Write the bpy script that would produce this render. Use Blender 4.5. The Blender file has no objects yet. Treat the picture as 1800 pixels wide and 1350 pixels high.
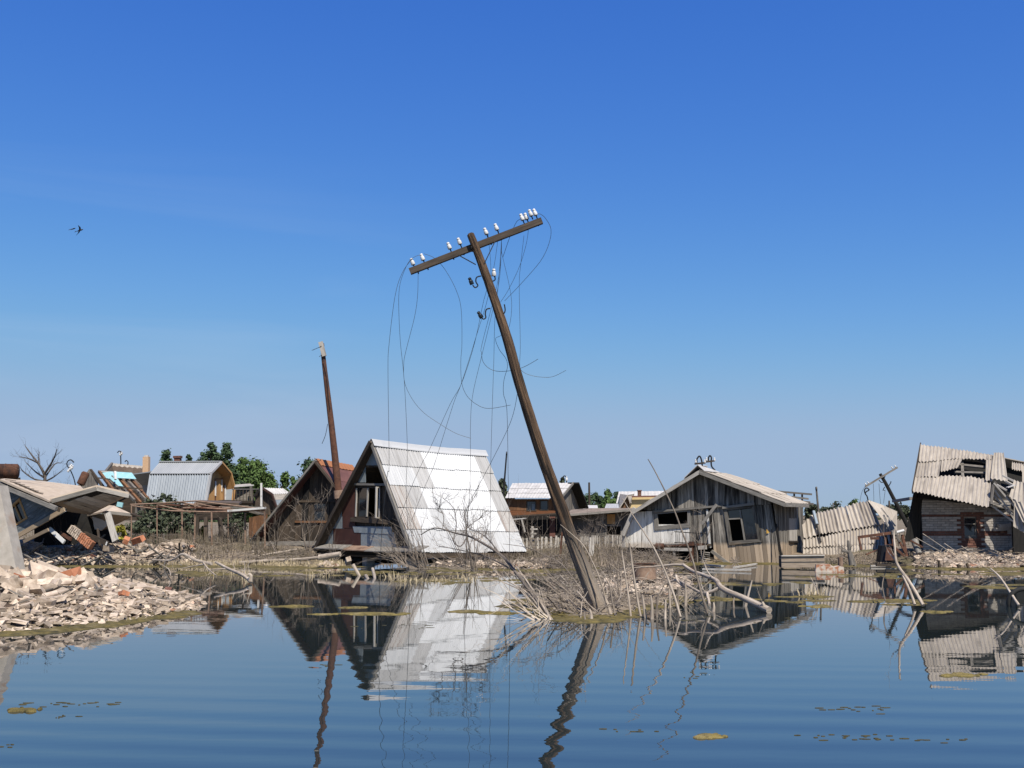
import bpy, math, random
from mathutils import Vector, Matrix, noise
from math import sin, cos, radians, pi, sqrt, atan

sc = bpy.context.scene
col = sc.collection
V = Vector

# ------------------------------------------------------------------ camera
F, HC = 1930.0, 1.6                      # focal length in photograph pixels, eye height over the water
PITCH = atan(230 / F)
CAM = V((0, 0, HC))
cd = bpy.data.cameras.new('camera')
cam = bpy.data.objects.new('camera', cd); col.objects.link(cam)
cam.location = CAM
cam.rotation_euler = (pi / 2 + PITCH, 0, 0)
cd.sensor_width = 36.0; cd.lens = 36.0 * F / 1800.0
cd.clip_start = 0.1; cd.clip_end = 5000
sc.camera = cam

# ------------------------------------------------------------------ light
SUN = V((0.24, -0.53, 0.81)).normalized()      # direction towards the sun
ELEV = math.asin(SUN.z)
AZ = math.atan2(SUN.x, SUN.y)                  # clockwise from +Y
w = bpy.data.worlds.new('World'); sc.world = w; w.use_nodes = True
nt = w.node_tree; nt.nodes.clear()
def nn(t, tree=None, **kw):
    n = (tree or nt).nodes.new(t)
    for k, v in kw.items(): setattr(n, k, v)
    return n
L = nt.links.new
out = nn('ShaderNodeOutputWorld'); bg = nn('ShaderNodeBackground')
sky = nn('ShaderNodeTexSky', sky_type='NISHITA', sun_disc=False, sun_elevation=ELEV, sun_rotation=AZ,
         altitude=100, air_density=1.0, dust_density=0.35, ozone_density=3.0)
# per-channel grade of the sky: deep blue overhead, pale lavender near the horizon
grade = {}
sep = nn('ShaderNodeSeparateColor'); com = nn('ShaderNodeCombineColor'); L(sky.outputs['Color'], sep.inputs['Color'])
for ch, k_, g_, cap in (('Red', 1.10, 1.46, 0.345), ('Green', 0.95, 1.06, 0.470), ('Blue', 1.02, 0.52, 0.75)):
    prev = sep.outputs[ch]
    for op, val in (('MULTIPLY', 0.105), ('POWER', g_), ('MULTIPLY', k_), ('SMOOTH_MIN', cap), ('MULTIPLY', 10.0)):
        q = nn('ShaderNodeMath', operation=op); L(prev, q.inputs[0]); q.inputs[1].default_value = val
        if op == 'SMOOTH_MIN': q.inputs[2].default_value = 0.22
        prev = q.outputs[0]
    grade[ch] = prev; L(prev, com.inputs[ch])
hz = nn('ShaderNodeMath', operation='SUBTRACT', use_clamp=False); L(grade['Red'], hz.inputs[0]); hz.inputs[1].default_value = 1.6      # greyer blue low down
hz2 = nn('ShaderNodeMath', operation='MAXIMUM'); L(hz.outputs[0], hz2.inputs[0]); hz2.inputs[1].default_value = 0
hz3 = nn('ShaderNodeMath', operation='MULTIPLY_ADD'); L(hz2.outputs[0], hz3.inputs[0]); hz3.inputs[1].default_value = -0.45; L(grade['Blue'], hz3.inputs[2])
L(hz3.outputs[0], com.inputs['Blue'])
tc = nn('ShaderNodeTexCoord'); mp = nn('ShaderNodeMapping')
mp.inputs['Scale'].default_value = (1.3, 1.3, 11); mp.inputs['Rotation'].default_value = (0, radians(-7), 0)
cn = nn('ShaderNodeTexNoise'); cn.inputs['Scale'].default_value = 1.6; cn.inputs['Detail'].default_value = 7; cn.inputs['Distortion'].default_value = 0.5
cr = nn('ShaderNodeValToRGB'); cr.color_ramp.elements[0].position = 0.48; cr.color_ramp.elements[1].position = 0.85
cr.color_ramp.elements[1].color = (0.22, 0.22, 0.22, 1)
mx = nn('ShaderNodeMix', data_type='RGBA'); mx.inputs['B'].default_value = (6.2, 7.0, 8.2, 1)
L(tc.outputs['Generated'], mp.inputs['Vector']); L(mp.outputs['Vector'], cn.inputs['Vector'])
L(cn.outputs['Fac'], cr.inputs['Fac']); sx_ = nn('ShaderNodeSeparateXYZ'); L(tc.outputs['Generated'], sx_.inputs[0])
mk = nn('ShaderNodeMapRange', interpolation_type='SMOOTHSTEP'); L(sx_.outputs['X'], mk.inputs['Value']); mk.inputs['From Min'].default_value = 0.0; mk.inputs['From Max'].default_value = -0.3
mk2 = nn('ShaderNodeMapRange', interpolation_type='SMOOTHSTEP'); L(sx_.outputs['Z'], mk2.inputs['Value']); mk2.inputs['From Min'].default_value = 0.33; mk2.inputs['From Max'].default_value = 0.22
mm = nn('ShaderNodeMath', operation='MULTIPLY'); L(mk.outputs[0], mm.inputs[0]); L(mk2.outputs[0], mm.inputs[1])
mm2 = nn('ShaderNodeMath', operation='MULTIPLY'); L(mm.outputs[0], mm2.inputs[0]); L(cr.outputs['Color'], mm2.inputs[1]); L(mm2.outputs[0], mx.inputs['Factor'])
L(com.outputs['Color'], mx.inputs['A'])
L(mx.outputs['Result'], bg.inputs['Color']); L(bg.outputs['Background'], out.inputs['Surface'])
bg.inputs['Strength'].default_value = 0.068
sd = bpy.data.lights.new('sun', 'SUN'); sun = bpy.data.objects.new('sun', sd); col.objects.link(sun)
sd.energy = 5.0; sd.angle = radians(0.53); sd.color = (1.0, 0.93, 0.82)
sun.rotation_euler = SUN.to_track_quat('Z', 'Y').to_euler()
sc.view_settings.view_transform = 'Standard'; sc.view_settings.look = 'None'
sc.view_settings.gamma = 1; sc.view_settings.use_curve_mapping = False
sc.view_settings.exposure = 0.556

# ------------------------------------------------------------------ pixel -> world helpers (photograph 1800 x 1350)
cP, sP = cos(PITCH), sin(PITCH)
def ray(px, py):
    u = (px - 900) / F; v = (675 - py) / F
    return V((u, cP - v * sP, sP + v * cP))
def P(px, py, Y):
    d = ray(px, py); return CAM + d * (Y / d.y)
def G(px, py, z=0.0):
    d = ray(px, py); return CAM + d * ((z - HC) / d.z)

class Facade:
    """A plane in the world: origin, unit vector to the right, unit vector up, outward normal."""
    def __init__(s, o, t, up=V((0, 0, 1))):
        s.o = V(o); s.t = V(t).normalized(); s.u = (V(up) - s.t * V(up).dot(s.t)).normalized()
        s.n = s.t.cross(s.u)
        if s.n.dot(CAM - s.o) < 0: s.n = -s.n
    def hit3(s, px, py, off=0.0):
        d = ray(px, py); o = s.o + s.n * off
        return CAM + d * ((o - CAM).dot(s.n) / d.dot(s.n))
    def hit(s, px, py):
        q = s.hit3(px, py) - s.o
        return (q.dot(s.t), q.dot(s.u))
    def w(s, a, b, off=0.0): return s.o + s.t * a + s.u * b + s.n * off
    def poly(s, pts): return [s.hit(*p) for p in pts]
    def rot(s, deg):
        r = Matrix.Rotation(radians(deg), 3, s.n)
        return Facade(s.o, r @ s.t, r @ s.u)
    def shift(s, d): return Facade(s.o + d, s.t, s.u)
def facade3(a, b, c):
    """Plane through three points; a->b is its right vector."""
    a, b, c = V(a), V(b), V(c)
    return Facade(a, b - a, c - a)

# ------------------------------------------------------------------ mesh builder
class MB:
    def __init__(s): s.v = []; s.f = []; s.uv = []; s.sm = []
    def face(s, pts, uvs=None, smooth=False):
        i = len(s.v); s.v += [V(p) for p in pts]; s.f.append(tuple(range(i, i + len(pts))))
        if uvs is None:
            pts = [V(p) for p in pts]
            e = max(((pts[(k + 1) % len(pts)] - pts[k]) for k in range(len(pts))), key=lambda q: q.length)
            if e.length < 1e-9: e = V((1, 0, 0))
            e = e.normalized(); q = None
            for k in range(1, len(pts)):
                c = e.cross(pts[k] - pts[0])
                if c.length > 1e-7: q = c.cross(e).normalized(); break
            q = q or V((0, 0, 1))
            uvs = [((p - pts[0]).dot(q), (p - pts[0]).dot(e)) for p in pts]
        s.uv.append(uvs); s.sm.append(smooth)
    def idx(s, pts, faces, uvs, smooth=True):
        i = len(s.v); s.v += [V(p) for p in pts]
        for f in faces:
            s.f.append(tuple(i + k for k in f)); s.uv.append([uvs[k] for k in f]); s.sm.append(smooth)
    def prism(s, pts, d, uvs=None):
        """Closed slab: polygon pts extruded by vector d."""
        a = [V(p) for p in pts]; b = [p + V(d) for p in a]
        s.face(a, uvs); s.face(b[::-1], uvs[::-1] if uvs else None)
        n = len(a)
        for k in range(n):
            s.face([a[k], a[(k + 1) % n], b[(k + 1) % n], b[k]])
    def bar(s, p0, p1, w, h, up=V((0, 0, 1)), w1=None, h1=None):
        p0, p1 = V(p0), V(p1); d = (p1 - p0); l = d.length; d.normalize()
        if abs(d.dot(up)) > 0.97: up = V((0, 1, 0)) if abs(d.y) < 0.9 else V((1, 0, 0))
        x = d.cross(up).normalized(); y = x.cross(d)
        w1 = w if w1 is None else w1; h1 = h if h1 is None else h1
        r0 = [p0 + x * (a * w / 2) + y * (b * h / 2) for a, b in ((-1, -1), (1, -1), (1, 1), (-1, 1))]
        r1 = [p1 + x * (a * w1 / 2) + y * (b * h1 / 2) for a, b in ((-1, -1), (1, -1), (1, 1), (-1, 1))]
        ws = [w, h, w, h]; o = 0
        for k in range(4):
            k2 = (k + 1) % 4
            s.face([r0[k], r0[k2], r1[k2], r1[k]], [(o, 0), (o + ws[k], 0), (o + ws[k], l), (o, l)]); o += ws[k]
        s.face(r0[::-1]); s.face(r1)
    def box(s, c, sx, sy, sz, rot=None):
        m = (rot.to_matrix() if hasattr(rot, 'to_matrix') else rot) if rot is not None else Matrix.Identity(3)
        c = V(c); q = [c + m @ V((a * sx / 2, b * sy / 2, d * sz / 2)) for d in (-1, 1) for a, b in ((-1, -1), (1, -1), (1, 1), (-1, 1))]
        for f in ((3, 2, 1, 0), (4, 5, 6, 7), (0, 1, 5, 4), (1, 2, 6, 5), (2, 3, 7, 6), (3, 0, 4, 7)):
            s.face([q[k] for k in f])
    def tube(s, pts, rad, n=6, cap=True, smooth=True):
        pts = [V(p) for p in pts]; m = len(pts)
        if not hasattr(rad, '__len__'): rad = [rad] * m
        rings = []; uvs = []; ref = None; l = 0
        for i in range(m):
            d = (pts[min(i + 1, m - 1)] - pts[max(i - 1, 0)])
            if d.length < 1e-9: d = V((0, 0, 1))
            d.normalize()
            if ref is None: ref = d.orthogonal().normalized()
            ref = ref - d * ref.dot(d)
            if ref.length < 1e-6: ref = d.orthogonal()
            ref.normalize()
            b = d.cross(ref)
            if i: l += (pts[i] - pts[i - 1]).length
            for k in range(n + 1):
                a = 2 * pi * k / n
                rings.append(pts[i] + (ref * cos(a) + b * sin(a)) * rad[i]); uvs.append((a * max(rad), l))
        fs = []
        for i in range(m - 1):
            for k in range(n):
                fs.append((i * (n + 1) + k, i * (n + 1) + k + 1, (i + 1) * (n + 1) + k + 1, (i + 1) * (n + 1) + k))
        s.idx(rings, fs, uvs, smooth)
        if cap:
            s.face(rings[:n][::-1]); s.face(rings[(m - 1) * (n + 1):(m - 1) * (n + 1) + n])
    def lathe(s, prof, o=V((0, 0, 0)), ax=V((0, 0, 1)), n=12):
        ax = V(ax).normalized(); x = ax.orthogonal().normalized(); y = ax.cross(x); o = V(o)
        q = []; uv = []
        for r, z in prof:
            for k in range(n + 1):
                a = 2 * pi * k / n; q.append(o + ax * z + (x * cos(a) + y * sin(a)) * r); uv.append((a * r, z))
        fs = [(i * (n + 1) + k, i * (n + 1) + k + 1, (i + 1) * (n + 1) + k + 1, (i + 1) * (n + 1) + k) for i in range(len(prof) - 1) for k in range(n)]
        s.idx(q, fs, uv, True)
    def corr(s, A, B, C, D, waves, amp, th=0.012, rows=2, warp=0.0, seed=0, per=6, n=None, ragged=0.0):
        """Corrugated sheet. A->B across the waves (top edge), D->C bottom edge."""
        A, B, C, D = V(A), V(B), V(C), V(D)
        nrm = (B - A).cross(D - A).normalized()
        if nrm.dot(CAM - A) < 0: nrm = -nrm
        if n is not None and nrm.dot(n) < 0: nrm = -nrm
        nx = max(2, int(round(waves * per))); rr = random.Random(seed)
        W = (B - A).length; H = (D - A).length
        rag = [rr.uniform(-ragged, ragged) for _ in range(nx + 1)]
        top = []; bot = []; uv = []
        for j in range(rows + 1):
            t = j / rows
            for i in range(nx + 1):
                u = i / nx
                tt = t if j < rows else t + rag[i]
                p = (A * (1 - u) + B * u) * (1 - tt) + (D * (1 - u) + C * u) * tt
                o = amp * cos(2 * pi * waves * u)
                if warp: o += warp * noise.noise(V((u * 2.1 + seed, t * 1.7, seed * 0.37)))
                top.append(p + nrm * o); bot.append(p + nrm * (o - th)); uv.append((u * W, t * H))
        k = nx + 1; N = len(top)
        fs = []
        for j in range(rows):
            for i in range(nx):
                a = j * k + i; fs.append((a, a + 1, a + k + 1, a + k)); fs.append((N + a + k, N + a + k + 1, N + a + 1, N + a))
        for i in range(nx):
            a = rows * k + i; fs.append((a, a + 1, N + a + 1, N + a)); fs.append((N + i, N + i + 1, i + 1, i))
        for j in range(rows):
            fs.append((j * k, j * k + k, N + j * k + k, N + j * k)); e = j * k + nx; fs.append((e + k, e, N + e, N + e + k))
        s.idx(top + bot, fs, uv + uv, False)
    def mesh(s, name, mat, origin=V((0, 0, 0))):
        me = bpy.data.meshes.new(name)
        me.from_pydata([tuple(p - origin) for p in s.v], [], s.f)
        ul = me.uv_layers.new(name='UVMap')
        flat = [c for f in s.uv for q in f for c in q]
        if len(flat) == 2 * len(me.loops): ul.data.foreach_set('uv', flat)
        me.polygons.foreach_set('use_smooth', s.sm)
        if mat: me.materials.append(mat)
        me.update(); return me
    def build(s, name, mat, parent=None, kind=None, label=None, origin=None):
        if not s.v: return None
        if origin is None:
            xs = [p.x for p in s.v]; ys = [p.y for p in s.v]; zs = [p.z for p in s.v]
            origin = V(((min(xs) + max(xs)) / 2, (min(ys) + max(ys)) / 2, min(zs)))
        me = s.mesh(name, mat, origin)
        return link(name, me, origin, parent, kind, label)
WL = {}
def link(name, me, loc, parent=None, kind=None, label=None, rot=None):
    o = bpy.data.objects.new(name, me); col.objects.link(o)
    loc = V(loc); WL[o] = loc
    if parent is not None:
        o.parent = parent; o.location = loc - WL[parent]
    else: o.location = loc
    if rot is not None: o.rotation_mode = 'QUATERNION'; o.rotation_quaternion = rot
    if kind: o['kind'] = kind
    if label: o['label'] = label
    return o
def tag(o, label, cat, group=None):
    o['label'] = label; o['category'] = cat
    if group: o['group'] = group
    return o
def thing(name, loc, label, cat, group=None):
    o = bpy.data.objects.new(name, None); col.objects.link(o)
    o.location = V(loc); WL[o] = V(loc); o.empty_display_size = 0.2
    return tag(o, label, cat, group)
def single(mb, name, mat, label, cat, group=None):
    return tag(mb.build(name, mat), label, cat, group)

# ------------------------------------------------------------------ materials (UV in metres: u across, v along the grain)
MATS = {}
ALB = 0.72
def mat(name, c1, c2, rough=0.8, scale=(1, 1, 1), ns=6.0, detail=6, coord='UV', metal=0.0, bump=0.25, bdist=0.01, var=0.18,
        stain=None, sscale=2.0, spos=(0.55, 0.7), c3=None, spec=0.3, zband=None, wave=None, island=False, svec=(1, 1, 1)):
    c1, c2 = [tuple(ALB * q for q in c) for c in (c1, c2)]; c3 = c3 and tuple(ALB * q for q in c3); stain = stain and tuple(ALB * q for q in stain)
    if zband: zband = (zband[0], zband[1], tuple(ALB * q for q in zband[2]), zband[3])
    m = bpy.data.materials.new(name); m.use_nodes = True; t = m.node_tree; t.nodes.clear(); K = t.links.new
    N = lambda ty, **kw: nn(ty, t, **kw)
    o = N('ShaderNodeOutputMaterial'); b = N('ShaderNodeBsdfPrincipled'); K(b.outputs[0], o.inputs[0])
    b.inputs['Roughness'].default_value = rough; b.inputs['Metallic'].default_value = metal
    b.inputs['Specular IOR Level'].default_value = spec
    tcn = N('ShaderNodeTexCoord'); oi = N('ShaderNodeObjectInfo')
    rnd = oi.outputs['Random']
    if island:
        ge0 = N('ShaderNodeNewGeometry'); rnd = ge0.outputs['Random Per Island']
    off = N('ShaderNodeVectorMath', operation='SCALE'); off.inputs[0].default_value = (17.3, 9.1, 5.7); K(rnd, off.inputs['Scale'])
    ad = N('ShaderNodeVectorMath', operation='ADD'); K(tcn.outputs[coord], ad.inputs[0]); K(off.outputs[0], ad.inputs[1])
    ma = N('ShaderNodeMapping'); ma.inputs['Scale'].default_value = scale; K(ad.outputs[0], ma.inputs['Vector'])
    no = N('ShaderNodeTexNoise'); no.inputs['Scale'].default_value = ns; no.inputs['Detail'].default_value = detail; no.inputs['Roughness'].default_value = 0.65
    K(ma.outputs[0], no.inputs['Vector'])
    ra = N('ShaderNodeValToRGB'); e = ra.color_ramp.elements
    e[0].position = 0.3; e[1].position = 0.7; e[0].color = (*c1, 1); e[1].color = (*c2, 1)
    if c3: q = e.new(0.5); q.color = (*c3, 1)
    K(no.outputs['Fac'], ra.inputs['Fac']); cur = ra.outputs['Color']
    if stain:
        sm = N('ShaderNodeMapping'); sm.inputs['Scale'].default_value = svec; K(ad.outputs[0], sm.inputs['Vector'])
        n2 = N('ShaderNodeTexNoise'); n2.inputs['Scale'].default_value = sscale; n2.inputs['Detail'].default_value = 5; K(sm.outputs[0], n2.inputs['Vector'])
        r2 = N('ShaderNodeValToRGB'); r2.color_ramp.elements[0].position = spos[0]; r2.color_ramp.elements[1].position = spos[1]
        K(n2.outputs['Fac'], r2.inputs['Fac'])
        m2 = N('ShaderNodeMix', data_type='RGBA'); K(r2.outputs['Color'], m2.inputs['Factor']); K(cur, m2.inputs['A']); m2.inputs['B'].default_value = (*stain, 1)
        cur = m2.outputs['Result']
    if zband:                                     # silt left on the lower boards by the flood: (height, softness, colour, strength)
        ge = N('ShaderNodeNewGeometry'); sx = N('ShaderNodeSeparateXYZ'); K(ge.outputs['Position'], sx.inputs[0])
        n3 = N('ShaderNodeTexNoise'); n3.inputs['Scale'].default_value = 3; K(ge.outputs['Position'], n3.inputs['Vector'])
        am = N('ShaderNodeMath', operation='MULTIPLY_ADD'); K(n3.outputs['Fac'], am.inputs[0]); am.inputs[1].default_value = -0.15; K(sx.outputs['Z'], am.inputs[2])
        mr = N('ShaderNodeMapRange'); K(am.outputs[0], mr.inputs['Value'])
        mr.inputs['From Min'].default_value = zband[0]; mr.inputs['From Max'].default_value = zband[0] - zband[1]
        mr.inputs['To Max'].default_value = zband[3]
        m3 = N('ShaderNodeMix', data_type='RGBA'); K(mr.outputs[0], m3.inputs['Factor']); K(cur, m3.inputs['A']); m3.inputs['B'].default_value = (*zband[2], 1)
        cur = m3.outputs['Result']
    if var:
        vr = N('ShaderNodeMapRange'); K(rnd, vr.inputs['Value']); vr.inputs['To Min'].default_value = 1 - var; vr.inputs['To Max'].default_value = 1 + var
        m4 = N('ShaderNodeVectorMath', operation='SCALE'); K(cur, m4.inputs[0]); K(vr.outputs[0], m4.inputs['Scale']); cur = m4.outputs[0]
    K(cur, b.inputs['Base Color'])
    if bump:
        bu = N('ShaderNodeBump'); bu.inputs['Strength'].default_value = bump; bu.inputs['Distance'].default_value = bdist
        K(no.outputs['Fac'], bu.inputs['Height']); K(bu.outputs[0], b.inputs['Normal'])
    MATS[name] = m; return m
WOODS = (9, 0.8, 1)   # grain stretched along v
wood_grey = mat('weathered grey wood', (0.07, 0.063, 0.055), (0.29, 0.26, 0.225), 0.85, WOODS, 5, var=0.3, stain=(0.035, 0.033, 0.032), sscale=1.1, svec=(5, .5, 1), spos=(.55, .75))
wood_house = mat('silted house planks', (0.045, 0.04, 0.034), (0.46, 0.42, 0.36), 0.85, (11, .45, 1), 4, var=0.45, stain=(0.022, 0.019, 0.016), sscale=1.3, svec=(4, .4, 1), spos=(.47, .66), zband=(0.62, 0.12, (0.47, 0.36, 0.25), 0.8))
wood_pale = mat('bleached pale wood', (0.34, 0.31, 0.27), (0.62, 0.58, 0.52), 0.85, WOODS, 5, var=0.2, stain=(0.14, 0.12, 0.10), sscale=3, svec=(3, .4, 1), spos=(.55, .75))
wood_whitewash = mat('peeling whitewashed wood', (0.72, 0.69, 0.63), (1.0, 0.96, 0.88), 0.85, WOODS, 4, var=0.12, stain=(0.10, 0.09, 0.08), sscale=2.4, svec=(5, .5, 1), spos=(.56, .72), zband=(0.62, 0.12, (0.5, 0.40, 0.29), 0.6))
wood_dark = mat('dark brown boards', (0.028, 0.022, 0.017), (0.105, 0.078, 0.055), 0.85, WOODS, 5, var=0.35, stain=(0.17, 0.12, 0.075), sscale=1.6, svec=(4, .4, 1), spos=(.58, .75))
wood_black = mat('near black boards', (0.006, 0.006, 0.006), (0.02, 0.018, 0.016), 0.9, WOODS, 5, var=0.3)  # near-black tone; on the brick house side it stands in for deep shade
wood_brown = mat('brown boards', (0.10, 0.05, 0.025), (0.25, 0.12, 0.055), 0.85, WOODS, 4, var=0.3)
wood_ochre = mat('ochre varnished boards', (0.36, 0.19, 0.065), (0.58, 0.33, 0.13), 0.7, WOODS, 4, var=0.14)
wood_red = mat('red brown painted wood', (0.04, 0.02, 0.016), (0.085, 0.04, 0.03), 0.75, WOODS, 4, var=0.15)
wood_silver = mat('silvery eave timber', (0.13, 0.12, 0.105), (0.33, 0.305, 0.27), 0.85, WOODS, 4, var=0.15)
pole_wood = mat('split pole timber', (0.03, 0.018, 0.011), (0.25, 0.155, 0.088), 0.85, (7, 0.55, 1), 3.2, var=0, c3=(0.105, 0.064, 0.037), bump=1.0, bdist=0.05, stain=(0.02, 0.014, 0.01), sscale=1.5, svec=(9, .35, 1), spos=(.52, .6), zband=(1.5, 1.3, (0.44, 0.37, 0.295), 0.72))
arm_wood = mat('crossarm timber', (0.035, 0.026, 0.019), (0.12, 0.09, 0.066), 0.85, (8, 0.7, 1), 4, var=0, bump=.5)
siding_blue = mat('blue grey painted siding', (0.10, 0.115, 0.12), (0.18, 0.20, 0.205), 0.75, (4, .6, 1), 4, var=0.15, stain=(0.3, 0.3, 0.29), sscale=3)
zinc_white = mat('bright zinc sheet', (0.58, 0.59, 0.60), (0.68, 0.69, 0.70), 0.5, (1, .3, 1), 3, var=0.05, bump=0.05, stain=(0.52, 0.525, 0.53), sscale=2, svec=(3, .3, 1), spos=(.55, .9))
zinc_grey = mat('dull grey zinc sheet', (0.38, 0.375, 0.37), (0.50, 0.495, 0.49), 0.6, (3, .25, 1), 3, var=0.10, bump=0.05, stain=(0.27, 0.265, 0.255), sscale=2.5, svec=(6, .25, 1), spos=(.5, .8))
zinc_pale = mat('pale zinc sheet', (0.44, 0.45, 0.46), (0.56, 0.565, 0.57), 0.55, (3, .25, 1), 3, var=0.07, bump=0.05, stain=(0.42, 0.42, 0.41), sscale=2.5, svec=(6, .25, 1), spos=(.5, .85))
zinc_rusty = mat('rust streaked zinc sheet', (0.38, 0.36, 0.34), (0.50, 0.48, 0.455), 0.65, (3, .25, 1), 3, var=0.08, bump=0.05, stain=(0.20, 0.12, 0.08), sscale=5, svec=(9, .12, 1), spos=(.52, .68))
zinc_blue = mat('blue grey ribbed metal', (0.25, 0.285, 0.32), (0.33, 0.365, 0.40), 0.5, (1, .3, 1), 3, var=0.05, bump=0.05)
metal_panel = mat('grey blue sheet panel', (0.19, 0.22, 0.235), (0.31, 0.345, 0.36), 0.6, (2, 1, 1), 2.5, var=0.15, stain=(0.16, 0.15, 0.13), sscale=3, spos=(.55, .8))
panel_red = mat('red brown sheet panel', (0.055, 0.022, 0.017), (0.09, 0.036, 0.026), 0.7, (2, 1, 1), 3, var=0.2)
slate = mat('weathered asbestos slate', (0.36, 0.315, 0.265), (0.53, 0.47, 0.40), 0.9, (2, .6, 1), 4, var=0.10, stain=(0.24, 0.21, 0.18), sscale=2.2, svec=(4, .5, 1), spos=(.52, .8), bump=.1)
slate_warm = mat('silty asbestos slate', (0.42, 0.37, 0.31), (0.56, 0.505, 0.435), 0.9, (2, .6, 1), 4, var=0.08, stain=(0.32, 0.26, 0.20), sscale=2.2, svec=(4, .5, 1), spos=(.52, .85), bump=.1)
slate_pale = mat('pale asbestos slate', (0.50, 0.48, 0.46), (0.62, 0.60, 0.58), 0.9, (2, .6, 1), 4, var=0.08, stain=(0.40, 0.38, 0.36), sscale=2, spos=(.5, .8), bump=.1)
felt = mat('sun bleached roofing', (0.46, 0.37, 0.28), (0.58, 0.48, 0.375), 0.95, (1, 1, 1), 5, var=0.06, stain=(0.30, 0.24, 0.19), sscale=1.4, spos=(.55, .75))
rust = mat('rusted iron', (0.07, 0.03, 0.019), (0.17, 0.076, 0.043), 0.85, (1, 1, 1), 9, coord='Object', var=0.15, bump=.3, stain=(0.06, 0.035, 0.028), sscale=4)
rust_bright = mat('orange rusted sheet', (0.30, 0.11, 0.045), (0.46, 0.20, 0.09), 0.85, (4, .6, 1), 4, var=0.12)
rust_roof = mat('red brown roof sheet', (0.13, 0.057, 0.046), (0.20, 0.09, 0.07), 0.7, (2, .5, 1), 3, var=0.1)
rust_pale = mat('pale rusty tin', (0.20, 0.125, 0.085), (0.36, 0.25, 0.18), 0.85, (2, 2, 1), 6, var=0.1, stain=(0.13, 0.07, 0.05), sscale=3)
iron = mat('dark iron', (0.012, 0.012, 0.013), (0.03, 0.028, 0.027), 0.6, coord='Object', var=0.1, bump=.1, metal=.3)
wire_m = mat('bare wire', (0.025, 0.025, 0.027), (0.05, 0.05, 0.052), 0.5, coord='Object', var=0.0, bump=0, metal=.3)
porcelain = mat('white porcelain', (0.66, 0.645, 0.61), (0.78, 0.77, 0.745), 0.22, coord='Object', var=0.05, bump=0, spec=.5, stain=(0.52, 0.49, 0.44), sscale=9, spos=(.6, .8))
porcelain_dark = mat('black glazed insulator', (0.012, 0.014, 0.013), (0.025, 0.028, 0.027), 0.15, coord='Object', var=0.05, bump=0, spec=.6)
glass = mat('dark window glass', (0.006, 0.008, 0.012), (0.014, 0.018, 0.024), 0.06, coord='Object', ns=2, var=0.3, bump=0.05, spec=.8)
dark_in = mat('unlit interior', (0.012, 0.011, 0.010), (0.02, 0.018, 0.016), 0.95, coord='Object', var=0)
tan_board = mat('tan unpainted board', (0.26, 0.19, 0.12), (0.42, 0.32, 0.215), 0.8, WOODS, 4, var=0.1)
silt_board = mat('silted box boards', (0.24, 0.185, 0.135), (0.44, 0.355, 0.275), 0.9, WOODS, 4, var=0.15, stain=(.12, .09, .07), sscale=2)
brown_felt = mat('dull brown roofing', (0.085, 0.06, 0.043), (0.15, 0.11, 0.08), 0.9, (1, 1, 1), 4, var=0.12)
concrete = mat('pale concrete', (0.33, 0.30, 0.255), (0.46, 0.42, 0.365), 0.9, coord='Object', ns=5, var=0.05, stain=(0.34, 0.24, 0.17), sscale=2, bump=.3)
brick_pale = mat('pale silicate brick', (0.37, 0.285, 0.21), (0.68, 0.565, 0.45), 0.95, coord='Object', ns=14, var=0.36, bump=.5, stain=(0.25, 0.185, 0.135), sscale=5, spos=(.52, .72))
brick_white = mat('grey white brick', (0.38, 0.345, 0.305), (0.53, 0.49, 0.44), 0.95, coord='Object', ns=12, var=0.14, bump=.4, stain=(0.27, 0.245, 0.23), sscale=4, spos=(.5, .75))
brick_red = mat('red brick', (0.13, 0.06, 0.045), (0.21, 0.10, 0.072), 0.95, coord='Object', ns=12, var=0.2, bump=.4, stain=(0.45, 0.33, 0.25), sscale=6, spos=(.6, .8))
brick_orange = mat('orange brick', (0.40, 0.15, 0.075), (0.55, 0.24, 0.13), 0.95, coord='Object', ns=12, var=0.15, bump=.4, stain=(0.55, 0.42, 0.32), sscale=5, spos=(.6, .8))
mortar = mat('mortar', (0.11, 0.10, 0.09), (0.18, 0.165, 0.15), 0.95, coord='Object', ns=9, var=0)
rubble_m = mat('brick rubble', (0.30, 0.228, 0.165), (0.66, 0.55, 0.44), 0.95, coord='Object', ns=7, var=0.42, island=True, bump=.3, stain=(0.42, 0.22, 0.14), sscale=0.8, spos=(.62, .72))
dry_wood = mat('dry branch bark', (0.10, 0.08, 0.065), (0.38, 0.315, 0.25), 0.9, (6, .6, 1), 5, var=0.2, bump=.3)
dry_pale = mat('barkless pale branch', (0.20, 0.155, 0.115), (0.62, 0.53, 0.43), 0.85, (6, .6, 1), 5, var=0.15, bump=.3, stain=(0.25, 0.2, 0.16), sscale=3, spos=(.58, .7))
twig_dark = mat('dark twigs', (0.06, 0.05, 0.043), (0.20, 0.165, 0.135), 0.9, (6, .6, 1), 5, var=0.2, bump=0)
straw = mat('dry reed straw', (0.36, 0.28, 0.165), (0.62, 0.52, 0.35), 0.85, (2, 2, 1), 5, var=0.3, island=True, bump=0)
weeds_m = mat('dull dry weeds', (0.085, 0.07, 0.048), (0.25, 0.205, 0.145), 0.9, (2, 2, 1), 5, var=0.3, island=True, bump=0)
algae = mat('olive algae scum', (0.055, 0.048, 0.014), (0.24, 0.185, 0.055), 0.75, coord='Object', ns=7, var=0.2, bump=.9, bdist=.04, stain=(0.30, 0.24, 0.12), sscale=3, spos=(.55, .75))
leaf_pine = mat('pine needles', (0.028, 0.055, 0.024), (0.075, 0.12, 0.05), 0.85, coord='Object', ns=1.2, var=0.35, island=True, bump=0)
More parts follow.
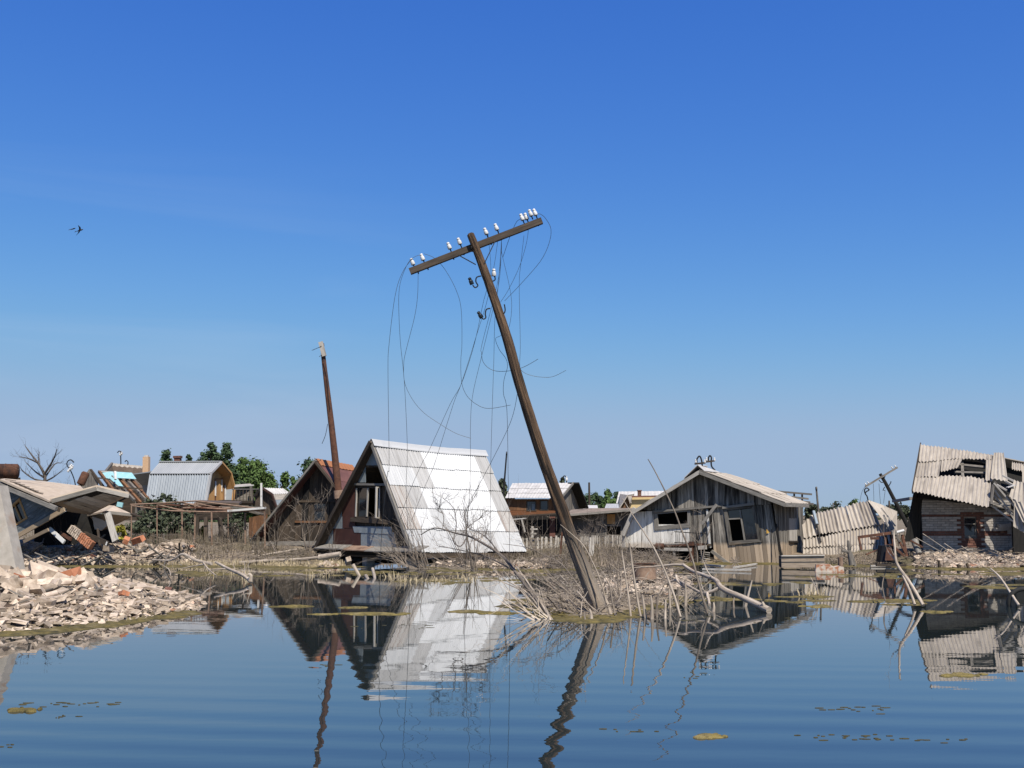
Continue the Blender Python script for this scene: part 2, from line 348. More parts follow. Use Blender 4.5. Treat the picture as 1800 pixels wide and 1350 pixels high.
leaf_poplar = mat('poplar leaves', (0.045, 0.085, 0.018), (0.10, 0.16, 0.04), 0.8, coord='Object', ns=1.2, var=0.35, island=True, bump=0)
leaf_bush = mat('dull bush leaves', (0.035, 0.048, 0.026), (0.09, 0.105, 0.06), 0.85, coord='Object', ns=1.5, var=0.4, island=True, bump=0)
leaf_yellow = mat('yellow green leaves', (0.24, 0.23, 0.03), (0.40, 0.36, 0.06), 0.85, coord='Object', ns=1.5, var=0.3, island=True, bump=0)
turquoise = mat('turquoise paint', (0.27, 0.53, 0.56), (0.36, 0.62, 0.65), 0.6, (2, .5, 1), 3, var=0.1, stain=(0.6, 0.7, 0.7), sscale=4, spos=(.6, .7))
yellow_wall = mat('yellow siding', (0.66, 0.50, 0.25), (0.74, 0.58, 0.32), 0.7, (1, 1, 1), 3, var=0.04)
cream_brick = mat('tan chimney brick', (0.52, 0.33, 0.19), (0.64, 0.44, 0.28), 0.9, coord='Object', ns=12, var=.1)
white_paint = mat('flaking white paint', (0.58, 0.57, 0.54), (0.76, 0.75, 0.72), 0.7, WOODS, 3, var=0.08, stain=(0.30, 0.27, 0.23), sscale=4, spos=(.58, .7))
bird_m = mat('dark feathers', (0.015, 0.015, 0.018), (0.03, 0.03, 0.035), 0.7, coord='Object', var=0)
plastic_blue = mat('faded blue pipe', (0.24, 0.30, 0.36), (0.32, 0.38, 0.44), 0.5, coord='Object', var=0, bump=0)
rubber = mat('black rubber', (0.012, 0.012, 0.012), (0.03, 0.03, 0.028), 0.8, coord='Object', var=0)
speck_m = mat('floating dark scum', (0.03, 0.028, 0.012), (0.07, 0.06, 0.022), 0.8, coord='Object', var=0.2, bump=0)
trunk_m = mat('tree bark', (0.06, 0.045, 0.035), (0.13, 0.10, 0.08), 0.9, (5, .6, 1), 4, var=0.1)
bright_paint = mat('orange flaked paint', (0.36, 0.15, 0.08), (0.52, 0.25, 0.14), 0.9, coord='Object', ns=9, var=0, stain=(0.62, 0.54, 0.45), sscale=7, spos=(.45, .55))
# ------------------------------------------------------------------ terrain
def sstep(a, b, x):
    t = min(1, max(0, (x - a) / (b - a))); return t * t * (3 - 2 * t)
def nz(x, y, s, o=0.0): return noise.noise(V((x * s + o, y * s - o, o * 0.7)))
def shore_y(x):
    """Distance of the far shore line."""
    y = 34.0 + 1.0 * sstep(-5, -9, x) - 1.2 * sstep(-2.5, 0.5, x) * sstep(4.0, 1.5, x)
    y += 3.0 * sstep(4.2, 6.0, x) * sstep(9.6, 8.4, x) + 1.6 * sstep(8.4, 9.6, x) * sstep(13.0, 11.5, x) - 0.6 * sstep(11.5, 13.2, x)
    y += 2.3 * sstep(-5.6, -4.9, x) * sstep(-2.2, -2.9, x)
    return y + 0.35 * nz(x, 0, 0.9, 3) + 0.2 * nz(x, 0, 2.7, 9)
def pile_h(x, y):      # rubble heap at the left
    r2 = ((x + 9.3) / 3.85) ** 2 + ((y - 18.7) / 4.35) ** 2
    r2 += 0.10 * nz(x, y, 1.1, 2)
    return 0.47 * max(0, 1 - r2) ** 0.75 if r2 < 1 else -0.55 * min(1, (r2 - 1) * 1.6)
def mound_h(x, y):     # debris spit round the leaning pole
    cx = 1.15 + (y - 18) * 0.19
    wx = 1.35 + 0.25 * sin(y * 1.3)
    a = (x - cx) / wx; b = (y - 24.2) / 7.0
    r2 = a * a + b * b + 0.22 * nz(x, y, 0.9, 7)
    return 0.085 * max(0, 1 - r2) ** 0.6 if r2 < 1 else -0.5 * min(1, (r2 - 1) * 1.2)
def far_h(x, y):
    d = y - shore_y(x)
    if d < 0: return max(-0.7, d * 0.22)
    h = 0.16 * sstep(0, 1.2, d) + 0.22 * sstep(1, 9, d) + 0.25 * sstep(10, 60, d)
    h += 0.55 * sstep(1, 3.5, d) * sstep(-5.5, -9, x) * sstep(7, 3, d) * (0.75 + 0.5 * nz(x, y, 0.9, 5))       # rubble under the fallen house
    h += 0.14 * sstep(0.3, 2.4, d) * sstep(11.0, 12.6, x) * sstep(8, 4, d)
    h *= 1 - 0.85 * sstep(-7.0, -6.0, x) * sstep(1.2, 0.4, x) * sstep(7.5, 5.5, d)
    return h + 0.05 * nz(x, y, 0.8) * sstep(0, 1, d) + 0.03 * nz(x, y, 2.9, 4) * sstep(0, .5, d)
def gh(x, y): return max(far_h(x, y), pile_h(x, y), mound_h(x, y))

def grid_sheet(mb, xs, ys, fn):
    idx = []; uv = []
    for y in ys:
        for x in xs:
            idx.append(V((x, y, fn(x, y)))); uv.append((x, y))
    n = len(xs)
    fs = [(j * n + i, j * n + i + 1, (j + 1) * n + i + 1, (j + 1) * n + i) for j in range(len(ys) - 1) for i in range(n - 1)]
    mb.idx(idx, fs, uv, True)
def frange(a, b, s):
    r = []; x = a
    while x < b - 1e-6: r.append(x); x += s
    return r
gm = mat('silt ground', (0.12, 0.092, 0.06), (0.34, 0.27, 0.19), 0.95, ns=1.6, detail=10, coord='Object', var=0, bump=.9, bdist=.06, stain=(0.11, 0.10, 0.05), sscale=0.6, spos=(.5, .68))
ys = [-80, -40, -10] + frange(0, 13, 1.0) + frange(13, 43, 0.3) + frange(43, 70, 1.5) + frange(70, 200, 10) + [200, 260, 350, 500, 800, 1300, 2200]
xs = [-2000, -1000, -500, -250, -120, -80] + frange(-60, -21, 3) + frange(-21, 21, 0.3) + frange(21, 60, 3) + [60, 80, 120, 250, 500, 1000, 2000]
mb = MB(); grid_sheet(mb, xs, ys, gh)
mb.build('ground', gm, kind='structure', origin=V((0, 0, 0)))

# ------------------------------------------------------------------ water
wm = bpy.data.materials.new('lake water'); wm.use_nodes = True; t = wm.node_tree; t.nodes.clear(); K = t.links.new
N = lambda ty, **kw: nn(ty, t, **kw)
o = N('ShaderNodeOutputMaterial'); b = N('ShaderNodeBsdfPrincipled'); K(b.outputs[0], o.inputs[0])
b.inputs['Base Color'].default_value = (0.014, 0.020, 0.021, 1); b.inputs['Roughness'].default_value = 0.0
b.inputs['IOR'].default_value = 1.8; b.inputs['Specular IOR Level'].default_value = 0.5
ge = N('ShaderNodeNewGeometry'); sx = N('ShaderNodeSeparateXYZ'); K(ge.outputs['Position'], sx.inputs[0])
def M2(op, a, bb, cc=None):
    n = N('ShaderNodeMath', operation=op)
    for i, q in enumerate((a, bb, cc)):
        if q is None: continue
        if isinstance(q, (int, float)): n.inputs[i].default_value = q
        else: K(q, n.inputs[i])
    return n.outputs[0]
def wnoise(scale, vec, detail=2, rot=0):
    mp = N('ShaderNodeMapping'); mp.inputs['Scale'].default_value = vec; mp.inputs['Rotation'].default_value = (0, 0, rot); K(ge.outputs['Position'], mp.inputs['Vector'])
    n = N('ShaderNodeTexNoise'); n.inputs['Scale'].default_value = scale; n.inputs['Detail'].default_value = detail; K(mp.outputs[0], n.inputs['Vector'])
    return n.outputs['Fac']
# long low swell coming ashore, strong near the boat and dying towards the wreckage
big = wnoise(0.22, (0.5, 1, 1), 1)
ph = M2('ADD', M2('MULTIPLY', sx.outputs['Y'], 10.2), M2('MULTIPLY', sx.outputs['X'], 1.3))
ph = M2('ADD', ph, M2('MULTIPLY', big, 9.0))
sw = M2('SINE', ph, 0.0)
fade = N('ShaderNodeMapRange'); K(sx.outputs['Y'], fade.inputs['Value']); fade.inputs['From Min'].default_value = 13.8; fade.inputs['From Max'].default_value = 7.0
fade.interpolation_type = 'SMOOTHSTEP'; fade.inputs['To Min'].default_value = 0.03; fade.inputs['To Max'].default_value = 1.0
h1 = M2('MULTIPLY', M2('MULTIPLY', M2('MULTIPLY', sw, 0.0020), wnoise(0.5, (0.25, 1.6, 1), 1, 0.1)), fade.outputs[0])
r1 = M2('MULTIPLY', wnoise(2.6, (0.45, 1.5, 1), 2, 0.2), M2('MULTIPLY_ADD', fade.outputs[0], 0.0007, 0.0005))
r2 = M2('MULTIPLY', wnoise(9, (0.5, 1.2, 1), 2, -0.25), 0.00012)
hh = M2('ADD', M2('ADD', h1, r1), r2)
bu = N('ShaderNodeBump'); bu.inputs['Strength'].default_value = 1.0; bu.inputs['Distance'].default_value = 1.0
K(hh, bu.inputs['Height']); K(bu.outputs[0], b.inputs['Normal'])
mb = MB(); mb.face([(-400, -120, 0), (400, -120, 0), (400, 60, 0), (-400, 60, 0)])
mb.build('water', wm, kind='structure', origin=V((0, 0, 0)))

# ------------------------------------------------------------------ builders shared by the buildings
def clip2(poly, a, b, c):
    """Keep the part of a 2-D polygon where a*x + b*y <= c."""
    r = []; n = len(poly)
    for i in range(n):
        p, q = poly[i], poly[(i + 1) % n]
        dp = a * p[0] + b * p[1] - c; dq = a * q[0] + b * q[1] - c
        if dp <= 0: r.append(p)
        if (dp < 0 < dq) or (dq < 0 < dp):
            k = dp / (dp - dq); r.append((p[0] + (q[0] - p[0]) * k, p[1] + (q[1] - p[1]) * k))
    return r
def area2(p): return 0.5 * sum(p[i][0] * p[(i + 1) % len(p)][1] - p[(i + 1) % len(p)][0] * p[i][1] for i in range(len(p)))
def boards(fac, poly, parent, m, width=0.13, holes=(), th=0.022, gap=0.007, name='plank', proud=0.008, horiz=False, seed=0, miss=0.0, jag=0.0, off=0.0):
    """Boards cut to a polygon (facade coordinates), each one an object; holes are (s0, h0, s1, h1)."""
    rr = random.Random(seed); ax = 1 if horiz else 0
    lo = min(p[ax] for p in poly); hi = max(p[ax] for p in poly)
    cuts = [lo]
    while cuts[-1] < hi - 0.02: cuts.append(cuts[-1] + width * rr.uniform(0.85, 1.18))
    for h in holes:
        for q in (h[ax], h[ax + 2]):
            cuts = [c for c in cuts if abs(c - q) > 0.035] + [q]
    cuts.sort()
    for c0, c1 in zip(cuts, cuts[1:]):
        if rr.random() < miss: continue
        g = gap / 2 + (0.012 if rr.random() < 0.06 else 0)
        A = clip2(clip2(poly, *((-1, 0) if ax == 0 else (0, -1)), -(c0 + g)), *((1, 0) if ax == 0 else (0, 1)), c1 - g)
        if len(A) < 3 or abs(area2(A)) < 0.002: continue
        pcs = [A]
        for h in holes:
            if h[ax] < c1 - 0.01 and h[ax + 2] > c0 + 0.01:
                nxt = []
                for q in pcs:
                    if ax == 0: nxt += [clip2(q, 0, 1, h[1]), clip2(q, 0, -1, -h[3])]
                    else: nxt += [clip2(q, 1, 0, h[0]), clip2(q, -1, 0, -h[2])]
                pcs = nxt
        for q in pcs:
            if len(q) < 3 or abs(area2(q)) < 0.001: continue
            o = off + rr.uniform(0, proud)
            if jag:
                y0 = min(p[1 - ax] for p in q); dz = rr.uniform(0, jag)
                q = clip2(q, *((0, -1) if ax == 0 else (-1, 0)), -(y0 + dz))
                if len(q) < 3: continue
            mb = MB(); pts = [fac.w(p[0], p[1], o + th) for p in q]
            uv = [(p[0], p[1]) if ax == 0 else (p[1], p[0]) for p in q]
            mb.prism(pts, -fac.n * th, uv); mb.build(name, m, parent)
def panel(fac, pts, out, th, m, name, parent, label=None, vert=True):
    """Flat slab cut to pixel corners on a facade, standing proud by out."""
    q = fac.poly(pts); mb = MB()
    mb.prism([fac.w(a, b, out) for a, b in q], -fac.n * th, [(a, b) if vert else (b, a) for a, b in q])
    return mb.build(name, m, parent, label=label)
def frame(fac, outer, inner, m, parent, name='window_frame', out=0.04, th=0.07):
    """Mitred four-sided frame between two pixel quads."""
    A = fac.poly(outer); B = fac.poly(inner); mb = MB()
    for k in range(4):
        k2 = (k + 1) % 4
        q = [A[k], A[k2], B[k2], B[k]]
        v = abs(A[k2][1] - A[k][1]) > abs(A[k2][0] - A[k][0])
        mb.prism([fac.w(a, b, out) for a, b in q], -fac.n * th, [(a, b) if v else (b, a) for a, b in q])
    return mb.build(name, m, parent)
def fbar(fac, p, q, wpx, m, name, parent, out=0.03, th=0.04, label=None):
    """Bar on a facade between two pixels; wpx its width in metres."""
    a = fac.hit(*p); b = fac.hit(*q); mb = MB()
    mb.bar(fac.w(*a, out), fac.w(*b, out), wpx, th, up=fac.n)
    return mb.build(name, m, parent, label=label)
def bil(A, B, C, D, u, t): return (A * (1 - u) + B * u) * (1 - t) + (D * (1 - u) + C * u) * t
def sheets(parent, A, B, C, D, rows, cols, m, pitch=0.13, amp=0.022, th=0.012, lap=0.05, warp=0.01, seed=0, name='roof_sheet', skip=(), per=6, ragged=0.0):
    """Corrugated sheets lying on the quad A (top left) B (top right) C D; rows: list of fractions; m: function(row, col) or material."""
    A, B, C, D = V(A), V(B), V(C), V(D); rr = random.Random(seed)
    n = (B - A).cross(D - A).normalized()
    if n.dot(CAM - A) < 0: n = -n
    for j in range(len(rows) - 1):
        for i in range(cols):
            if (j, i) in skip: continue
            u0, u1 = i / cols, (i + 1) / cols; t0, t1 = rows[j], rows[j + 1]
            H = ((D - A).length * (t1 - t0)) or 1
            t1b = t1 + (lap / H) * (t1 - t0) * (1 if j < len(rows) - 2 else 0) + rr.uniform(-.006, .006)
            a, b, c, d = bil(A, B, C, D, u0, t0), bil(A, B, C, D, u1, t0), bil(A, B, C, D, u1, t1b), bil(A, B, C, D, u0, t1b)
            lift = (0.006 if i % 2 else 0.0)
            a, b = a + n * (0.004 + lift), b + n * (0.004 + lift)
            k = 0.03 if j < len(rows) - 2 else 0.012
            c, d = c + n * (k + lift), d + n * (k + lift)
            wv = max(1, round((b - a).length / pitch)); mb = MB()
            mb.corr(a, b, c, d, wv, amp, th, rows=2, warp=warp, seed=seed * 31 + j * 7 + i, per=per, n=n, ragged=ragged)
            mb.build(name, m(j, i) if callable(m) else m, parent)
def slab(parent, pts, d, m, name, label=None):
    mb = MB(); mb.prism([V(p) for p in pts], V(d), None); return mb.build(name, m, parent, label=label)
def stick(parent, p, q, wd, ht, m, name, label=None, w1=None, up=V((0, 0, 1))):
    mb = MB(); mb.bar(p, q, wd, ht, w1=w1, h1=w1, up=up); return mb.build(name, m, parent, label=label)
def pipe(parent, pts, r, m, name, n=8, label=None):
    mb = MB(); mb.tube(pts, r, n); return mb.build(name, m, parent, label=label)
def smooth(pts, k=4):
    """Catmull-Rom through the points."""
    pts = [V(p) for p in pts]; r = []
    for i in range(len(pts) - 1):
        p0, p1, p2, p3 = pts[max(i - 1, 0)], pts[i], pts[i + 1], pts[min(i + 2, len(pts) - 1)]
        for j in range(k):
            t = j / k
            r.append(0.5 * ((2 * p1) + (p2 - p0) * t + (2 * p0 - 5 * p1 + 4 * p2 - p3) * t * t + (3 * p1 - p0 - 3 * p2 + p3) * t ** 3))
    r.append(pts[-1]); return r
# insulator meshes (shared)
def insulator_mesh(s=1.0, name='insulator', m=None):
    mb = MB()
    mb.lathe([(0.0, 0.012), (.026, .010), (.031, .0), (.034, .004), (.0345, .03), (.033, .058), (.030, .068), (.0235, .071), (.0225, .079), (.0265, .083), (.0275, .098), (.023, .110), (.012, .116), (0.0, .117)], n=12)
    mb.v = [v * s for v in mb.v]; return mb.mesh(name, m or porcelain)
def pin_mesh(s=1.0):
    mb = MB(); mb.lathe([(.010, -.06), (.010, .0), (.022, .001), (.0, .004)], n=6); mb.v = [v * s for v in mb.v]; return mb.mesh('pin', iron)
INS, PIN = insulator_mesh(), pin_mesh()
INS_D = insulator_mesh(1.0, 'insulator', porcelain_dark)
def put_insulator(parent, p, axis, s=1.0, me=INS, pin=True):
    q = V((0, 0, 1)).rotation_difference(V(axis))
    o = link('insulator', me, p, parent, rot=q); o.scale = (s, s, s)
    if pin:
        k = link('pin', PIN, p, None); k.parent = o; k.location = (0, 0, 0)
    return o
Z = V((0, 0, 1))
# ------------------------------------------------------------------ leaning pole in front
YP = 18.25
base = G(1056, 1085)
pole = thing('utility_pole', V((base.x, base.y, 0)), 'tall leaning wooden power pole with a crossarm of white insulators, standing in the water', 'power pole')
cl = [(1058, 1086), (1043, 1045), (1010, 960), (985, 890), (958, 815), (935, 745), (912, 670), (893, 600), (872, 535), (851, 475), (838, 440), (827, 412)]
hw = [14.8, 14.2, 12.4, 11.2, 10.4, 9.8, 9.4, 8.8, 8.2, 7.8, 7.1, 6.6]
mb = MB(); pts = [P(x, y, YP) for x, y in cl]; rad = [h / F * YP for h in hw]
pts2 = smooth(pts, 5); r2 = []
for i in range(len(pts2)):
    k = min(i // 5, len(rad) - 2); f = (i - 5 * k) / 5; r2.append((rad[k] * (1 - f) + rad[k + 1] * f) * (1 + 0.035 * noise.noise(V((i * .7, 0, 3)))))
pts2.append(pts2[-1] + (pts2[-1] - pts2[-2]).normalized() * 0.02); r2.append(rad[-1] * 0.6)
mb.tube(pts2, r2, 36)
for i in range(len(pts2) * 37):           # weathering splits along the grain
    k, j = divmod(i, 37); a_ = 2 * pi * (j % 36) / 36; ax_ = pts2[k]; q = V((cos(a_) * 2.6, sin(a_) * 2.6, k * .10))
    g = noise.noise(q * 1.6); s_ = 1 - .16 * max(0, .25 - abs(g)) / .25 * (1 if noise.noise(V((cos(a_), sin(a_), k * .07 + 9))) > -.1 else .2) + .05 * noise.noise(q * 3)
    mb.v[i] = ax_ + (mb.v[i] - ax_) * s_
mb.build('pole_shaft', pole_wood, pole)
pd = (P(838, 440, YP) - P(893, 600, YP)).normalized()               # along the pole
ad = (P(950, 389.5, YP) - P(722, 477, YP)).normalized()             # along the arm
YA = YP + 0.10
a0, a1 = P(720.5, 477.5, YA), P(952.5, 388, YA)
stick(pole, a0, a1, 0.095, 0.105, arm_wood, 'crossarm', up=pd)
upv = (pd - ad * pd.dot(ad)).normalized()
for (x, y) in ((727.5, 470), (745, 462), (792, 442), (810, 434), (856.5, 416.5), (875, 409)):
    put_insulator(pole, P(x, y - 2.5, YA) + upv * 0.02, upv, 1.06)
for k, (x, y, dy) in enumerate(((920, 392.5, -.03), (927.5, 389.5, .03), (935, 385, -.03), (943, 382.5, .02))):
    put_insulator(pole, P(x, y - 2.5, YA) + V((0, dy, 0)) + upv * 0.02, upv, 1.06)
for x, y in ((735, 479), (752, 472), (797, 454), (815, 446), (863, 428), (880, 420.5), (926, 402.5), (946, 395)):
    q = P(x, y, YA); mb = MB(); mb.tube([q + upv * .03, q - upv * 0.025], 0.012, 6); mb.build('bolt', iron, pole)
for p, q in (((806, 448.5), (836, 465)), ((870, 424.5), (851, 464))):
    mb = MB(); mb.bar(P(*p, YP - 0.02), P(*q, YP - 0.06), 0.012, 0.035, up=V((0, -1, 0))); mb.build('brace', iron, pole)
q = P(829, 434, YP - 0.11); mb = MB(); mb.tube([q, q + V((0, .32, 0))], 0.014, 6); mb.build('bolt', iron, pole)
hooks = [([(846, 485), (838, 487.5), (836.5, 495), (840, 502), (835, 505.5), (831, 501)], (830, 500), V((-0.42, -0.1, 0.95)), INS_D),
         ([(856.5, 482.5), (861, 484), (862, 490), (866, 494), (870.5, 491), (869, 484.5)], (868.5, 485.5), V((-0.05, -0.1, 1)), INS),
         ([(862, 542), (855, 544), (853, 552), (854, 558), (850, 561), (846, 558)], (847, 559), V((-0.55, -.1, .9)), INS_D),
         ([(876, 540), (881, 541), (883, 549), (886, 550.5), (888, 545), (886.5, 535)], None, None, None)]
for pl, ip, ax, me in hooks:
    h = pipe(pole, smooth([P(x, y, YP - .02) for x, y in pl], 4), 0.0115, iron, 'bracket', 8)
    if ip: put_insulator(h, P(*ip, YP - .02), ax.normalized(), 1.1, me, pin=False)
wires = [
 [(724, 455), (707, 480), (694.5, 520), (684, 604), (682, 654), (684, 815), (681, 833), (673, 910), (668, 1000), (667, 1085)],
 [(742, 447), (728, 452), (717, 463), (705, 492), (701, 520), (701.5, 560), (704, 604), (709, 651), (712.5, 702), (716, 790), (714, 860), (718, 960), (720, 1088)],
 [(735, 479), (734, 520), (728.5, 558), (713.5, 617), (709.7, 641), (711.5, 673), (725, 702), (745.5, 726), (776, 747), (802, 762), (828, 770.6)],
 [(745.5, 446), (764, 454), (783, 475), (802, 510.5), (810.7, 544.5), (812, 604), (810, 635.5), (811.7, 673), (821, 696), (838, 711), (859, 718), (897.6, 712)],
 [(877, 405), (868, 470), (851, 525.7), (834, 604), (811.7, 673), (791, 711), (755, 790), (740, 818), (713, 882), (693, 952), (680, 1000)],
 [(858, 412), (862, 500), (835, 598), (811.7, 672), (798, 707), (776, 777), (763, 818), (750, 848), (738, 877), (723, 918)],
 [(881.5, 422), (881, 448), (874, 500), (847.5, 604), (846.6, 620), (849, 635.5), (859, 647), (874, 652.5), (897, 651.6), (921, 645), (946, 631)],
 [(881.5, 424), (878, 490), (862.7, 560), (845.7, 630), (830.6, 696), (827, 749), (827, 815), (825, 877), (821, 930), (815, 1090)],
 [(881.5, 424), (876, 500), (870, 560), (868, 635), (865.5, 711), (862.7, 815), (862, 910), (861, 1090)],
 [(881.5, 422), (882, 444), (895, 501), (899.5, 539), (894, 577), (880, 590), (871, 596), (878, 615), (889, 630), (892, 645), (886, 667.6), (885, 692), (891, 720.5), (893, 815), (893, 827), (895, 910), (896, 1040), (896, 1092)],
 [(943, 376), (950, 376.5), (959, 384), (968.5, 403), (964.7, 429), (949.6, 459.6), (915.6, 499), (887, 529)],
 [(929, 403), (925, 429), (913.7, 467), (895, 507), (880, 531)],
 [(921, 414), (915.6, 463), (912.7, 501), (914.6, 604), (913.7, 643), (920, 654), (934, 660), (953, 663), (972, 662), (995, 651)],
 [(918, 384), (908, 390), (898, 412), (893, 425.5), (884, 452)],
 [(912, 675), (910, 688), (904, 720.5), (893, 752.7), (863, 813), (825, 885), (813, 918)]]
for k, pl in enumerate(wires):
    dy = [-.12, -.05, 0, .05, .1, .14, .17, .2, .1, .15, .05, .12, .16, .08, .2][k]
    pipe(pole, smooth([P(x, y, YA + dy * min(1, i * .5)) for i, (x, y) in enumerate(pl)], 5), 0.0042, wire_m, 'wire', 4)

# ------------------------------------------------------------------ rusty iron mast between the two steep cabins
YM = 39.2
mast = thing('iron_mast', V((P(600, 900, YM).x, YM, 0.3)), 'tall rusty iron pipe mast leaning above the dark steep-roofed cabin', 'mast')
mb = MB(); ps = [(566, 604), (571, 650), (577, 700), (583, 750), (588.5, 800), (593.5, 850), (598, 900), (603, 950)]
mb.tube([P(x, y, YM) for x, y in ps], [.075, .085, .10, .11, .12, .13, .135, .14], 12); mb.build('pole_shaft', rust, mast)
mb = MB(); mb.tube([P(595, 862, YM), P(596.4, 876, YM)], .19, 12); mb.build('collar', rust_pale, mast)
stick(mast, P(563.5, 601, YM - .1), P(570, 626, YM - .1), .16, .10, wood_pale, 'top_board', up=V((0, -1, 0)))
for pl in ([(569, 632), (575, 660), (577, 690), (581, 720)], [(576, 745), (572, 765), (566, 780)], [(565, 608), (560, 611), (548, 616)], [(566, 624), (561, 627)]):
    pipe(mast, smooth([P(x, y, YM - .16) for x, y in pl], 4), 0.012, wire_m, 'wire', 4)

# ------------------------------------------------------------------ bright steep-roofed cabin
a = radians(42)
tA = V((cos(a), -sin(a), 0)); bA = V((sin(a), cos(a), 0))
FA = Facade(P(727, 971, 34.0), tA)
apex, bl, br = FA.hit3(655, 775), FA.hit3(556, 968), FA.hit3(727, 971)
cab = thing('steep_cabin', V(((bl.x + br.x) / 2, (bl.y + br.y) / 2, 0.2)) + bA * 2.5, 'steep cabin with a bright white sheet metal roof reaching the ground', 'cabin')
def along(p, px):          # length along the ridge direction until a pixel column is reached
    k = (px - 900) / F
    d = ray(px, 700); r = d.x / d.y
    return (r * p.y - p.x) / (bA.x - r * bA.y)
La = along(apex, 851); Lb = along(br, 925)
apexB = P(850, 794, (apex + bA * La).y); brB = P(925, 970.5, (br + bA * Lb).y)
cells = {'g': zinc_grey, 'w': zinc_white, 'p': zinc_pale, 'r': zinc_rusty}
patt = ['gggwwwwg', 'ppgwwwwg', 'rgwwwwwg', 'rwpwwwwr', 'pppgggpp']
dn = (br - apex); cap_f = 0.045
sheets(cab, apex + dn * cap_f * .4, apexB + (brB - apexB) * cap_f * .4, brB, br, [0, .195, .385, .585, .785, 1.0], 8,
       lambda j, i: cells[patt[j][i]], pitch=0.11, amp=0.016, seed=3, warp=0.012, lap=.06)
mb = MB(); rdir = (apexB - apex); 
for side in (1, -1):          # ridge capping, both flanks
    fl = (dn if side > 0 else (bl - apex)).normalized()
    nrm = rdir.cross(fl).normalized()
    if nrm.z < 0: nrm = -nrm
    n_ = 14; rows = []
    for i in range(n_ + 1):
        p = apex - rdir * 0.012 + rdir * 1.03 * i / n_ + Z * (0.05 - 0.05 * sin(pi * i / n_) + .01 * noise.noise(V((i * .4, 1, 2))))
        rows.append((p + nrm * .03, p + fl * 0.26 + nrm * .035))
    for i in range(n_):
        mb.prism([rows[i][0], rows[i + 1][0], rows[i + 1][1], rows[i][1]], -nrm * .012)
mb.build('ridge_cap', zinc_pale, cab)
# left flank, barge boards, floor
nl = (apexB - apex).cross(bl - apex).normalized(); nl = nl if nl.x < 0 else -nl
blB = bl + bA * Lb
slab(cab, [apex, apexB, blB, bl], -nl * .02, zinc_grey, 'roof_slope')
slab(cab, [apex - nl * .03, apexB - nl * .03, blB - nl * .03, bl - nl * .03], -nl * .03, wood_dark, 'roof_lining')
nr = (brB - apex).cross(apexB - apex).normalized(); nr = nr if nr.z > 0 else -nr
slab(cab, [apex - nr * .035, apexB - nr * .035, brB - nr * .035, br - nr * .035], -nr * .03, wood_black, 'roof_lining')
stick(cab, bl - FA.n * -.03 + Z * .02, apex + FA.n * .03 - Z * .03, .12, .20, wood_dark, 'barge_board', up=FA.n)
stick(cab, br + FA.n * .02 - nr * .05, apex + FA.n * .02 - nr * .05, .10, .09, wood_silver, 'barge_board', up=FA.n)
FW = FA.shift(bA * 0.20)      # recessed gable wall
tri = FW.poly([(560, 966), (659, 785), (722, 966)])
win = FW.poly([(628, 857), (669, 908)]); hw_ = (win[0][0], win[1][1], win[1][0], win[0][1])
op = FW.poly([(643, 822), (679, 850)]); ho = (op[0][0], op[1][1], op[1][0], op[0][1])
boards(FW, tri, cab, wood_dark, .16, holes=(hw_, ho), seed=5, off=-.02)
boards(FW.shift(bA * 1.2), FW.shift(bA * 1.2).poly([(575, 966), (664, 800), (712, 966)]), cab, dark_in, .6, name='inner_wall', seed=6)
panel(FW, [(659, 790), (672, 818), (644, 818)], .03, .01, metal_panel, 'wall_panel', cab)
panel(FW, [(644, 820), (644, 848), (630, 848)], .03, .01, metal_panel, 'wall_panel', cab)
panel(FW, [(621, 862), (606, 930), (594, 930), (604, 905), (612, 885)], .03, .01, metal_panel, 'wall_panel', cab)
panel(FW, [(602, 893), (603, 929), (585, 929)], .034, .01, metal_panel, 'wall_panel', cab)
panel(FW, [(626, 855), (626, 928), (604, 928), (604, 893), (618, 866)], .045, .01, panel_red, 'wall_panel', cab)
panel(FW, [(587, 930), (587, 959), (570, 959)], .03, .01, metal_panel, 'wall_panel', cab)
panel(FW, [(635, 929), (635, 961), (588, 960), (588, 929)], .046, .01, panel_red, 'wall_panel', cab)
panel(FW, [(690, 926), (691, 939), (625, 936), (622, 925)], .055, .01, metal_panel, 'wall_panel', cab)
panel(FW, [(694, 936), (698, 963), (636, 962), (636, 934)], .042, .01, metal_panel, 'wall_panel', cab)  # right edges of these two panels are cut along the cast shadow line
fbar(FW, (622, 851), (690, 852), .07, wood_silver, 'lintel', cab, out=.06, th=.1)
wf = frame(FW, [(624, 854), (672, 854), (672, 912), (624, 912)], [(629, 858), (668, 858), (668, 908), (629, 908)], wood_dark, cab)
fbar(FW, (629, 858), (627.5, 908), .045, wood_pale, 'window_bar', wf, out=.05)
fbar(FW, (649, 858), (647, 908), .05, wood_pale, 'window_bar', wf, out=.05)
panel(FW, [(649, 858), (648, 908), (629, 908), (629, 858)], .0, .008, glass, 'pane', wf)
q0, q1 = FW.hit3(668, 857, .02), FW.hit3(667, 910, .02); od = (FW.n * .8 + FW.t * .5).normalized() * .38   # the casement hangs open
cs = MB(); cs.bar(q0, q1, .045, .05, up=FW.n); cs.bar(q0 + od, q1 + od, .05, .05, up=FW.n); cs.bar(q0, q0 + od, .045, .04); cs.bar(q1, q1 + od, .045, .04)
cas = cs.build('casement', wood_pale, cab)
fbar(FW, (620, 913), (690, 918), .14, wood_dark, 'sill', cab, out=.06, th=.08)
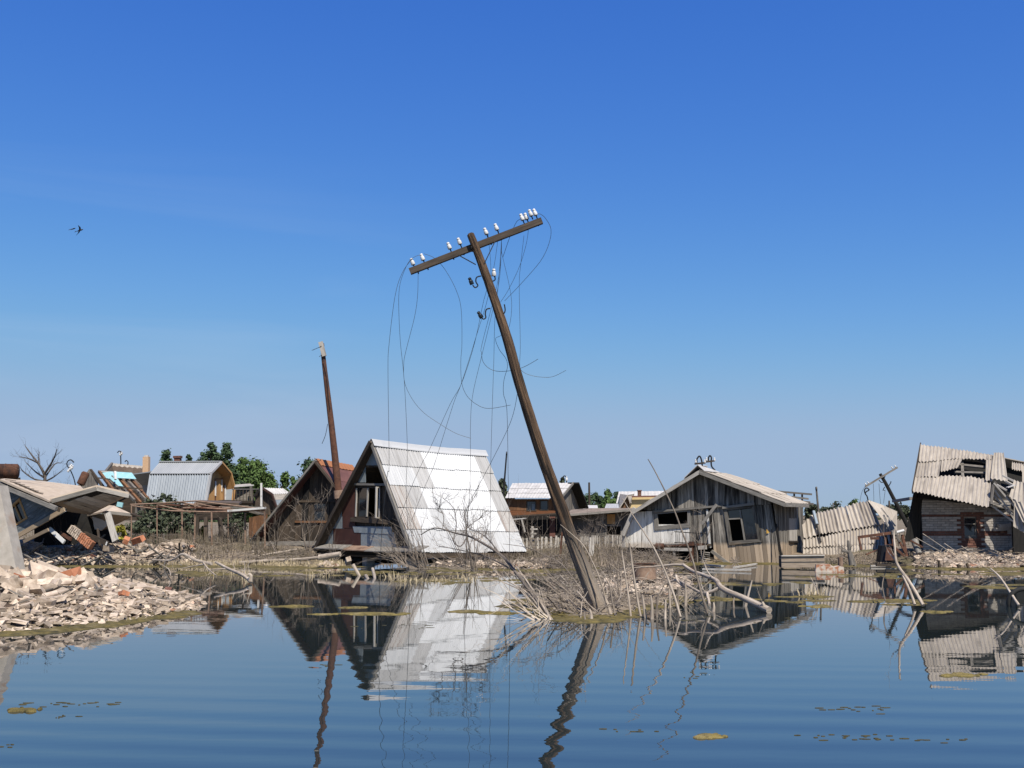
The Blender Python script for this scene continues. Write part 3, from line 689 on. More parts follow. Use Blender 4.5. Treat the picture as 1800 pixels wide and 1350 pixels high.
# plank ledge along the foot of the gable
for (x0, x1, dy) in ((553, 602, 0), (600, 641, 1), (640, 690, 1.5), (689, 731, 0)):
    p0, p1 = FA.hit3(x0, 963 + dy + (x0 - 555) * .035, .25), FA.hit3(x1, 963 + dy + (x1 - 555) * .035, .25)
    mb = MB(); mb.prism([p0, p1, p1 - FA.n * .55 + Z * .16, p0 - FA.n * .55 + Z * .16], -Z * .035, [(0, 0), (0, (p1 - p0).length), (.5, (p1 - p0).length), (.5, 0)])
    mb.build('ledge_plank', rust_pale if x0 == 600 else wood_silver, cab)
stick(cab, br - Z * .1 - FA.n * .1, brB - Z * .1 - FA.n * .1, .14, .14, wood_dark, 'floor_beam')
stick(cab, bl - Z * .1 - FA.n * .1, br - Z * .1 - FA.n * .1, .14, .14, wood_dark, 'floor_beam')
slab(cab, [bl - Z * .06, br - Z * .06, brB - Z * .06, blB - Z * .06], -Z * .05, wood_black, 'floor_deck')
for f, s in ((.06, 0), (.5, 0), (.94, 0), (.1, 1), (.5, 1), (.93, 1)):
    q = (bl * (1 - f) + br * f - FA.n * .25) if s == 0 else (brB * f + br * (1 - f) + V((-.25, .05, 0)))
    mb = MB(); mb.box(V((q.x, q.y, .12)), .3, .3, .5, Matrix.Rotation(.6, 3, 'Z')); mb.build('footing', rubble_m, cab)

# ------------------------------------------------------------------ dark plank cabin behind it, with the rusty roof
a2 = radians(17); tD = V((cos(a2), -sin(a2), 0)); bD = V((sin(a2), cos(a2), 0))
FD = Facade(P(442, 955, 40.2), tD)
dl, dr, da = FD.hit3(442, 955), FD.hit3(668, 952), FD.hit3(555.5, 808)
dark = thing('dark_cabin', V(((dl.x + dr.x) / 2, (dl.y + dr.y) / 2, .2)) + bD * 1.5, 'dark weathered plank cabin with a steep rusty red roof', 'cabin')
Ld = 3.0; daB, dlB, drB = P(619, 819.5, (da + bD * Ld).y), dl + bD * Ld, dr + bD * Ld
nr2 = (dr - da).cross(daB - da).normalized(); nr2 = nr2 if nr2.z > 0 else -nr2
nl2 = (dl - da).cross(daB - da).normalized(); nl2 = nl2 if nl2.z > 0 else -nl2
for j in range(4):
    for i in range(3):
        A = [bil(da, daB, drB, dr, u, t_) for u, t_ in ((i / 3, j / 4), ((i + 1) / 3, j / 4), ((i + 1) / 3, (j + 1.04) / 4), (i / 3, (j + 1.04) / 4))]
        A = [A[0] + nr2 * .005, A[1] + nr2 * .005, A[2] + nr2 * .015, A[3] + nr2 * .015]
        slab(dark, A, -nr2 * .012, rust_roof, 'roof_sheet')
mb = MB(); n_ = 22
for i in range(n_):
    p, q = da + (daB - da) * (i / n_), da + (daB - da) * ((i + 1) / n_)
    k = .03 + .018 * (i % 2); k2 = .03 + .018 * ((i + 1) % 2)
    for fl, nn_ in (((dr - da).normalized(), nr2), ((dl - da).normalized(), nl2)):
        mb.prism([p + nn_ * k + Z * .02, q + nn_ * k2 + Z * .02, q + fl * .30 + nn_ * k2, p + fl * .30 + nn_ * k], -nn_ * .012)
mb.build('ridge_cap', rust_bright, dark)
slab(dark, [da, daB, dlB, dl], -nl2 * .05, rust_roof, 'roof_slope')
slab(dark, [da - nr2 * .03, daB - nr2 * .03, drB - nr2 * .03, dr - nr2 * .03], -nr2 * .03, wood_dark, 'roof_lining')
stick(dark, dl + FD.n * .04 - (dr - dl) * .01, da + FD.n * .04 - nl2 * .03, .07, .15, wood_silver, 'barge_board', up=FD.n)
stick(dark, dr + FD.n * .04, da + FD.n * .04 - nr2 * .05, .07, .14, wood_dark, 'barge_board', up=FD.n)
FE = FD.shift(bD * .45)
dw = FE.poly([(551, 886), (572, 914)]); hD = (dw[0][0], dw[1][1], dw[1][0], dw[0][1])
up1 = FE.poly([(505, 880), (556, 815), (604, 880)]); lo1 = FE.poly([(444, 954), (505, 881), (604, 881), (662, 952)])
boards(FE, up1, dark, wood_dark, .2, seed=11, proud=.02, gap=.012)
boards(FE, lo1, dark, wood_dark, .22, holes=(hD,), seed=12, proud=.02, gap=.012)
fbar(FE, (500, 881), (606, 881), .08, wood_dark, 'cross_board', dark, out=.06)
fbar(FE, (520, 917), (640, 918), .07, wood_brown, 'cross_board', dark, out=.06)
frame(FE, [(548, 882), (575, 882), (575, 917), (548, 917)], [(551, 886), (572, 886), (572, 914), (551, 914)], wood_dark, dark)
panel(FE, [(551, 886), (572, 886), (572, 914), (551, 914)], -.02, .01, glass, 'pane', dark)
fbar(FE, (541, 826), (536, 950), .22, wood_black, 'door_post_mast_shadow', dark, out=.05)  # black strip painted in place of the mast's cast shadow
boards(FE.shift(bD * 2), FE.shift(bD * 2).poly([(455, 954), (558, 825), (652, 952)]), dark, dark_in, .9, name='inner_wall', seed=6)
stick(dark, dl - Z * .02 + FD.n * .1, dr - Z * .02 + FD.n * .1, .12, .15, wood_silver, 'floor_beam')
slab(dark, [dl - Z * .06, dr - Z * .06, drB - Z * .06, dlB - Z * .06], -Z * .05, wood_black, 'floor_deck')
for f in (.12, .38, .62, .88):
    q = dl * (1 - f) + dr * f; mb = MB(); mb.bar(V((q.x, q.y + .3, -.1)), V((q.x, q.y + .3, q.z - .05)), .2, .2); mb.build('footing', wood_dark, dark)

# ------------------------------------------------------------------ grey plank house, half sunk
a3 = radians(25); tH = V((cos(a3), -sin(a3), 0)); bH = V((sin(a3), cos(a3), 0))
FH = Facade(G(1373, 991, 0), tH)
hc = FH.hit3(1240, 985); hs_ = thing('plank_house', V((hc.x, hc.y, 0)) + bH * 2, 'grey weathered plank house with two windows, sunk in the shallows', 'house')
SH = FH                                    # front wall plane
# gable boards above the header
boards(SH, SH.poly([(1121, 895.5), (1230, 834), (1356, 880), (1356, 889), (1250, 892), (1150, 899)]), hs_, wood_house, .12, seed=21, proud=.012, jag=.05)
wl = SH.poly([(1156, 899), (1209, 922)]); hl = (wl[0][0], wl[1][1], wl[1][0], wl[0][1])
boards(SH, SH.poly([(1116, 900), (1150, 898), (1212, 894), (1212, 964), (1101, 962), (1100, 938)]), hs_, wood_whitewash, .14, holes=(hl,), seed=22, proud=.012, off=-.012)
boards(SH, SH.poly([(1213, 894), (1243, 893), (1245, 964), (1213, 964)]), hs_, wood_house, .13, seed=23, off=-.02)
SR = SH.rot(5.5)
wr = SR.poly([(1279, 897), (1323, 893), (1334, 948), (1287, 951)])
hr = (min(p[0] for p in wr), min(p[1] for p in wr), max(p[0] for p in wr), max(p[1] for p in wr))
boards(SR, SR.poly([(1251, 892), (1356, 887), (1373, 990.5), (1256, 992.5)]), hs_, wood_house, .125, holes=(hr,), seed=24, proud=.014, off=-.012)
f1 = frame(SH, [(1149, 900), (1214, 894), (1214, 927), (1151, 932)], [(1156, 904), (1209, 899), (1209, 920), (1158, 924.5)], wood_silver, hs_, out=.05)
f2 = frame(SH, [(1272, 893), (1326, 886.5), (1340, 952), (1282, 958)], [(1279, 897.5), (1322.5, 893), (1333, 947.5), (1287, 951)], wood_house, hs_, out=.06)
panel(SH, [(1279, 898), (1300, 896), (1303, 911), (1281, 912.5)], -.01, .008, glass, 'pane', f2)
panel(SH, [(1302, 896), (1322.5, 893.5), (1333, 947), (1310.5, 949)], -.01, .008, glass, 'pane', f2)
fbar(SH, (1301, 896), (1309.5, 950), .05, wood_silver, 'window_bar', f2, out=.03)
fbar(SH, (1280, 912.5), (1304, 911), .045, wood_silver, 'window_bar', f2, out=.03)
fbar(SH, (1271, 892.5), (1327, 885.5), .08, wood_silver, 'drip_board', hs_, out=.07, th=.09)
fbar(SH, (1148, 899.5), (1272, 889), .07, wood_silver, 'header_board', hs_, out=.06, th=.09)
fbar(SH, (1243.5, 896), (1248.5, 963), .07, white_paint, 'door_post_mast_shadow', hs_, out=.03, th=.05)
fbar(SH, (1248, 905), (1251, 962), .09, wood_black, 'door_gap', hs_, out=-.02, th=.02)
fbar(SH, (1363, 921), (1374, 989), .10, wood_black, 'corner_post_and_gap', hs_, out=-.01, th=.05)  # black strip drawn for the shaded gap between front and side wall
fbar(SH, (1120, 893), (1099, 941), .14, wood_pale, 'corner_brace', hs_, out=.22, th=.12)
fbar(SH, (1099, 941), (1099, 962), .11, wood_pale, 'corner_post_and_gap', hs_, out=.1, th=.1)
fbar(SH, (1264, 887), (1238, 921), .10, wood_silver, 'prop_board', hs_, out=.32, th=.04)
fbar(SH, (1254, 968), (1287, 993), .10, wood_silver, 'prop_board', hs_, out=.25, th=.08)
fbar(SH, (1356, 930), (1357, 989), .02, wood_black, 'crack_strip', hs_, out=.03, th=.01)
tr = MB(); tr.prism([SH.w(*SH.hit(*p), .05) for p in ((1348, 930), (1353, 936), (1348, 938))], -SH.n * .01); tr.build('triangle_sign', mat('yellow enamel', (0.75, .42, .08), (.8, .5, .12), .5, coord='Object', var=0), hs_)
# side wall (faces right) and hidden walls
TS = Facade(FH.hit3(1363, 985), bH); e0 = TS.o
SW = Facade(e0, bH); SWd = 3.55
sw_poly = SW.poly([(1358, 884), (1409, 889), (1410, 978), (1373, 986)])
sw = SW.poly([(1386, 912), (1399, 951)]); hsd = (sw[0][0], sw[1][1], sw[1][0], sw[0][1])
boards(SW, sw_poly, hs_, wood_house, .14, holes=(hsd,), seed=26, proud=.02)
panel(SW, [(1385, 911), (1400, 911), (1400, 952), (1385, 952)], .035, .02, wood_pale, 'shutter', hs_)
fbar(SW, (1384, 952), (1401, 952), .06, wood_dark, 'sill', hs_, out=.06, th=.06)
hp = [(1119, 896), (1230, 836), (1352, 882), (1368, 988), (1105, 988)]
BW = SH.shift(bH * 3.5); bp = [SH.hit3(*p) + bH * 3.5 for p in hp]
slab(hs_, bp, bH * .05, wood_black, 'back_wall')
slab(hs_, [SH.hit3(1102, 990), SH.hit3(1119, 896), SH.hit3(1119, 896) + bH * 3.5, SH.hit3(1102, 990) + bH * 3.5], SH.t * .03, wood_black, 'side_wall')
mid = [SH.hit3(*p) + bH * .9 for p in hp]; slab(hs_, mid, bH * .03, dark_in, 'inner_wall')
# roof
oh = .40; rf, ef, el = SH.hit3(1229, 826.5, oh), SH.hit3(1380, 884, oh), SH.hit3(1112, 897.5, oh)
rb, eb, elb = rf + bH * 4.2, ef + bH * 4.3, el + bH * 4.3
sheets(hs_, rf, rb, eb, ef, [0, .36, .7, 1.0], 4, slate, seed=31, warp=.03, lap=.08, amp=.02)
nlf = (el - rf).cross(rb - rf).normalized(); nlf = nlf if nlf.z > 0 else -nlf
nrt = (ef - rf).cross(rb - rf).normalized(); nrt = nrt if nrt.z > 0 else -nrt
sheets(hs_, rb, rf, el, elb, [0, .36, .7, 1.0], 4, slate, seed=32, warp=.03, lap=.08, amp=.02)
slab(hs_, [rf - nrt * .05, rb - nrt * .05, eb - nrt * .05, ef - nrt * .05], -nrt * .025, wood_dark, 'roof_lining')
slab(hs_, [rf - nlf * .05, rb - nlf * .05, elb - nlf * .05, el - nlf * .05], -nlf * .025, wood_dark, 'roof_lining')
tp = P(1226, 816.5, rf.y)                  # lifted ridge sheet at the front
slab(hs_, [tp, tp + bH * 1.3, rf + bH * 1.3 + (el - rf) * .22 + nlf * .05, rf + (el - rf) * .22 + nlf * .05], -nlf * .02, slate_pale, 'ridge_sheet')
slab(hs_, [tp, tp + bH * 2.2 - Z * .1, rf + bH * 2.3 + (ef - rf) * .06 + nrt * .06, rf + (ef - rf) * .06 + nrt * .05], -nrt * .02, slate_pale, 'ridge_sheet')
stick(hs_, rf - Z * .07, ef - Z * .07, .05, .12, wood_silver, 'fascia_board'); stick(hs_, rf - Z * .07, el - Z * .07, .05, .12, wood_pale, 'fascia_board')
stick(hs_, ef - Z * .06, eb - Z * .06, .04, .13, wood_silver, 'fascia_board')
# two hooked service conduits on the ridge
for k, (px, py, w_, h_) in enumerate(((1229, 824, 5, 22), (1247, 826, 3.2, 25))):
    Yc = rf.y + .5 + k * 1.4
    loop = [(px + w_, py), (px + w_, py - h_ * .45), (px + w_ * .6, py - h_ * .85), (px, py - h_), (px - w_ * .8, py - h_ * .75), (px - w_ * .75, py - h_ * .5)] if k == 0 else \
           [(px + 10, py + 1), (px + 4, py - 6), (px + 3, py - h_ * .6), (px + 3.5, py - h_ * .85), (px + 1, py - h_), (px - 1.5, py - h_ * .85), (px - 1.6, py - h_ * .65)]
    c_ = pipe(hs_, smooth([P(x, y, Yc) for x, y in loop], 4), .028, iron, 'service_conduit', 7)
    yb = py - (9.5 if k == 0 else 15)
    stick(c_, P(px - 8 + k * 2, yb + 1, Yc - .05), P(px + 11 - k * 2, yb - 1, Yc - .05), .05, .06, wood_dark, 'conduit_arm')
    for q in (px - 6 + k, px + 10 - k): put_insulator(hs_, P(q, yb - 1, Yc - .05), Z, 1.0, INS, pin=False)
# porch
for (p, q, w_, m_) in (((1166, 964), (1227, 965), .1, wood_pale), ((1160, 958), (1246, 956), .07, rust), ((1238, 962), (1252, 961), .13, wood_pale), ((1170, 957), (1205, 955), .06, wood_pale)):
    fbar(SH, p, q, w_, m_, 'porch_beam', hs_, out=.75, th=.1)
for x, y0, y1, m_, w_ in ((1165, 964, 983, wood_pale, .09), (1196, 966, 984, wood_silver, .07), (1225.5, 951, 996, rust, .15), (1234, 952, 992, wood_dark, .12)):
    fbar(SH, (x, y0), (x + 1, y1), w_, m_, 'porch_post', hs_, out=.72, th=.1)
mb = MB(); q = SH.hit3(1153, 960, .8); mb.tube([q, q + SH.t * .28], .1, 10); mb.build('rusty_barrel_end', rust, hs_)
for x in range(1198, 1252, 6): fbar(SH, (x, 935), (x + .5, 957), .014, iron, 'porch_rail_bar', hs_, out=.7, th=.014)
fbar(SH, (1196, 934), (1252, 938), .03, iron, 'porch_rail', hs_, out=.7, th=.03); fbar(SH, (1196, 953), (1252, 955), .03, iron, 'porch_rail', hs_, out=.7, th=.03)
for k in range(8): fbar(SH, (1238, 968 + k * 3.6), (1256, 971 + k * 3.6), .025, wood_pale, 'porch_slat', hs_, out=.6, th=.02)
slab(hs_, [SH.hit3(1165, 958, .7), SH.hit3(1250, 956, .7), SH.hit3(1250, 956, .02), SH.hit3(1165, 958, .02)], -Z * .05, wood_dark, 'porch_floor')

# ------------------------------------------------------------------ fallen corrugated roof
FC = facade3(P(1411, 977, 39.0), P(1556, 972, 38.7), P(1529, 879, 40.6))
cr_ = thing('collapsed_roof', V((FC.o.x + 1.4, FC.o.y, .1)), 'collapsed corrugated slate roof lying almost on the ground', 'roof wreck')
def crow(pl, waves, m, seed, lift=0.0, amp=.034, ragged=0.0):
    q = [FC.hit3(*p, lift) for p in pl]; mb = MB()
    mb.corr(q[0], q[1], q[2], q[3], waves, amp, .012, 3, warp=.05, seed=seed, per=6, ragged=ragged); mb.build('roof_sheet', m, cr_)
# upper row in strips whose ends follow the broken skyline
sk = [(1410, 924), (1418, 913), (1432, 902), (1448, 899.5), (1466, 894), (1486, 890), (1506, 884.5), (1529, 879.5)]
def lowy(x): return 944.5 + (x - 1411) * -.172 + (3 if x < 1440 else 0)
for k in range(7):
    x0, y0 = sk[k]; x1, y1 = sk[k + 1]
    crow([(x0, y0), (x1, y1), (x1 + (x1 - 1411) * .12 + 3, lowy(x1 + 8)), (x0 + (x0 - 1411) * .12 + 3, lowy(x0 + 8))], max(1, round((x1 - x0) / 5.8)), slate_warm if k % 3 else slate, 40 + k, .08, amp=.04, ragged=.006)
mid2 = [(1412, 946), (1446, 943), (1485, 934.5), (1522, 926), (1557, 920.5)]; mid3 = [(1412, 963), (1448, 961), (1486, 958.5), (1522, 956), (1556, 953.5)]; mid4 = [(1411, 981), (1450, 980.5), (1486, 980), (1522, 979.5), (1555, 979)]
for k in range(4):
    crow([mid2[k], mid2[k + 1], mid3[k + 1], mid3[k]], round((mid2[k + 1][0] - mid2[k][0]) / 5.4), slate_warm, 60 + k, .03)
    crow([mid3[k], mid3[k + 1], mid4[k + 1], mid4[k]], round((mid2[k + 1][0] - mid2[k][0]) / 5.4), slate_warm, 70 + k, .0)
rt = FC.hit3(1529, 879.5, .08)
slab(cr_, [rt + V((-.1, 0, .03)), P(1553, 888, 40.3), P(1561, 926, 39.2), P(1545, 905, 39.4)], V((.01, .03, -.01)), slate_warm, 'roof_slope'); slab(cr_, [P(1552, 888, 40.3), P(1577, 899, 41.2), P(1577, 938, 40.3), P(1560, 926, 39.3)], V((.01, .03, -.01)), slate_warm, 'roof_slope')
for p, q in (((1549, 893), (1574, 925)), ((1553, 905), (1570, 945)), ((1556, 918), (1566, 960)), ((1556, 962), (1556, 921))):
    stick(cr_, P(*p, 39.2), P(*q, 39.0), .07, .05, wood_pale, 'rafter')
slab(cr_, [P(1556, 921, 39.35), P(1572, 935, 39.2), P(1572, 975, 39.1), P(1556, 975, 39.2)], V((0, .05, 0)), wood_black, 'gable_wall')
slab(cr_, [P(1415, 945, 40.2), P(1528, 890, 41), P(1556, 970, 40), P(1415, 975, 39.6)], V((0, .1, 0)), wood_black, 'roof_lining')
c_ = pipe(cr_, smooth([P(x, y, 40.4) for x, y in ((1526, 880), (1524, 872), (1521, 868), (1523, 864), (1527, 862), (1527.5, 859.5))], 3), .022, iron, 'service_conduit', 6)
pipe(cr_, smooth([P(x, y, 40.4) for x, y in ((1521, 868), (1519.5, 863), (1521, 859), (1525, 858), (1528, 862))], 3), .022, iron, 'service_conduit', 6)
pp = thing('tin_pipe', V((FC.hit3(1443, 952).x, FC.hit3(1443, 952).y, .3)), 'pale blue tin stovepipe with a dark lower end leaning on the collapsed roof', 'pipe')
pipe(pp, [FC.hit3(1430, 899, .3), FC.hit3(1436, 922, .25)], .06, plastic_blue, 'upper_section', 10)
pipe(pp, [FC.hit3(1436, 922, .25), FC.hit3(1443, 953, .12)], .03, iron, 'lower_section', 8)
# ------------------------------------------------------------------ brick house with the broken slate roof, right
bh = thing('brick_house', V((14.6, 37.5, .3)), 'half ruined white brick house with a broken corrugated slate roof', 'house')
FB = Facade(P(1622, 968, 36.0), V((1, -.03, 0)))
x0, x1 = FB.hit(1622, 950)[0], FB.hit(1779, 950)[0]
ztop = FB.hit(1700, 882)[1]; zb0 = FB.hit(1700, 967)[1]
wo = FB.poly([(1694, 908), (1717, 944)]); ho_ = (wo[0][0], wo[1][1], wo[1][0], wo[0][1])
wn = FB.poly([(1684, 901), (1727, 962)]); hn_ = (wn[0][0], wn[1][1], wn[1][0], wn[0][1])
BM = {}
def brick_mesh(m, seed, sx=.235, sy=.11, sz=.063, chip=.004):
    k = (m.name, seed)
    if k not in BM:
        rr = random.Random(seed); mb = MB(); mb.box(V((0, 0, 0)), sx, sy, sz)
        cache = {}
        for i, p in enumerate(mb.v):
            q = cache.setdefault(tuple(round(c, 4) for c in p), V((rr.uniform(-chip, chip), rr.uniform(-chip, chip), rr.uniform(-chip, chip)))); mb.v[i] = p + q
        BM[k] = mb.mesh('brick', m)
    return BM[k]
rr = random.Random(77); ch = .0765; nc = int((ztop - zb0) / ch) + 1
ang = FB.t; rotq = Matrix((FB.t, -FB.n, FB.u)).transposed().to_quaternion()
for r in range(nc):
    z = zb0 + ch * (r + .5); s = x0 + (0 if r % 2 else -.125)
    pxr = 905 + (HC - (FB.o.z + z)) / 36 * F
    while s < x1:
        c = s + .125; w_ = 1.0
        lo, hi = max(s, x0), min(s + .25, x1 + rr.uniform(-.02, .06))
        if hi - lo > .06:
            segs = [(lo, hi)]
            if ho_[1] - .02 < z < ho_[3] + .02:
                segs = [(a_, b_) for a_, b_ in ((lo, min(hi, ho_[0])), (max(lo, ho_[2]), hi)) if b_ - a_ > .05]
            for a_, b_ in segs:
                inb = hn_[0] < (a_ + b_) / 2 < hn_[2] and hn_[1] < z < hn_[3]
                red = inb or (904.5 < pxr < 908.7) or (935 < pxr < 939.2)
                m_ = brick_red if red else brick_white
                o_ = link('brick', brick_mesh(m_, rr.randrange(4)), FB.w((a_ + b_) / 2, z, -.055 + rr.uniform(-.006, .006) + (.02 if inb else 0)), bh, rot=rotq)
                o_.scale = ((b_ - a_ - .012) / .235, 1, 1)
        s += .25
mb = MB()
for s0_, h0_, s1_, h1_ in ((x0, zb0, ho_[0], ztop + .1), (ho_[2], zb0, x1 - .04, ztop + .1), (ho_[0], zb0, ho_[2], ho_[1]), (ho_[0], ho_[3], ho_[2], ztop + .1)):
    mb.prism([FB.w(a_, b_, -.012) for a_, b_ in ((s0_, h0_), (s1_, h0_), (s1_, h1_), (s0_, h1_))], -FB.n * .1)
mb.build('mortar_bed', mortar, bh)
fr = frame(FB, [(1693, 907), (1718, 907), (1718, 945), (1693, 945)], [(1696, 911), (1715, 911), (1715, 941), (1696, 941)], wood_silver, bh, out=-.04)
panel(FB, [(1696, 911), (1715, 911), (1715, 941), (1696, 941)], -.07, .008, glass, 'pane', fr); fbar(FB, (1696, 921), (1715, 921), .03, wood_silver, 'window_bar', fr, out=-.05)
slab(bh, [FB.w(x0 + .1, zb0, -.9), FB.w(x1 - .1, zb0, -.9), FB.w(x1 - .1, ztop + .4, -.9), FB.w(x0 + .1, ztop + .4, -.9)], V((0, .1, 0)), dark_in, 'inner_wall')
slab(bh, [FB.w(x1, zb0), FB.w(x1, ztop), FB.w(x1, ztop + .5, -3), FB.w(x1, zb0, -3)], V((.1, 0, 0)), mortar, 'side_wall')
for k in range(3):      # bricks left jutting from the broken corner
    for q, (px, py) in enumerate(((1778, 925), (1776, 933), (1783, 938), (1781, 950), (1779, 958))):
        if (k + q) % 2: link('brick', brick_mesh(brick_white, q % 4), FB.hit3(px, py + k * 2, -.05), bh, rot=rotq)
# roof plane of the front slope
EL, ER, RL = P(1604, 864, 35.0), P(1741, 891.5, 34.6), P(1618, 782, 37.4)
FR = facade3(EL, ER, RL)
def rs(pl, waves, m, seed, lift, name='roof_sheet', warp=.03, ragged=0.0, amp=.024):
    q = [FR.hit3(*p, lift) for p in pl]; mb = MB(); mb.corr(*q, waves, amp, .012, 3, warp=warp, seed=seed, ragged=ragged); return mb.build(name, m, bh)
top = [(1618, 782), (1650, 785), (1682, 789.5), (1712, 794), (1743, 799.5)]; r1 = [(1614.5, 812), (1647, 810), (1680, 806), (1709, 807), (1742, 808)]
for k in range(4): rs([top[k], top[k + 1], r1[k + 1], r1[k]], 5, slate, 80 + k, .07, ragged=.008 if k else 0)
rs([(1614.5, 811), (1634, 810), (1631, 838), (1609, 838)], 4, slate, 85, .04); rs([(1634, 810), (1654, 810), (1650, 838), (1631, 838)], 3, slate, 86, .045)
rs([(1655, 810), (1694, 803), (1684, 822), (1653, 829)], 6, slate, 87, .05, ragged=.01)
low = [(1609, 837.5), (1641, 837), (1675, 836.5), (1707, 837), (1742, 844)]; bt = [(1604, 864), (1635, 869), (1667, 876.5), (1702, 884), (1738, 891)]
for k in range(4): rs([low[k], low[k + 1], bt[k + 1], bt[k]], 5, slate, 90 + k, .02)
rs([(1733, 808), (1744, 800), (1744, 846), (1732, 844)], 2, slate, 95, .09)
rs([(1747, 795), (1764, 796), (1771, 846), (1741, 842)], 4, slate_warm, 96, .16, warp=.06)
rs([(1779, 812), (1799, 816), (1798, 829), (1778, 824)], 5, slate, 97, .05, ragged=.02)
# battens, rafters and dark roof void
for p, q, w_ in (((1688, 806), (1734, 808), .15), ((1686, 817), (1736, 822), .12), ((1678, 830), (1734, 832), .10), ((1691, 812), (1692, 838), .09), ((1712, 806), (1735, 814), .08)):
    stick(bh, FR.hit3(*p, -.12), FR.hit3(*q, -.12), w_, .05, wood_grey, 'batten', up=FR.n)
for p, q, w_, yo in (((1747, 849), (1783, 890), .09, 0), ((1746, 858), (1780, 905), .08, .1), ((1744, 868), (1783, 912), .09, .2), ((1742, 888), (1783, 918), .10, -.1), ((1741, 884), (1775, 889), .09, -.2), ((1748, 846), (1786, 885), .07, .3), ((1743, 876), (1784, 900), .06, .25),
                     ((1762, 836), (1783, 846), .10, .1), ((1768, 846), (1781, 853), .08, 0), ((1746, 852), (1742, 890), .07, 0), ((1752, 852), (1770, 862), .08, .15)):
    stick(bh, P(*p, 35.0 + yo), P(*q, 34.8 + yo), w_, .05, wood_pale if w_ > .075 else wood_grey, 'rafter')
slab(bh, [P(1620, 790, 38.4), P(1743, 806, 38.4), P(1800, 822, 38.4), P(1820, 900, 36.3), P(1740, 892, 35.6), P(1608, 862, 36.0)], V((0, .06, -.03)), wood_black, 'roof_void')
slab(bh, [P(1618, 782, 37.5), P(1743, 799.5, 37.6), P(1830, 817, 37.6), P(1840, 870, 39.5), P(1640, 840, 39.5)], V((0, .0, -.03)), slate, 'roof_slope')
# hanging sheets at the right edge of the picture
def hang(pl, waves, m, seed, name='roof_sheet'):
    q = [P(*p) for p in pl]; mb = MB(); mb.corr(*q, waves, .022, .012, 3, warp=.05, seed=seed, ragged=.006); mb.build(name, m, bh)
hang([(1783, 843, 34.6), (1812, 852, 34.2), (1820, 902, 33.8), (1774, 873, 34.2)], 5, slate, 101)
hang([(1776, 873, 34.2), (1822, 896, 33.7), (1830, 934, 33.4), (1798, 918, 33.8)], 5, slate_warm, 102)
hang([(1783, 880, 34.1), (1803, 920, 33.9), (1806, 940, 33.8), (1781, 925, 34.0)], 3, slate, 103)
hang([(1797, 818, 36), (1825, 830, 35.6), (1830, 850, 35.4), (1797, 848, 35.6)], 4, slate, 104)
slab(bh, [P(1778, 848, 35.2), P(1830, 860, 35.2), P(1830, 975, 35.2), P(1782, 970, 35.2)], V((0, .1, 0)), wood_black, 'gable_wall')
stick(bh, P(1770, 857, 34.4), P(1783, 853, 34.4), .16, .03, slate_pale, 'slate_shard')
# leaning side boards at the left; their black colour holds the deep shade
FS = facade3(P(1590, 951, 35.4), P(1624, 950, 36.3), P(1606, 864, 35.6))
boards(FS, FS.poly([(1589, 952), (1605, 864), (1624, 866), (1624, 951)]), bh, wood_black, .17, seed=41, proud=.02)
stick(bh, P(1618.5, 781, 37.35), P(1603.5, 864.5, 34.95), .03, .14, wood_dark, 'barge_board')
fbar(FB, (1608, 871), (1738, 886), .16, wood_black, 'eave_beam', bh, out=.25, th=.12)
boards(FB, FB.poly([(1622, 868), (1740, 868), (1740, 886), (1622, 886)]), bh, wood_black, .3, seed=43, off=-.1, horiz=True)
fbar(FB, (1752, 925), (1777, 923), .12, brick_white, 'ledge_slab', bh, out=.1, th=.15); fbar(FB, (1744, 931), (1777, 928.5), .10, brick_white, 'ledge_slab', bh, out=.08, th=.12)
for k in range(5):      # ragged foundation courses
    fbar(FB, (1622 + k, 970 + k * 4.2), (1750 + k * 6, 970 + k * 4.2), .05, mortar if k % 2 else brick_white, 'foundation_course', bh, out=.06 + .1 * k, th=.3)
pst = MB(); pst.tube([P(1608, 951, 35.3), P(1611, 962, 35.1), P(1616, 974, 34.9)], [.12, .10, .09], 8); pst.build('corner_post_and_gap', wood_silver, bh)
# ------------------------------------------------------------------ small leaning pole behind
Yq = 44.5
sp = thing('utility_pole', V((P(1590, 930, Yq).x, Yq, .2)), 'smaller dark leaning power pole behind the collapsed roof, beside the brick house', 'power pole')
ps = [(1547, 833), (1556, 848), (1568, 871), (1580, 894), (1596, 926)]
mb = MB(); mb.tube([P(x, y, Yq) for x, y in ps], [.065, .07, .075, .08, .09], 10); mb.build('pole_shaft', wood_black, sp)
stick(sp, P(1521, 855.5, Yq - .1), P(1577.5, 821.5, Yq - .1), .06, .07, wood_grey, 'crossarm')
for x, y in ((1522.5, 852.5), (1527, 850), (1569, 823.5), (1574.5, 821)): put_insulator(sp, P(x, y, Yq - .1), V((-.5, 0, .86)), .8)
for pl in ([(1545, 844), (1549, 848), (1555, 848)], [(1556, 836), (1552, 846)], [(1562, 855), (1566, 848), (1566, 846)], [(1556, 862), (1552, 862), (1555, 856)]):
    pipe(sp, [P(x, y, Yq - .05) for x, y in pl], .018, iron, 'bracket', 6)
for pl in ([(1521, 855), (1515, 865), (1511, 885)], [(1535, 850), (1536, 872), (1536, 885)], [(1556, 862), (1553, 885)], [(1545, 850), (1548, 890)]): pipe(sp, smooth([P(x, y, Yq - .1) for x, y in pl], 3), .008, wire_m, 'wire', 4)
mb = MB(); mb.bar(P(1571, 881, 43.5), P(1602, 876, 41.5), .14, .1); single(mb, 'roof_beam', wood_silver, 'silvery beam end jutting left from behind the brick house roof', 'beam')

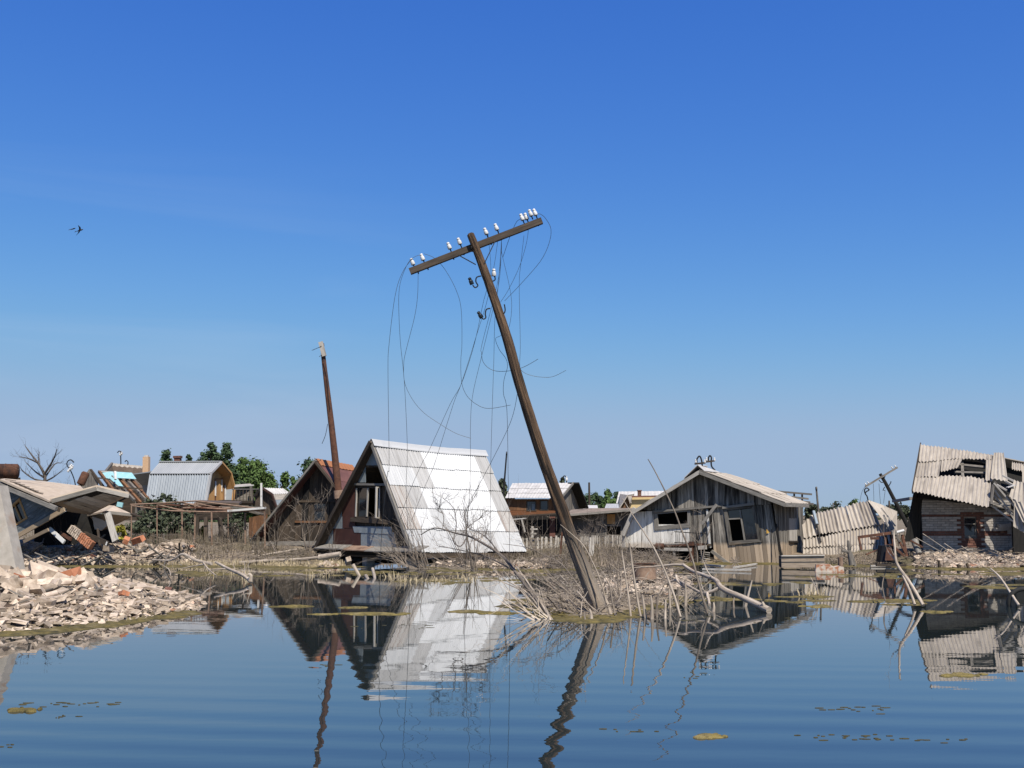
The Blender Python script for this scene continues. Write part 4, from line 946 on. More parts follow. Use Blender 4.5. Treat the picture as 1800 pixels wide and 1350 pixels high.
# ------------------------------------------------------------------ fallen house at the left edge
lh = thing('collapsed_house', V((-14.6, 36, .5)), 'collapsed house with blue grey siding, its roof slabs tipped over the rubble', 'house')
YL = 35.2
FL = Facade(P(60, 920, YL), V((cos(.35), -sin(.35), 0)))
gab = [(-30, 832), (3, 847), (117, 895), (25, 948), (-30, 975)]
wv = [(14, 895), (36, 875), (50, 911), (28, 925)]
SL = FL.rot(-28)                        # siding runs parallel to the tipped sill
wq = SL.poly([(17, 896), (35, 880), (46, 910), (29, 921)]); hq = (min(p[0] for p in wq) + .02, min(p[1] for p in wq) + .02, max(p[0] for p in wq) - .02, max(p[1] for p in wq) - .02)
SL2 = FL.rot(29); wq = SL2.poly([(17, 896), (35, 880), (46, 910), (29, 921)]); hq = (min(p[0] for p in wq), min(p[1] for p in wq), max(p[0] for p in wq), max(p[1] for p in wq))
boards(SL2, SL2.poly(gab), lh, siding_blue, .10, holes=(hq,), horiz=True, seed=51, name='siding_board', proud=.006)
fw = frame(FL, wv, [(17, 896), (35, 880.5), (46.5, 910), (29.5, 920)], wood_ochre, lh, out=.05)
panel(FL, [(17, 896), (35, 880.5), (46.5, 910), (29.5, 920)], -.03, .01, glass, 'pane', fw); fbar(FL, (26, 888), (38, 916), .04, wood_ochre, 'window_bar', fw, out=.0)
fbar(FL, (24, 949), (118, 895.5), .14, tan_board, 'sill_board', lh, out=.12, th=.06); fbar(FL, (-20, 975), (24, 949), .14, tan_board, 'sill_board', lh, out=.12, th=.06)
fbar(FL, (0, 845), (118, 894), .13, wood_silver, 'barge_board', lh, out=.46, th=.1); fbar(FL, (4, 852), (112, 896.5), .10, wood_dark, 'barge_board', lh, out=.12, th=.08)
slab(lh, [FL.hit3(0, 842, .5), FL.hit3(87, 880, .5), P(148, 861, 37.5), P(141, 854, 38.5), P(70, 846.5, 38.5), P(8, 841, 37)], V((0, 0, -.06)), felt, 'roof_slab')
slab(lh, [P(12, 842, 38.4), P(72, 845, 38.6), P(142, 854, 38.8), P(138, 858, 38.6), P(70, 850, 38.4)], V((0, .2, -.05)), slate, 'ridge_strip')
for k in range(7):
    q = FL.hit3(10 + k * 8, 843 + k * 3.6, .1); stick(lh, q, q + V((.3, .05, -.04)), .1, .02, wood_dark, 'shingle')
slab(lh, [FL.hit3(-30, 832, -.1), FL.hit3(117, 895, -.1), FL.hit3(25, 950, -.1), FL.hit3(-30, 975, -.1)], V((0, .05, 0)), dark_in, 'inner_wall')
# second slab, tilted up so its underside shows
A_, B_, C_, D_, E_ = P(87, 881, 34.6), P(170, 858, 34.9), P(226, 871, 35.6), P(158, 905, 37.2), P(117, 899, 36.6)
slab(lh, [A_, B_, C_, D_, E_], V((0, .02, .10)), felt, 'roof_slab')
Dn = V((0, -.01, -.02))
stick(lh, A_ + Dn, B_ + Dn, .06, .13, wood_silver, 'fascia_board'); stick(lh, B_ + Dn, C_ + Dn, .06, .12, wood_pale, 'fascia_board')
i_ = lambda u, t: bil(A_, B_, C_, E_, u, t)
for k in range(6):
    u0, u1 = .12 + k * .13, .12 + (k + 1) * .13
    slab(lh, [bil(A_, B_, C_, D_, u0 + .01, .18) - Z * .03, bil(A_, B_, C_, D_, u1, .18) - Z * .03, bil(A_, B_, C_, D_, u1, .9) - Z * .03, bil(A_, B_, C_, D_, u0 + .01, .9) - Z * .03], -Z * .02, slate_pale if k in (2, 3) else wood_pale, 'soffit_panel')
slab(lh, [bil(A_, B_, C_, D_, .66, .1) - Z * .05, bil(A_, B_, C_, D_, .98, .1) - Z * .05, bil(A_, B_, C_, D_, .98, .3) - Z * .05, bil(A_, B_, C_, D_, .66, .3) - Z * .05], -Z * .01, wood_black, 'gap_board')
# third, smaller slab behind
A3, B3, C3, D3 = P(186, 898, 36.6), P(201, 889, 37.6), P(231, 903, 37.0), P(178, 932, 37.4)
slab(lh, [A3, B3, C3], V((0, .05, -.08)), felt, 'roof_slab'); slab(lh, [B3, A3, P(150, 905, 38), P(165, 885, 38.5)], V((0, .0, -.06)), felt, 'roof_slab')
slab(lh, [A3 - Z * .09, C3 - Z * .09, P(206, 920, 37.3), P(176, 933, 37.5), P(158, 908, 37.4)], V((0, .05, -.02)), tan_board, 'soffit_panel')
slab(lh, [P(162, 908, 37.0), P(196, 918, 37.0), P(178, 932, 37.1), P(166, 930, 37.1)], V((0, .03, -.01)), slate_pale, 'soffit_panel')
stick(lh, P(231, 903.5, 36.9), P(248, 908.5, 36.6), .08, .05, wood_dark, 'eave_batten'); stick(lh, A3 - Z * .04, C3 - Z * .04, .05, .10, wood_silver, 'fascia_board')
slab(lh, [P(60, 930, 37.6), P(116, 899, 37.8), P(200, 905, 38), P(200, 955, 37.8), P(60, 960, 37.6)], V((0, .05, 0)), wood_black, 'back_wall')
for p, q, w_, m_, nm in (((189, 902), (203, 951), .20, wood_pale, 'leaning_board'), ((87, 929), (113, 953), .12, white_paint, 'leaning_board'), ((42, 952), (85, 931), .10, tan_board, 'leaning_board'), ((160, 942), (189, 956), .12, white_paint, 'leaning_board'),
                         ((106, 937), (125, 948), .10, rust, 'leaning_board'), ((148, 938), (190, 956), .16, wood_dark, 'leaning_board'), ((172, 930), (176, 960), .06, wood_dark, 'leaning_board'), ((130, 925), (165, 958), .10, wood_dark, 'leaning_board')):
    stick(lh, P(*p, 35.2), P(*q, 34.7), w_, .05, m_, nm, up=V((0, -1, 0)))
bc = thing('brick_pier', V((P(143, 950, 34.6).x, 34.6, .4)), 'toppled pier of orange bricks leaning against the fallen house', 'masonry')
p0, p1 = P(124, 929, 34.9), P(162, 960, 34.4); dv = (p1 - p0).normalized(); side = dv.cross(V((0, -1, 0))).normalized(); fr_ = side.cross(dv).normalized()
rq = Matrix((side, fr_, dv)).transposed().to_quaternion()
for k in range(13):
    for j in (-1, 1):
        c = p0 + (p1 - p0) * ((k + .5) / 13) + side * (.065 * j + rr.uniform(-.012, .012))
        o_ = link('brick', brick_mesh(brick_orange if (k > 5) else brick_pale, (k + j) % 4), c, bc, rot=rq); o_.scale = (.52, 1.4, rr.uniform(.85, 1.1))
# concrete post at the very left
mb = MB(); pa, pb, pc_, pdd = P(-14, 855, 20.2), P(-2, 853, 20.2), P(29, 1003, 19.6), P(-12, 1006, 19.6)
mb.prism([pa, pb, pc_, pdd], V((.02, .32, 0))); single(mb, 'concrete_post', concrete, 'pale leaning concrete post rising from the rubble heap at the edge', 'post')

# ------------------------------------------------------------------ back row, left: generic gabled house helper
def quad_roof(par, A, B, C, D, m, name='roof', th=.06):
    n = (B - A).cross(D - A).normalized(); n = n if n.z > 0 else -n
    return slab(par, [A, B, C, D], -n * th, m, name)
# brown-roofed house with tan chimney
Yb = 62
h1 = thing('brown_house', V((P(225, 900, Yb).x, Yb, .6)), 'house with a dull brown roof and a tall tan chimney', 'house')
r0, r1_, e0_, e1_ = P(197, 816, Yb + 3), P(251, 821, Yb + 3), P(183, 832, Yb + .5), P(268, 880, Yb - .5)
n_ = 9
for k in range(3):
    for j in range(4):
        quad_roof(h1, *[bil(r0, r1_, P(272, 885, Yb - .5), P(210, 885, Yb - .5), u, t_) + Z * (.012 * (j % 2)) for u, t_ in ((k / 3, j / 4), ((k + 1) / 3 - .003, j / 4), ((k + 1) / 3 - .003, (j + 1) / 4), (k / 3, (j + 1) / 4))], m=brown_felt, name='roof_sheet')
mb = MB()
for k in range(12):
    p, q = r0 + (r1_ - r0) * (k / 12), r0 + (r1_ - r0) * ((k + 1) / 12)
    mb.prism([p + Z * .05, q + Z * .08, q - Z * .14 - V((0, .2, 0)), p - Z * (.10 + .08 * (k % 2)) - V((0, .2, 0))], V((0, .03, 0)))
mb.build('ridge_cap', slate, h1)
slab(h1, [r0, P(186, 829, Yb + 1), P(190, 880, Yb + 1), P(215, 880, Yb)], V((0, .1, 0)), wood_dark, 'gable_wall'); stick(h1, r0 + Z * .03, P(185, 830, Yb + 1), .12, .15, wood_grey, 'barge_board')
slab(h1, [P(196, 880, Yb), P(272, 880, Yb), P(272, 915, Yb), P(196, 915, Yb)], V((0, .1, 0)), wood_dark, 'front_wall')
ch_ = MB(); ch_.bar(P(257, 850, Yb - 1), P(257.5, 803, Yb - 1), .32, .32); c0 = ch_.build('chimney', cream_brick, h1)
mb = MB(); mb.bar(P(257.5, 804, Yb - 1), P(257.5, 800, Yb - 1), .2, .2); mb.build('chimney_cap', slate_pale, c0)
pipe(h1, [P(212.5, 817, Yb + 3), P(212, 793.5, Yb + 3)], .035, iron, 'aerial_mast', 6)
pipe(h1, smooth([P(x, y, Yb + 3) for x, y in ((213, 800), (215, 797), (213, 794), (209, 793), (206.5, 796))], 3), .03, wire_m, 'service_conduit', 5); put_insulator(h1, P(211, 801, Yb + 3), Z, 1.6, pin=False); put_insulator(h1, P(214, 799, Yb + 3), Z, 1.4, pin=False)
pipe(h1, smooth([P(x, y, Yb + 3) for x, y in ((224.5, 818), (225, 812), (222, 809.5), (219.5, 812))], 3), .03, iron, 'service_conduit', 5)
# turquoise roof skeleton
Yt = 50
sk_ = thing('stripped_house', V((P(190, 900, Yt).x, Yt, .5)), 'stripped house with bare rafters and a few turquoise roof sheets', 'house')
g0, gl, gr_ = P(159, 827, Yt), P(138.5, 856, Yt), P(186, 868, Yt - .6)
FG = Facade(gl, V((1, -.25, 0))); 
boards(FG, FG.poly([(139, 856), (159, 828), (172, 840), (184, 862), (190, 905), (143, 905)]), sk_, wood_grey, .16, seed=61, miss=.08, jag=.2)
stick(sk_, P(137.5, 857.5, Yt - .1), P(159.5, 826, Yt - .1), .09, .14, wood_grey, 'barge_board'); stick(sk_, P(159, 826, Yt - .1), P(189, 866, Yt - .5), .09, .12, wood_dark, 'barge_board')
rg0, rg1, eb0, eb1 = P(172.5, 829, Yt + .4), P(232, 832.5, Yt + 1.2), P(199, 862, Yt - 1.5), P(264, 884, Yt - 1.0)
for k, (p, q) in enumerate((((175, 830), (202, 866)), ((186, 841), (222, 873)), ((211, 843), (247, 884)), ((222, 843), (262, 884)), ((231, 843), (264, 882)), ((197, 838), (236, 880)))):
    stick(sk_, P(*p, Yt), P(*q, Yt - 1.8), .10, .12, wood_grey if k % 2 else wood_brown, 'rafter')
stick(sk_, rg0, rg1, .12, .12, wood_grey, 'ridge_beam')
for p, q in (((183, 856), (252, 859)), ((200, 872), (262, 874)), ((172, 840), (190, 842))): stick(sk_, P(*p, Yt - 1.2), P(*q, Yt - 1.2), .05, .06, wood_dark, 'batten')
RT = facade3(P(199, 862, Yt - 1.3), P(262, 862, Yt - 1.3), P(200, 830, Yt + .5))
for pl in ([(175, 830), (199, 831), (204, 842), (186, 844)], [(201, 831), (232, 833), (240, 844), (205, 842)], [(193, 843), (206, 842), (217, 857), (208, 856)]):
    panel(RT, pl, .06, .02, turquoise, 'roof_sheet', sk_)
stick(sk_, P(173, 828.5, Yt + .3), P(232, 832, Yt + .9), .18, .05, slate_pale, 'ridge_cap'); stick(sk_, P(202.5, 829, Yt - .9), P(203, 843, Yt - 1.2), .09, .07, slate_pale, 'chimney_stub')
stick(sk_, P(206, 886, Yt - 2), P(216, 888, Yt - 2), .1, .2, turquoise, 'wall_board')
slab(sk_, [P(190, 860, Yt + 1.5), P(250, 862, Yt + 1.5), P(262, 905, Yt + 1.5), P(190, 905, Yt + 1.5)], V((0, .1, 0)), wood_dark, 'back_wall')
boards(Facade(P(210, 900, Yt - 1.5), V((1, 0, 0))), Facade(P(210, 900, Yt - 1.5), V((1, 0, 0))).poly([(216, 878), (258, 884), (258, 905), (216, 905)]), sk_, wood_grey, .18, seed=63, miss=.3, jag=.3)
# gambrel house with ochre gable
Yg = 55; ag = radians(28); tG = V((cos(ag), sin(ag), 0)); bG = V((-sin(ag), cos(ag), 0))
gb = thing('barn_house', V((P(335, 900, Yg).x, Yg + 2, .5)), 'barn shaped house with a ribbed blue grey metal roof and ochre gable', 'house')
RA, RB_, RC, RD = P(281, 812.5, Yg + 1.9), P(389, 812, Yg + 1.4), P(370, 832, Yg), P(264, 832, Yg + .5)
LA, LB, LC, LD = P(263.5, 834, Yg + .45), P(370, 833.5, Yg - .05), P(361, 888, Yg - .9), P(255, 888, Yg - .4)
for k in range(6):
    mb = MB(); mb.corr(bil(RA, RB_, RC, RD, k / 6, 0), bil(RA, RB_, RC, RD, (k + 1) / 6, 0), bil(RA, RB_, RC, RD, (k + 1) / 6, 1.02), bil(RA, RB_, RC, RD, k / 6, 1.02), 5, .008, .02, 1, seed=k); mb.build('roof_sheet', zinc_grey if False else mat('faded grey metal', (0.33, 0.345, 0.35), (0.40, 0.41, 0.41), .6, (1, .3, 1), 3, var=.04, bump=0) if k == 0 else MATS['faded grey metal'], gb)
    mb = MB(); mb.corr(bil(LA, LB, LC, LD, k / 6, 0), bil(LA, LB, LC, LD, (k + 1) / 6, 0), bil(LA, LB, LC, LD, (k + 1) / 6, 1), bil(LA, LB, LC, LD, k / 6, 1), 4, .028, .02, 1, seed=k + 9); mb.build('roof_sheet', zinc_blue, gb)
stick(gb, RA + Z * .03, RB_ + Z * .03, .22, .05, MATS['faded grey metal'], 'ridge_cap'); stick(gb, LA + Z * .0, LB, .05, .06, wood_black, 'roof_break')
gl_ = [(389, 814), (405, 833), (411, 858), (408, 884), (362, 884), (370.5, 834)]
FGm = facade3(P(362, 884, Yg - .8), P(408, 884, Yg + 2.2), P(371, 834, Yg + .05))
GI = FGm.shift(-FGm.n * .5)
boards(GI, GI.poly([(388.5, 818), (404, 836), (410, 858), (407, 884), (364, 884), (371.5, 836)]), gb, wood_ochre, .14, seed=65, proud=.004, gap=.004)
dq = GI.poly([(377, 840), (395, 884)])
frd = frame(GI, [(376, 841), (395, 841), (395, 884), (376, 884)], [(379, 843), (392, 843), (392, 884), (379, 884)], wood_brown, gb, name='door_frame', out=.04)
panel(GI, [(379, 843), (385, 843), (385, 884), (379, 884)], .02, .03, wood_brown, 'door_leaf', gb); panel(GI, [(385.5, 843), (392, 843), (392, 864), (385.5, 864)], .02, .01, glass, 'pane', frd); fbar(GI, (388.7, 843), (388.7, 864), .06, white_paint, 'window_bar', frd, out=.04)
panel(GI, [(385.5, 864), (392, 864), (392, 884), (385.5, 884)], .02, .01, wood_pale, 'door_panel', gb); fbar(GI, (377, 846), (377, 872), .10, white_paint, 'door_trim', gb, out=.06); fbar(GI, (394.5, 845), (394.5, 880), .10, white_paint, 'door_trim', gb, out=.06)
for p, q in (((389, 812.5), (405.5, 832)), ((405.5, 832), (412, 858)), ((412, 858), (409, 885)), ((389, 812.5), (370.5, 832)), ((370.5, 832), (361.5, 886))):
    stick(gb, FGm.hit3(*p), FGm.hit3(*q), .10, .12, wood_ochre if p[0] > 388 and q[0] > 390 else zinc_grey, 'barge_board', up=FGm.n)
for p, q, d_ in (((389, 813), (405.5, 832.5), 5), ((405.5, 832.5), (412, 858.5), 5), ((412, 858), (409, 886), 5)):
    A, B = FGm.hit3(*p), FGm.hit3(*q); bk = -FGm.n * d_; slab(gb, [A, B, B + bk, A + bk], Z * .05, zinc_blue, 'roof_slope'); slab(gb, [A - Z * .06, B - Z * .06, B - Z * .06 - FGm.n * .6, A - Z * .06 - FGm.n * .6], -Z * .03, wood_ochre, 'eave_lining')
fbar(FGm, (352, 886), (420, 888), .12, wood_dark, 'balcony_floor', gb, out=.8, th=.8)
for x in range(372, 435, 6): fbar(FGm, (x, 865), (x, 886), .03, wood_dark, 'balcony_bar', gb, out=1.15, th=.03)
fbar(FGm, (370, 865), (434, 864.5), .05, wood_grey, 'balcony_rail', gb, out=1.15, th=.04)
slab(gb, [P(258, 886, Yg), P(360, 886, Yg - .6), P(360, 912, Yg - .6), P(258, 912, Yg)], V((0, .1, 0)), wood_dark, 'front_wall'); slab(gb, [P(362, 886, Yg - .6), P(408, 886, Yg + 2), P(408, 912, Yg + 2), P(362, 912, Yg - .6)], V((0, .1, 0)), wood_dark, 'side_wall')
rc = MB(); rc.bar(P(312.5, 815, Yg + 5), P(312.5, 803, Yg + 5), .32, .32); c1 = rc.build('chimney', brick_red, gb); mb = MB(); mb.bar(P(312.5, 805.5, Yg + 5), P(312.5, 801.5, Yg + 5), .40, .40); mb.build('chimney_cap', brick_red, c1)
# grey shack right of it
Ys = 58; FK = Facade(P(411, 888, Ys), V((1, .25, 0)))
sh = thing('board_shack', V((P(428, 890, Ys).x, Ys + 1, .5)), 'small weathered grey board shack with a sagging lean-to roof', 'shed')
boards(FK, FK.poly([(413, 859), (441, 856), (445, 890), (411, 890)]), sh, wood_grey, .15, seed=67, horiz=True); stick(sh, P(409, 855.5, Ys - .3), P(443, 853, Ys + .3), .5, .07, slate_pale, 'roof_edge'); stick(sh, P(441, 855, Ys - .2), P(446, 889, Ys - .2), .12, .1, wood_grey, 'corner_board')
slab(sh, [P(409, 855, Ys - .3), P(443, 852.5, Ys + .3), P(440, 850, Ys + 4), P(412, 852, Ys + 4)], -Z * .06, slate, 'roof')
# dark barn with pale broken roof
Yd = 56; db = thing('dark_barn', V((P(480, 890, Yd).x, Yd + 1, .5)), 'dark plank barn with a pale sheet roof, behind a white post', 'barn')
FN = Facade(P(450, 895, Yd), V((1, -.1, 0)))
boards(FN, FN.poly([(449, 870), (460, 859), (478, 868), (488, 905), (449, 905)]), db, wood_dark, .17, seed=69)
q = [P(461, 857.5, Yd - .2), P(497, 858.5, Yd + 1.8), P(509, 867, Yd + 1.4), P(477, 869, Yd - .4)]
mb = MB(); mb.corr(*q, 9, .02, .02, 2, seed=1); mb.build('roof_sheet', slate_pale, db)
q2 = [P(477, 869.5, Yd - .4), P(509, 867.5, Yd + 1.4), P(514, 900, Yd + 1), P(488, 897, Yd - .7)]
for k in range(3): slab(db, [bil(*q2, 0, k / 3), bil(*q2, 1, k / 3), bil(*q2, 1, (k + .97) / 3), bil(*q2, 0, (k + .97) / 3)], V((0, .03, -.02)), metal_panel if k % 2 else slate, 'roof_sheet')
stick(db, P(460, 857, Yd - .3), P(478, 868.5, Yd - .4), .08, .1, wood_red, 'barge_board'); stick(db, P(478, 868.5, Yd - .4), P(489, 900, Yd - .7), .08, .1, wood_red, 'barge_board'); stick(db, P(460, 857, Yd - .2), P(446, 872, Yd - .2), .08, .1, wood_black, 'barge_board')
slab(db, [P(461, 857, Yd), P(446, 872, Yd), P(448, 872, Yd + 4), P(466, 858, Yd + 4)], -Z * .05, wood_black, 'roof_slope')
mb = MB(); mb.bar(P(459.5, 895, Yd - 1), P(459.5, 849, Yd - 1), .09, .09); single(mb, 'white_post', white_paint, 'thin white post in front of the dark plank barn', 'post')
# tank on the far left
Yk = 46; tk = thing('rust_tank', V((P(10, 870, Yk).x, Yk, .6)), 'rusty brown cylindrical water tank raised above the roofs', 'tank')
mb = MB(); ax = V((1, .25, 0)).normalized(); R_ = .31
c = P(33, 828.5, Yk); mb.lathe([(0, 0), (R_ * .8, .0), (R_, -.06), (R_, -.5), (R_ + .012, -.5), (R_ + .012, -.54), (R_, -.54), (R_, -1.6), (0, -1.6)], c, ax, 20); mb.build('tank_shell', rust, tk)
for x in (4, 26): stick(tk, P(x, 842, Yk), P(x, 905, Yk), .08, .08, wood_dark, 'support_post')
stick(tk, P(-20, 843, Yk), P(35, 841.5, Yk), .1, .1, wood_dark, 'support_beam')
mb = MB(); c = P(142, 840, 47); mb.lathe([(0, 0), (.16, 0), (.17, .03), (.17, .5), (.13, .56), (0, .56)], c - Z * .28, V((.3, .2, .9)), 14); mb.tube([c - Z * 1.2, c - Z * .26], .04, 6); single(mb, 'rust_drum', rust, 'small rusty drum on a stand left of the stripped house gable', 'drum')
# hooked conduit standing by itself
hk = thing('hooked_conduit', V((P(124, 870, 42).x, 42, .5)), 'hooked pipe carrying white insulators above the fallen roof', 'conduit')
pipe(hk, smooth([P(x, y, 42) for x, y in ((135, 870), (131, 845), (124, 827), (119, 820), (117.5, 815), (120, 810), (125, 808.5), (130, 813))], 4), .022, iron, 'conduit_pipe', 6)
for x, y in ((119, 829.5), (122, 826.5), (122.5, 822), (125, 824.5)): put_insulator(hk, P(x, y, 41.9), V((.5, 0, .86)), 1.3, pin=False)
# ------------------------------------------------------------------ pipe pergola and the stilted hut, left of the dark cabin
YPg = 40
pg = thing('pipe_pergola', V((P(345, 960, YPg).x, YPg, .2)), 'rusty pipe frame of a garden pergola standing over dry stalks', 'pergola')
posts = [((231, 886), (231, 953), 39.0), ((276, 888), (276, 948), 41.5), ((320, 892), (320, 975), 39.5), ((343, 883), (342, 978), 38.6), ((372, 899), (372, 982), 38.2), ((401, 903), (401, 965), 41), ((431, 902), (431, 982), 38.4), ((465, 899), (466, 981), 38.0)]
for p, q, Y in posts: pipe(pg, [P(*p, Y), P(*q, Y)], .032 if q[1] > 970 else .024, rust_pale, 'pergola_post', 7)
rails = [((229, 887), (276, 885), 39.4), ((276, 885), (345, 880.5), 39.4), ((345, 880.5), (462, 895), 38.6), ((231, 889), (300, 898), 39.6), ((300, 898), (372, 900), 38.6), ((372, 900), (466, 897), 38.2), ((276, 887), (335, 901), 40.5), ((318, 884), (372, 890), 40), ((343, 884), (400, 897), 39), ((316, 882), (360, 893), 39.6), ((320, 893), (405, 893), 39.8), ((360, 893), (431, 897), 38.8), ((300, 889), (345, 886), 40.6)]
for p, q, Y in rails: pipe(pg, [P(*p, Y), P(*q, Y - .1)], .026, rust_pale, 'pergola_rail', 6)
rr = random.Random(90)
for k in range(11):
    xa = rr.uniform(236, 420); ya = 886 + (xa - 231) * .045 + rr.uniform(-3, 5); xb = xa + rr.uniform(30, 80); yb = 886 + (xb - 231) * .045 + rr.uniform(-4, 5); Y = rr.uniform(38.4, 41)
    pipe(pg, [P(xa, ya, Y), P(xb, yb, Y + rr.uniform(-.4, .4))], .018, rust if k % 3 else dry_wood, 'pergola_rail', 5)
for p, q, Y, m_ in (((402, 898), (466, 893), 38.1, white_paint), ((410, 892), (458, 892), 39.5, wood_grey), ((398, 900), (445, 899), 39.6, wood_dark), ((440, 899), (466, 905), 38.6, wood_grey)):
    stick(pg, P(*p, Y), P(*q, Y), .35, .07, m_, 'roof_plank')
hut = thing('stilt_hut', V((P(370, 950, 41.5).x, 41.5, .3)), 'small dark brown board hut raised on thick posts behind the pergola', 'hut')
FHt = Facade(P(345, 912, 41.5), V((1, -.05, 0)))
boards(FHt, FHt.poly([(344, 884), (388, 886), (386, 911), (345, 912)]), hut, wood_dark, .16, horiz=True, seed=71)
slab(hut, [P(344, 882, 41.3), P(420, 884, 41.3), P(425, 881, 44), P(348, 879, 44)], -Z * .08, brown_felt, 'roof')
for x0_, x1_, y in ((347, 346, 966), (362, 362, 955), (386, 392, 963)): stick(hut, P(x0_, 909, 41.4), P(x1_, y, 41.2), .13, .12, wood_dark, 'stilt_post')
slab(hut, [P(345, 912, 41.45), P(386, 911, 41.45), P(390, 912, 43.5), P(350, 912, 43.5)], -Z * .06, wood_black, 'floor_deck')
FRd = Facade(P(440, 945, 42), V((1, 0, 0)))
rf_ = thing('red_fence', V((P(455, 945, 42).x, 42, .3)), 'peeling red brown board fence beside the dark cabin', 'fence')
boards(FRd, FRd.poly([(438, 910), (470, 903), (478, 948), (437, 950)]), rf_, wood_brown, .15, seed=72, jag=.1)
# ------------------------------------------------------------------ picket fences
def picket_fence(name, label, p0, p1, hpx, n, Y0, Y1, m, w_=.05, miss=.1, lean=.06, seed=0, rails_=(.3, .8)):
    rr = random.Random(seed); A, B = P(*p0, Y0), P(*p1, Y1)
    t_ = thing(name, (A + B) / 2, label, 'fence')
    h = hpx / F * (Y0 + Y1) / 2
    for k in range(n):
        if rr.random() < miss: continue
        b_ = A + (B - A) * ((k + rr.uniform(-.15, .15)) / (n - 1)); tp_ = b_ + V((rr.uniform(-lean, lean) * h, rr.uniform(-.03, .03), h * rr.uniform(.85, 1.05)))
        stick(t_, b_ - Z * .1, tp_, w_, .02, m if rr.random() > .15 else wood_grey, 'picket', up=V((0, -1, 0)))
    for r in rails_: stick(t_, A + Z * h * r + V((0, .03, 0)), B + Z * h * r + V((0, .03, 0)), .04, .04, wood_grey, 'fence_rail')
    return t_
picket_fence('picket_fence', 'row of white picket tips behind the leaning pole, in front of the long shed', (1021, 958), (1102, 955), 15, 26, 42, 42.5, wood_pale, .045, .1, .05, 1)
f2_ = picket_fence('picket_fence', 'crooked grey picket fence between the white roofed cabin and the leaning pole', (921, 972), (990, 968), 26, 15, 40.5, 41.5, wood_pale, .07, .15, .14, 2, (.45,))
picket_fence('picket_fence', 'low dark picket fence in front of the green bushes behind the pergola', (228, 952), (345, 953), 15, 34, 44, 43, wood_dark, .05, .1, .05, 3)
mb = MB(); mb.bar(P(1039, 985, 37), P(1040.5, 945, 37), .16, .14); single(mb, 'gate_post', wood_pale, 'stout pale post in front of the white picket tips', 'post')
mb = MB(); mb.bar(P(984, 985, 36.5), P(988, 935, 36.5), .06, .06); single(mb, 'rusty_rod', rust, 'thin rusty rod just left of the leaning pole', 'rod')

# ------------------------------------------------------------------ brown house with white slate roof, centre right
Yw = 56
wh = thing('brown_house', V((P(940, 905, Yw).x, Yw + 1.5, .5)), 'brown board house with two windows under a white slate roof', 'house')
A, B, C, D = P(901, 849.5, Yw + 2), P(1007.5, 849, Yw + 1.6), P(985, 875.5, Yw - .5), P(888, 875.5, Yw - .3)
sheets(wh, A, B, C, D, [0, .38, .68, 1.0], 6, slate_pale, seed=111, pitch=.17, amp=.008)
FWh = Facade(P(890, 907, Yw), V((1, -.02, 0)))
w1_ = FWh.poly([(927, 882), (941, 897)]); w2_ = FWh.poly([(951, 881), (962, 896)])
hs2 = [(q[0][0], q[1][1], q[1][0], q[0][1]) for q in (w1_, w2_)]
boards(FWh, FWh.poly([(890, 877), (984, 877), (984, 897), (890, 897)]), wh, wood_brown, .17, holes=hs2, seed=112)
boards(FWh, FWh.poly([(890, 897.5), (984, 897.5), (984, 905), (890, 909)]), wh, mat('rusty orange boards', (0.16, 0.065, 0.03), (0.27, 0.11, 0.045), .85, WOODS, 4, var=.2), .13, horiz=True, seed=113)
for x0_, y0_, x1_, y1_ in ((927, 882, 941, 897), (951, 881, 962, 896)):
    f_ = frame(FWh, [(x0_ - 2, y0_ - 1.5), (x1_ + 2, y0_ - 1.5), (x1_ + 2, y1_ + 1.5), (x0_ - 2, y1_ + 1.5)], [(x0_, y0_), (x1_, y0_), (x1_, y1_), (x0_, y1_)], wood_dark, wh)
    panel(FWh, [(x0_, y0_), (x1_, y0_), (x1_, y1_), (x0_, y1_)], -.02, .01, glass, 'pane', f_)
panel(FWh, [(935, 886), (940, 886), (940, 896.5), (935, 896.5)], -.005, .01, metal_panel, 'curtain', wh)
GW = facade3(P(984, 905, Yw), P(1018, 898, Yw + 3.2), P(1003, 852, Yw + 1.7))
boards(GW, GW.poly([(985, 876), (1004, 853), (1017, 893), (1017, 906), (985, 906)]), wh, wood_grey, .2, seed=114)
stick(wh, P(1008, 849, Yw + 1.4), P(1025, 893, Yw + 3.2), .6, .08, wood_black, 'barge_board'); stick(wh, P(1008, 849, Yw + 1.4), P(985, 877, Yw - .6), .05, .12, wood_silver, 'barge_board')
slab(wh, [P(1008, 849, Yw + 1.5), P(1025, 893, Yw + 3.3), P(1000, 893, Yw + 6), P(920, 850, Yw + 3)], -Z * .05, slate, 'roof_slope')
slab(wh, [P(890, 906, Yw + .3), P(890, 878, Yw + .3), P(905, 852, Yw + 2), P(905, 906, Yw + 3)], V((-.05, 0, 0)), wood_dark, 'side_wall')
slab(wh, [P(890, 878, Yw + .4), P(984, 878, Yw + .4), P(984, 906, Yw + .4), P(890, 906, Yw + .4)], V((0, .05, 0)), dark_in, 'inner_wall')
pipe(wh, smooth([P(x, y, Yw + 1.8) for x, y in ((996, 850), (996, 841), (994, 837), (991, 837), (989.5, 840))], 3), .03, iron, 'service_conduit', 5); put_insulator(wh, P(996, 845, Yw + 1.7), Z, 1.8, pin=False)
pipe(wh, [P(965, 845, Yw + 1.8), P(972, 844, Yw + 1.8)], .03, iron, 'roof_pin', 5)
ds = thing('dark_shed', V((P(945, 940, 50).x, 50, .3)), 'dark open shed below the brown house, with a pale awning board', 'shed')
FDs = Facade(P(898, 945, 50), V((1, 0, 0)))
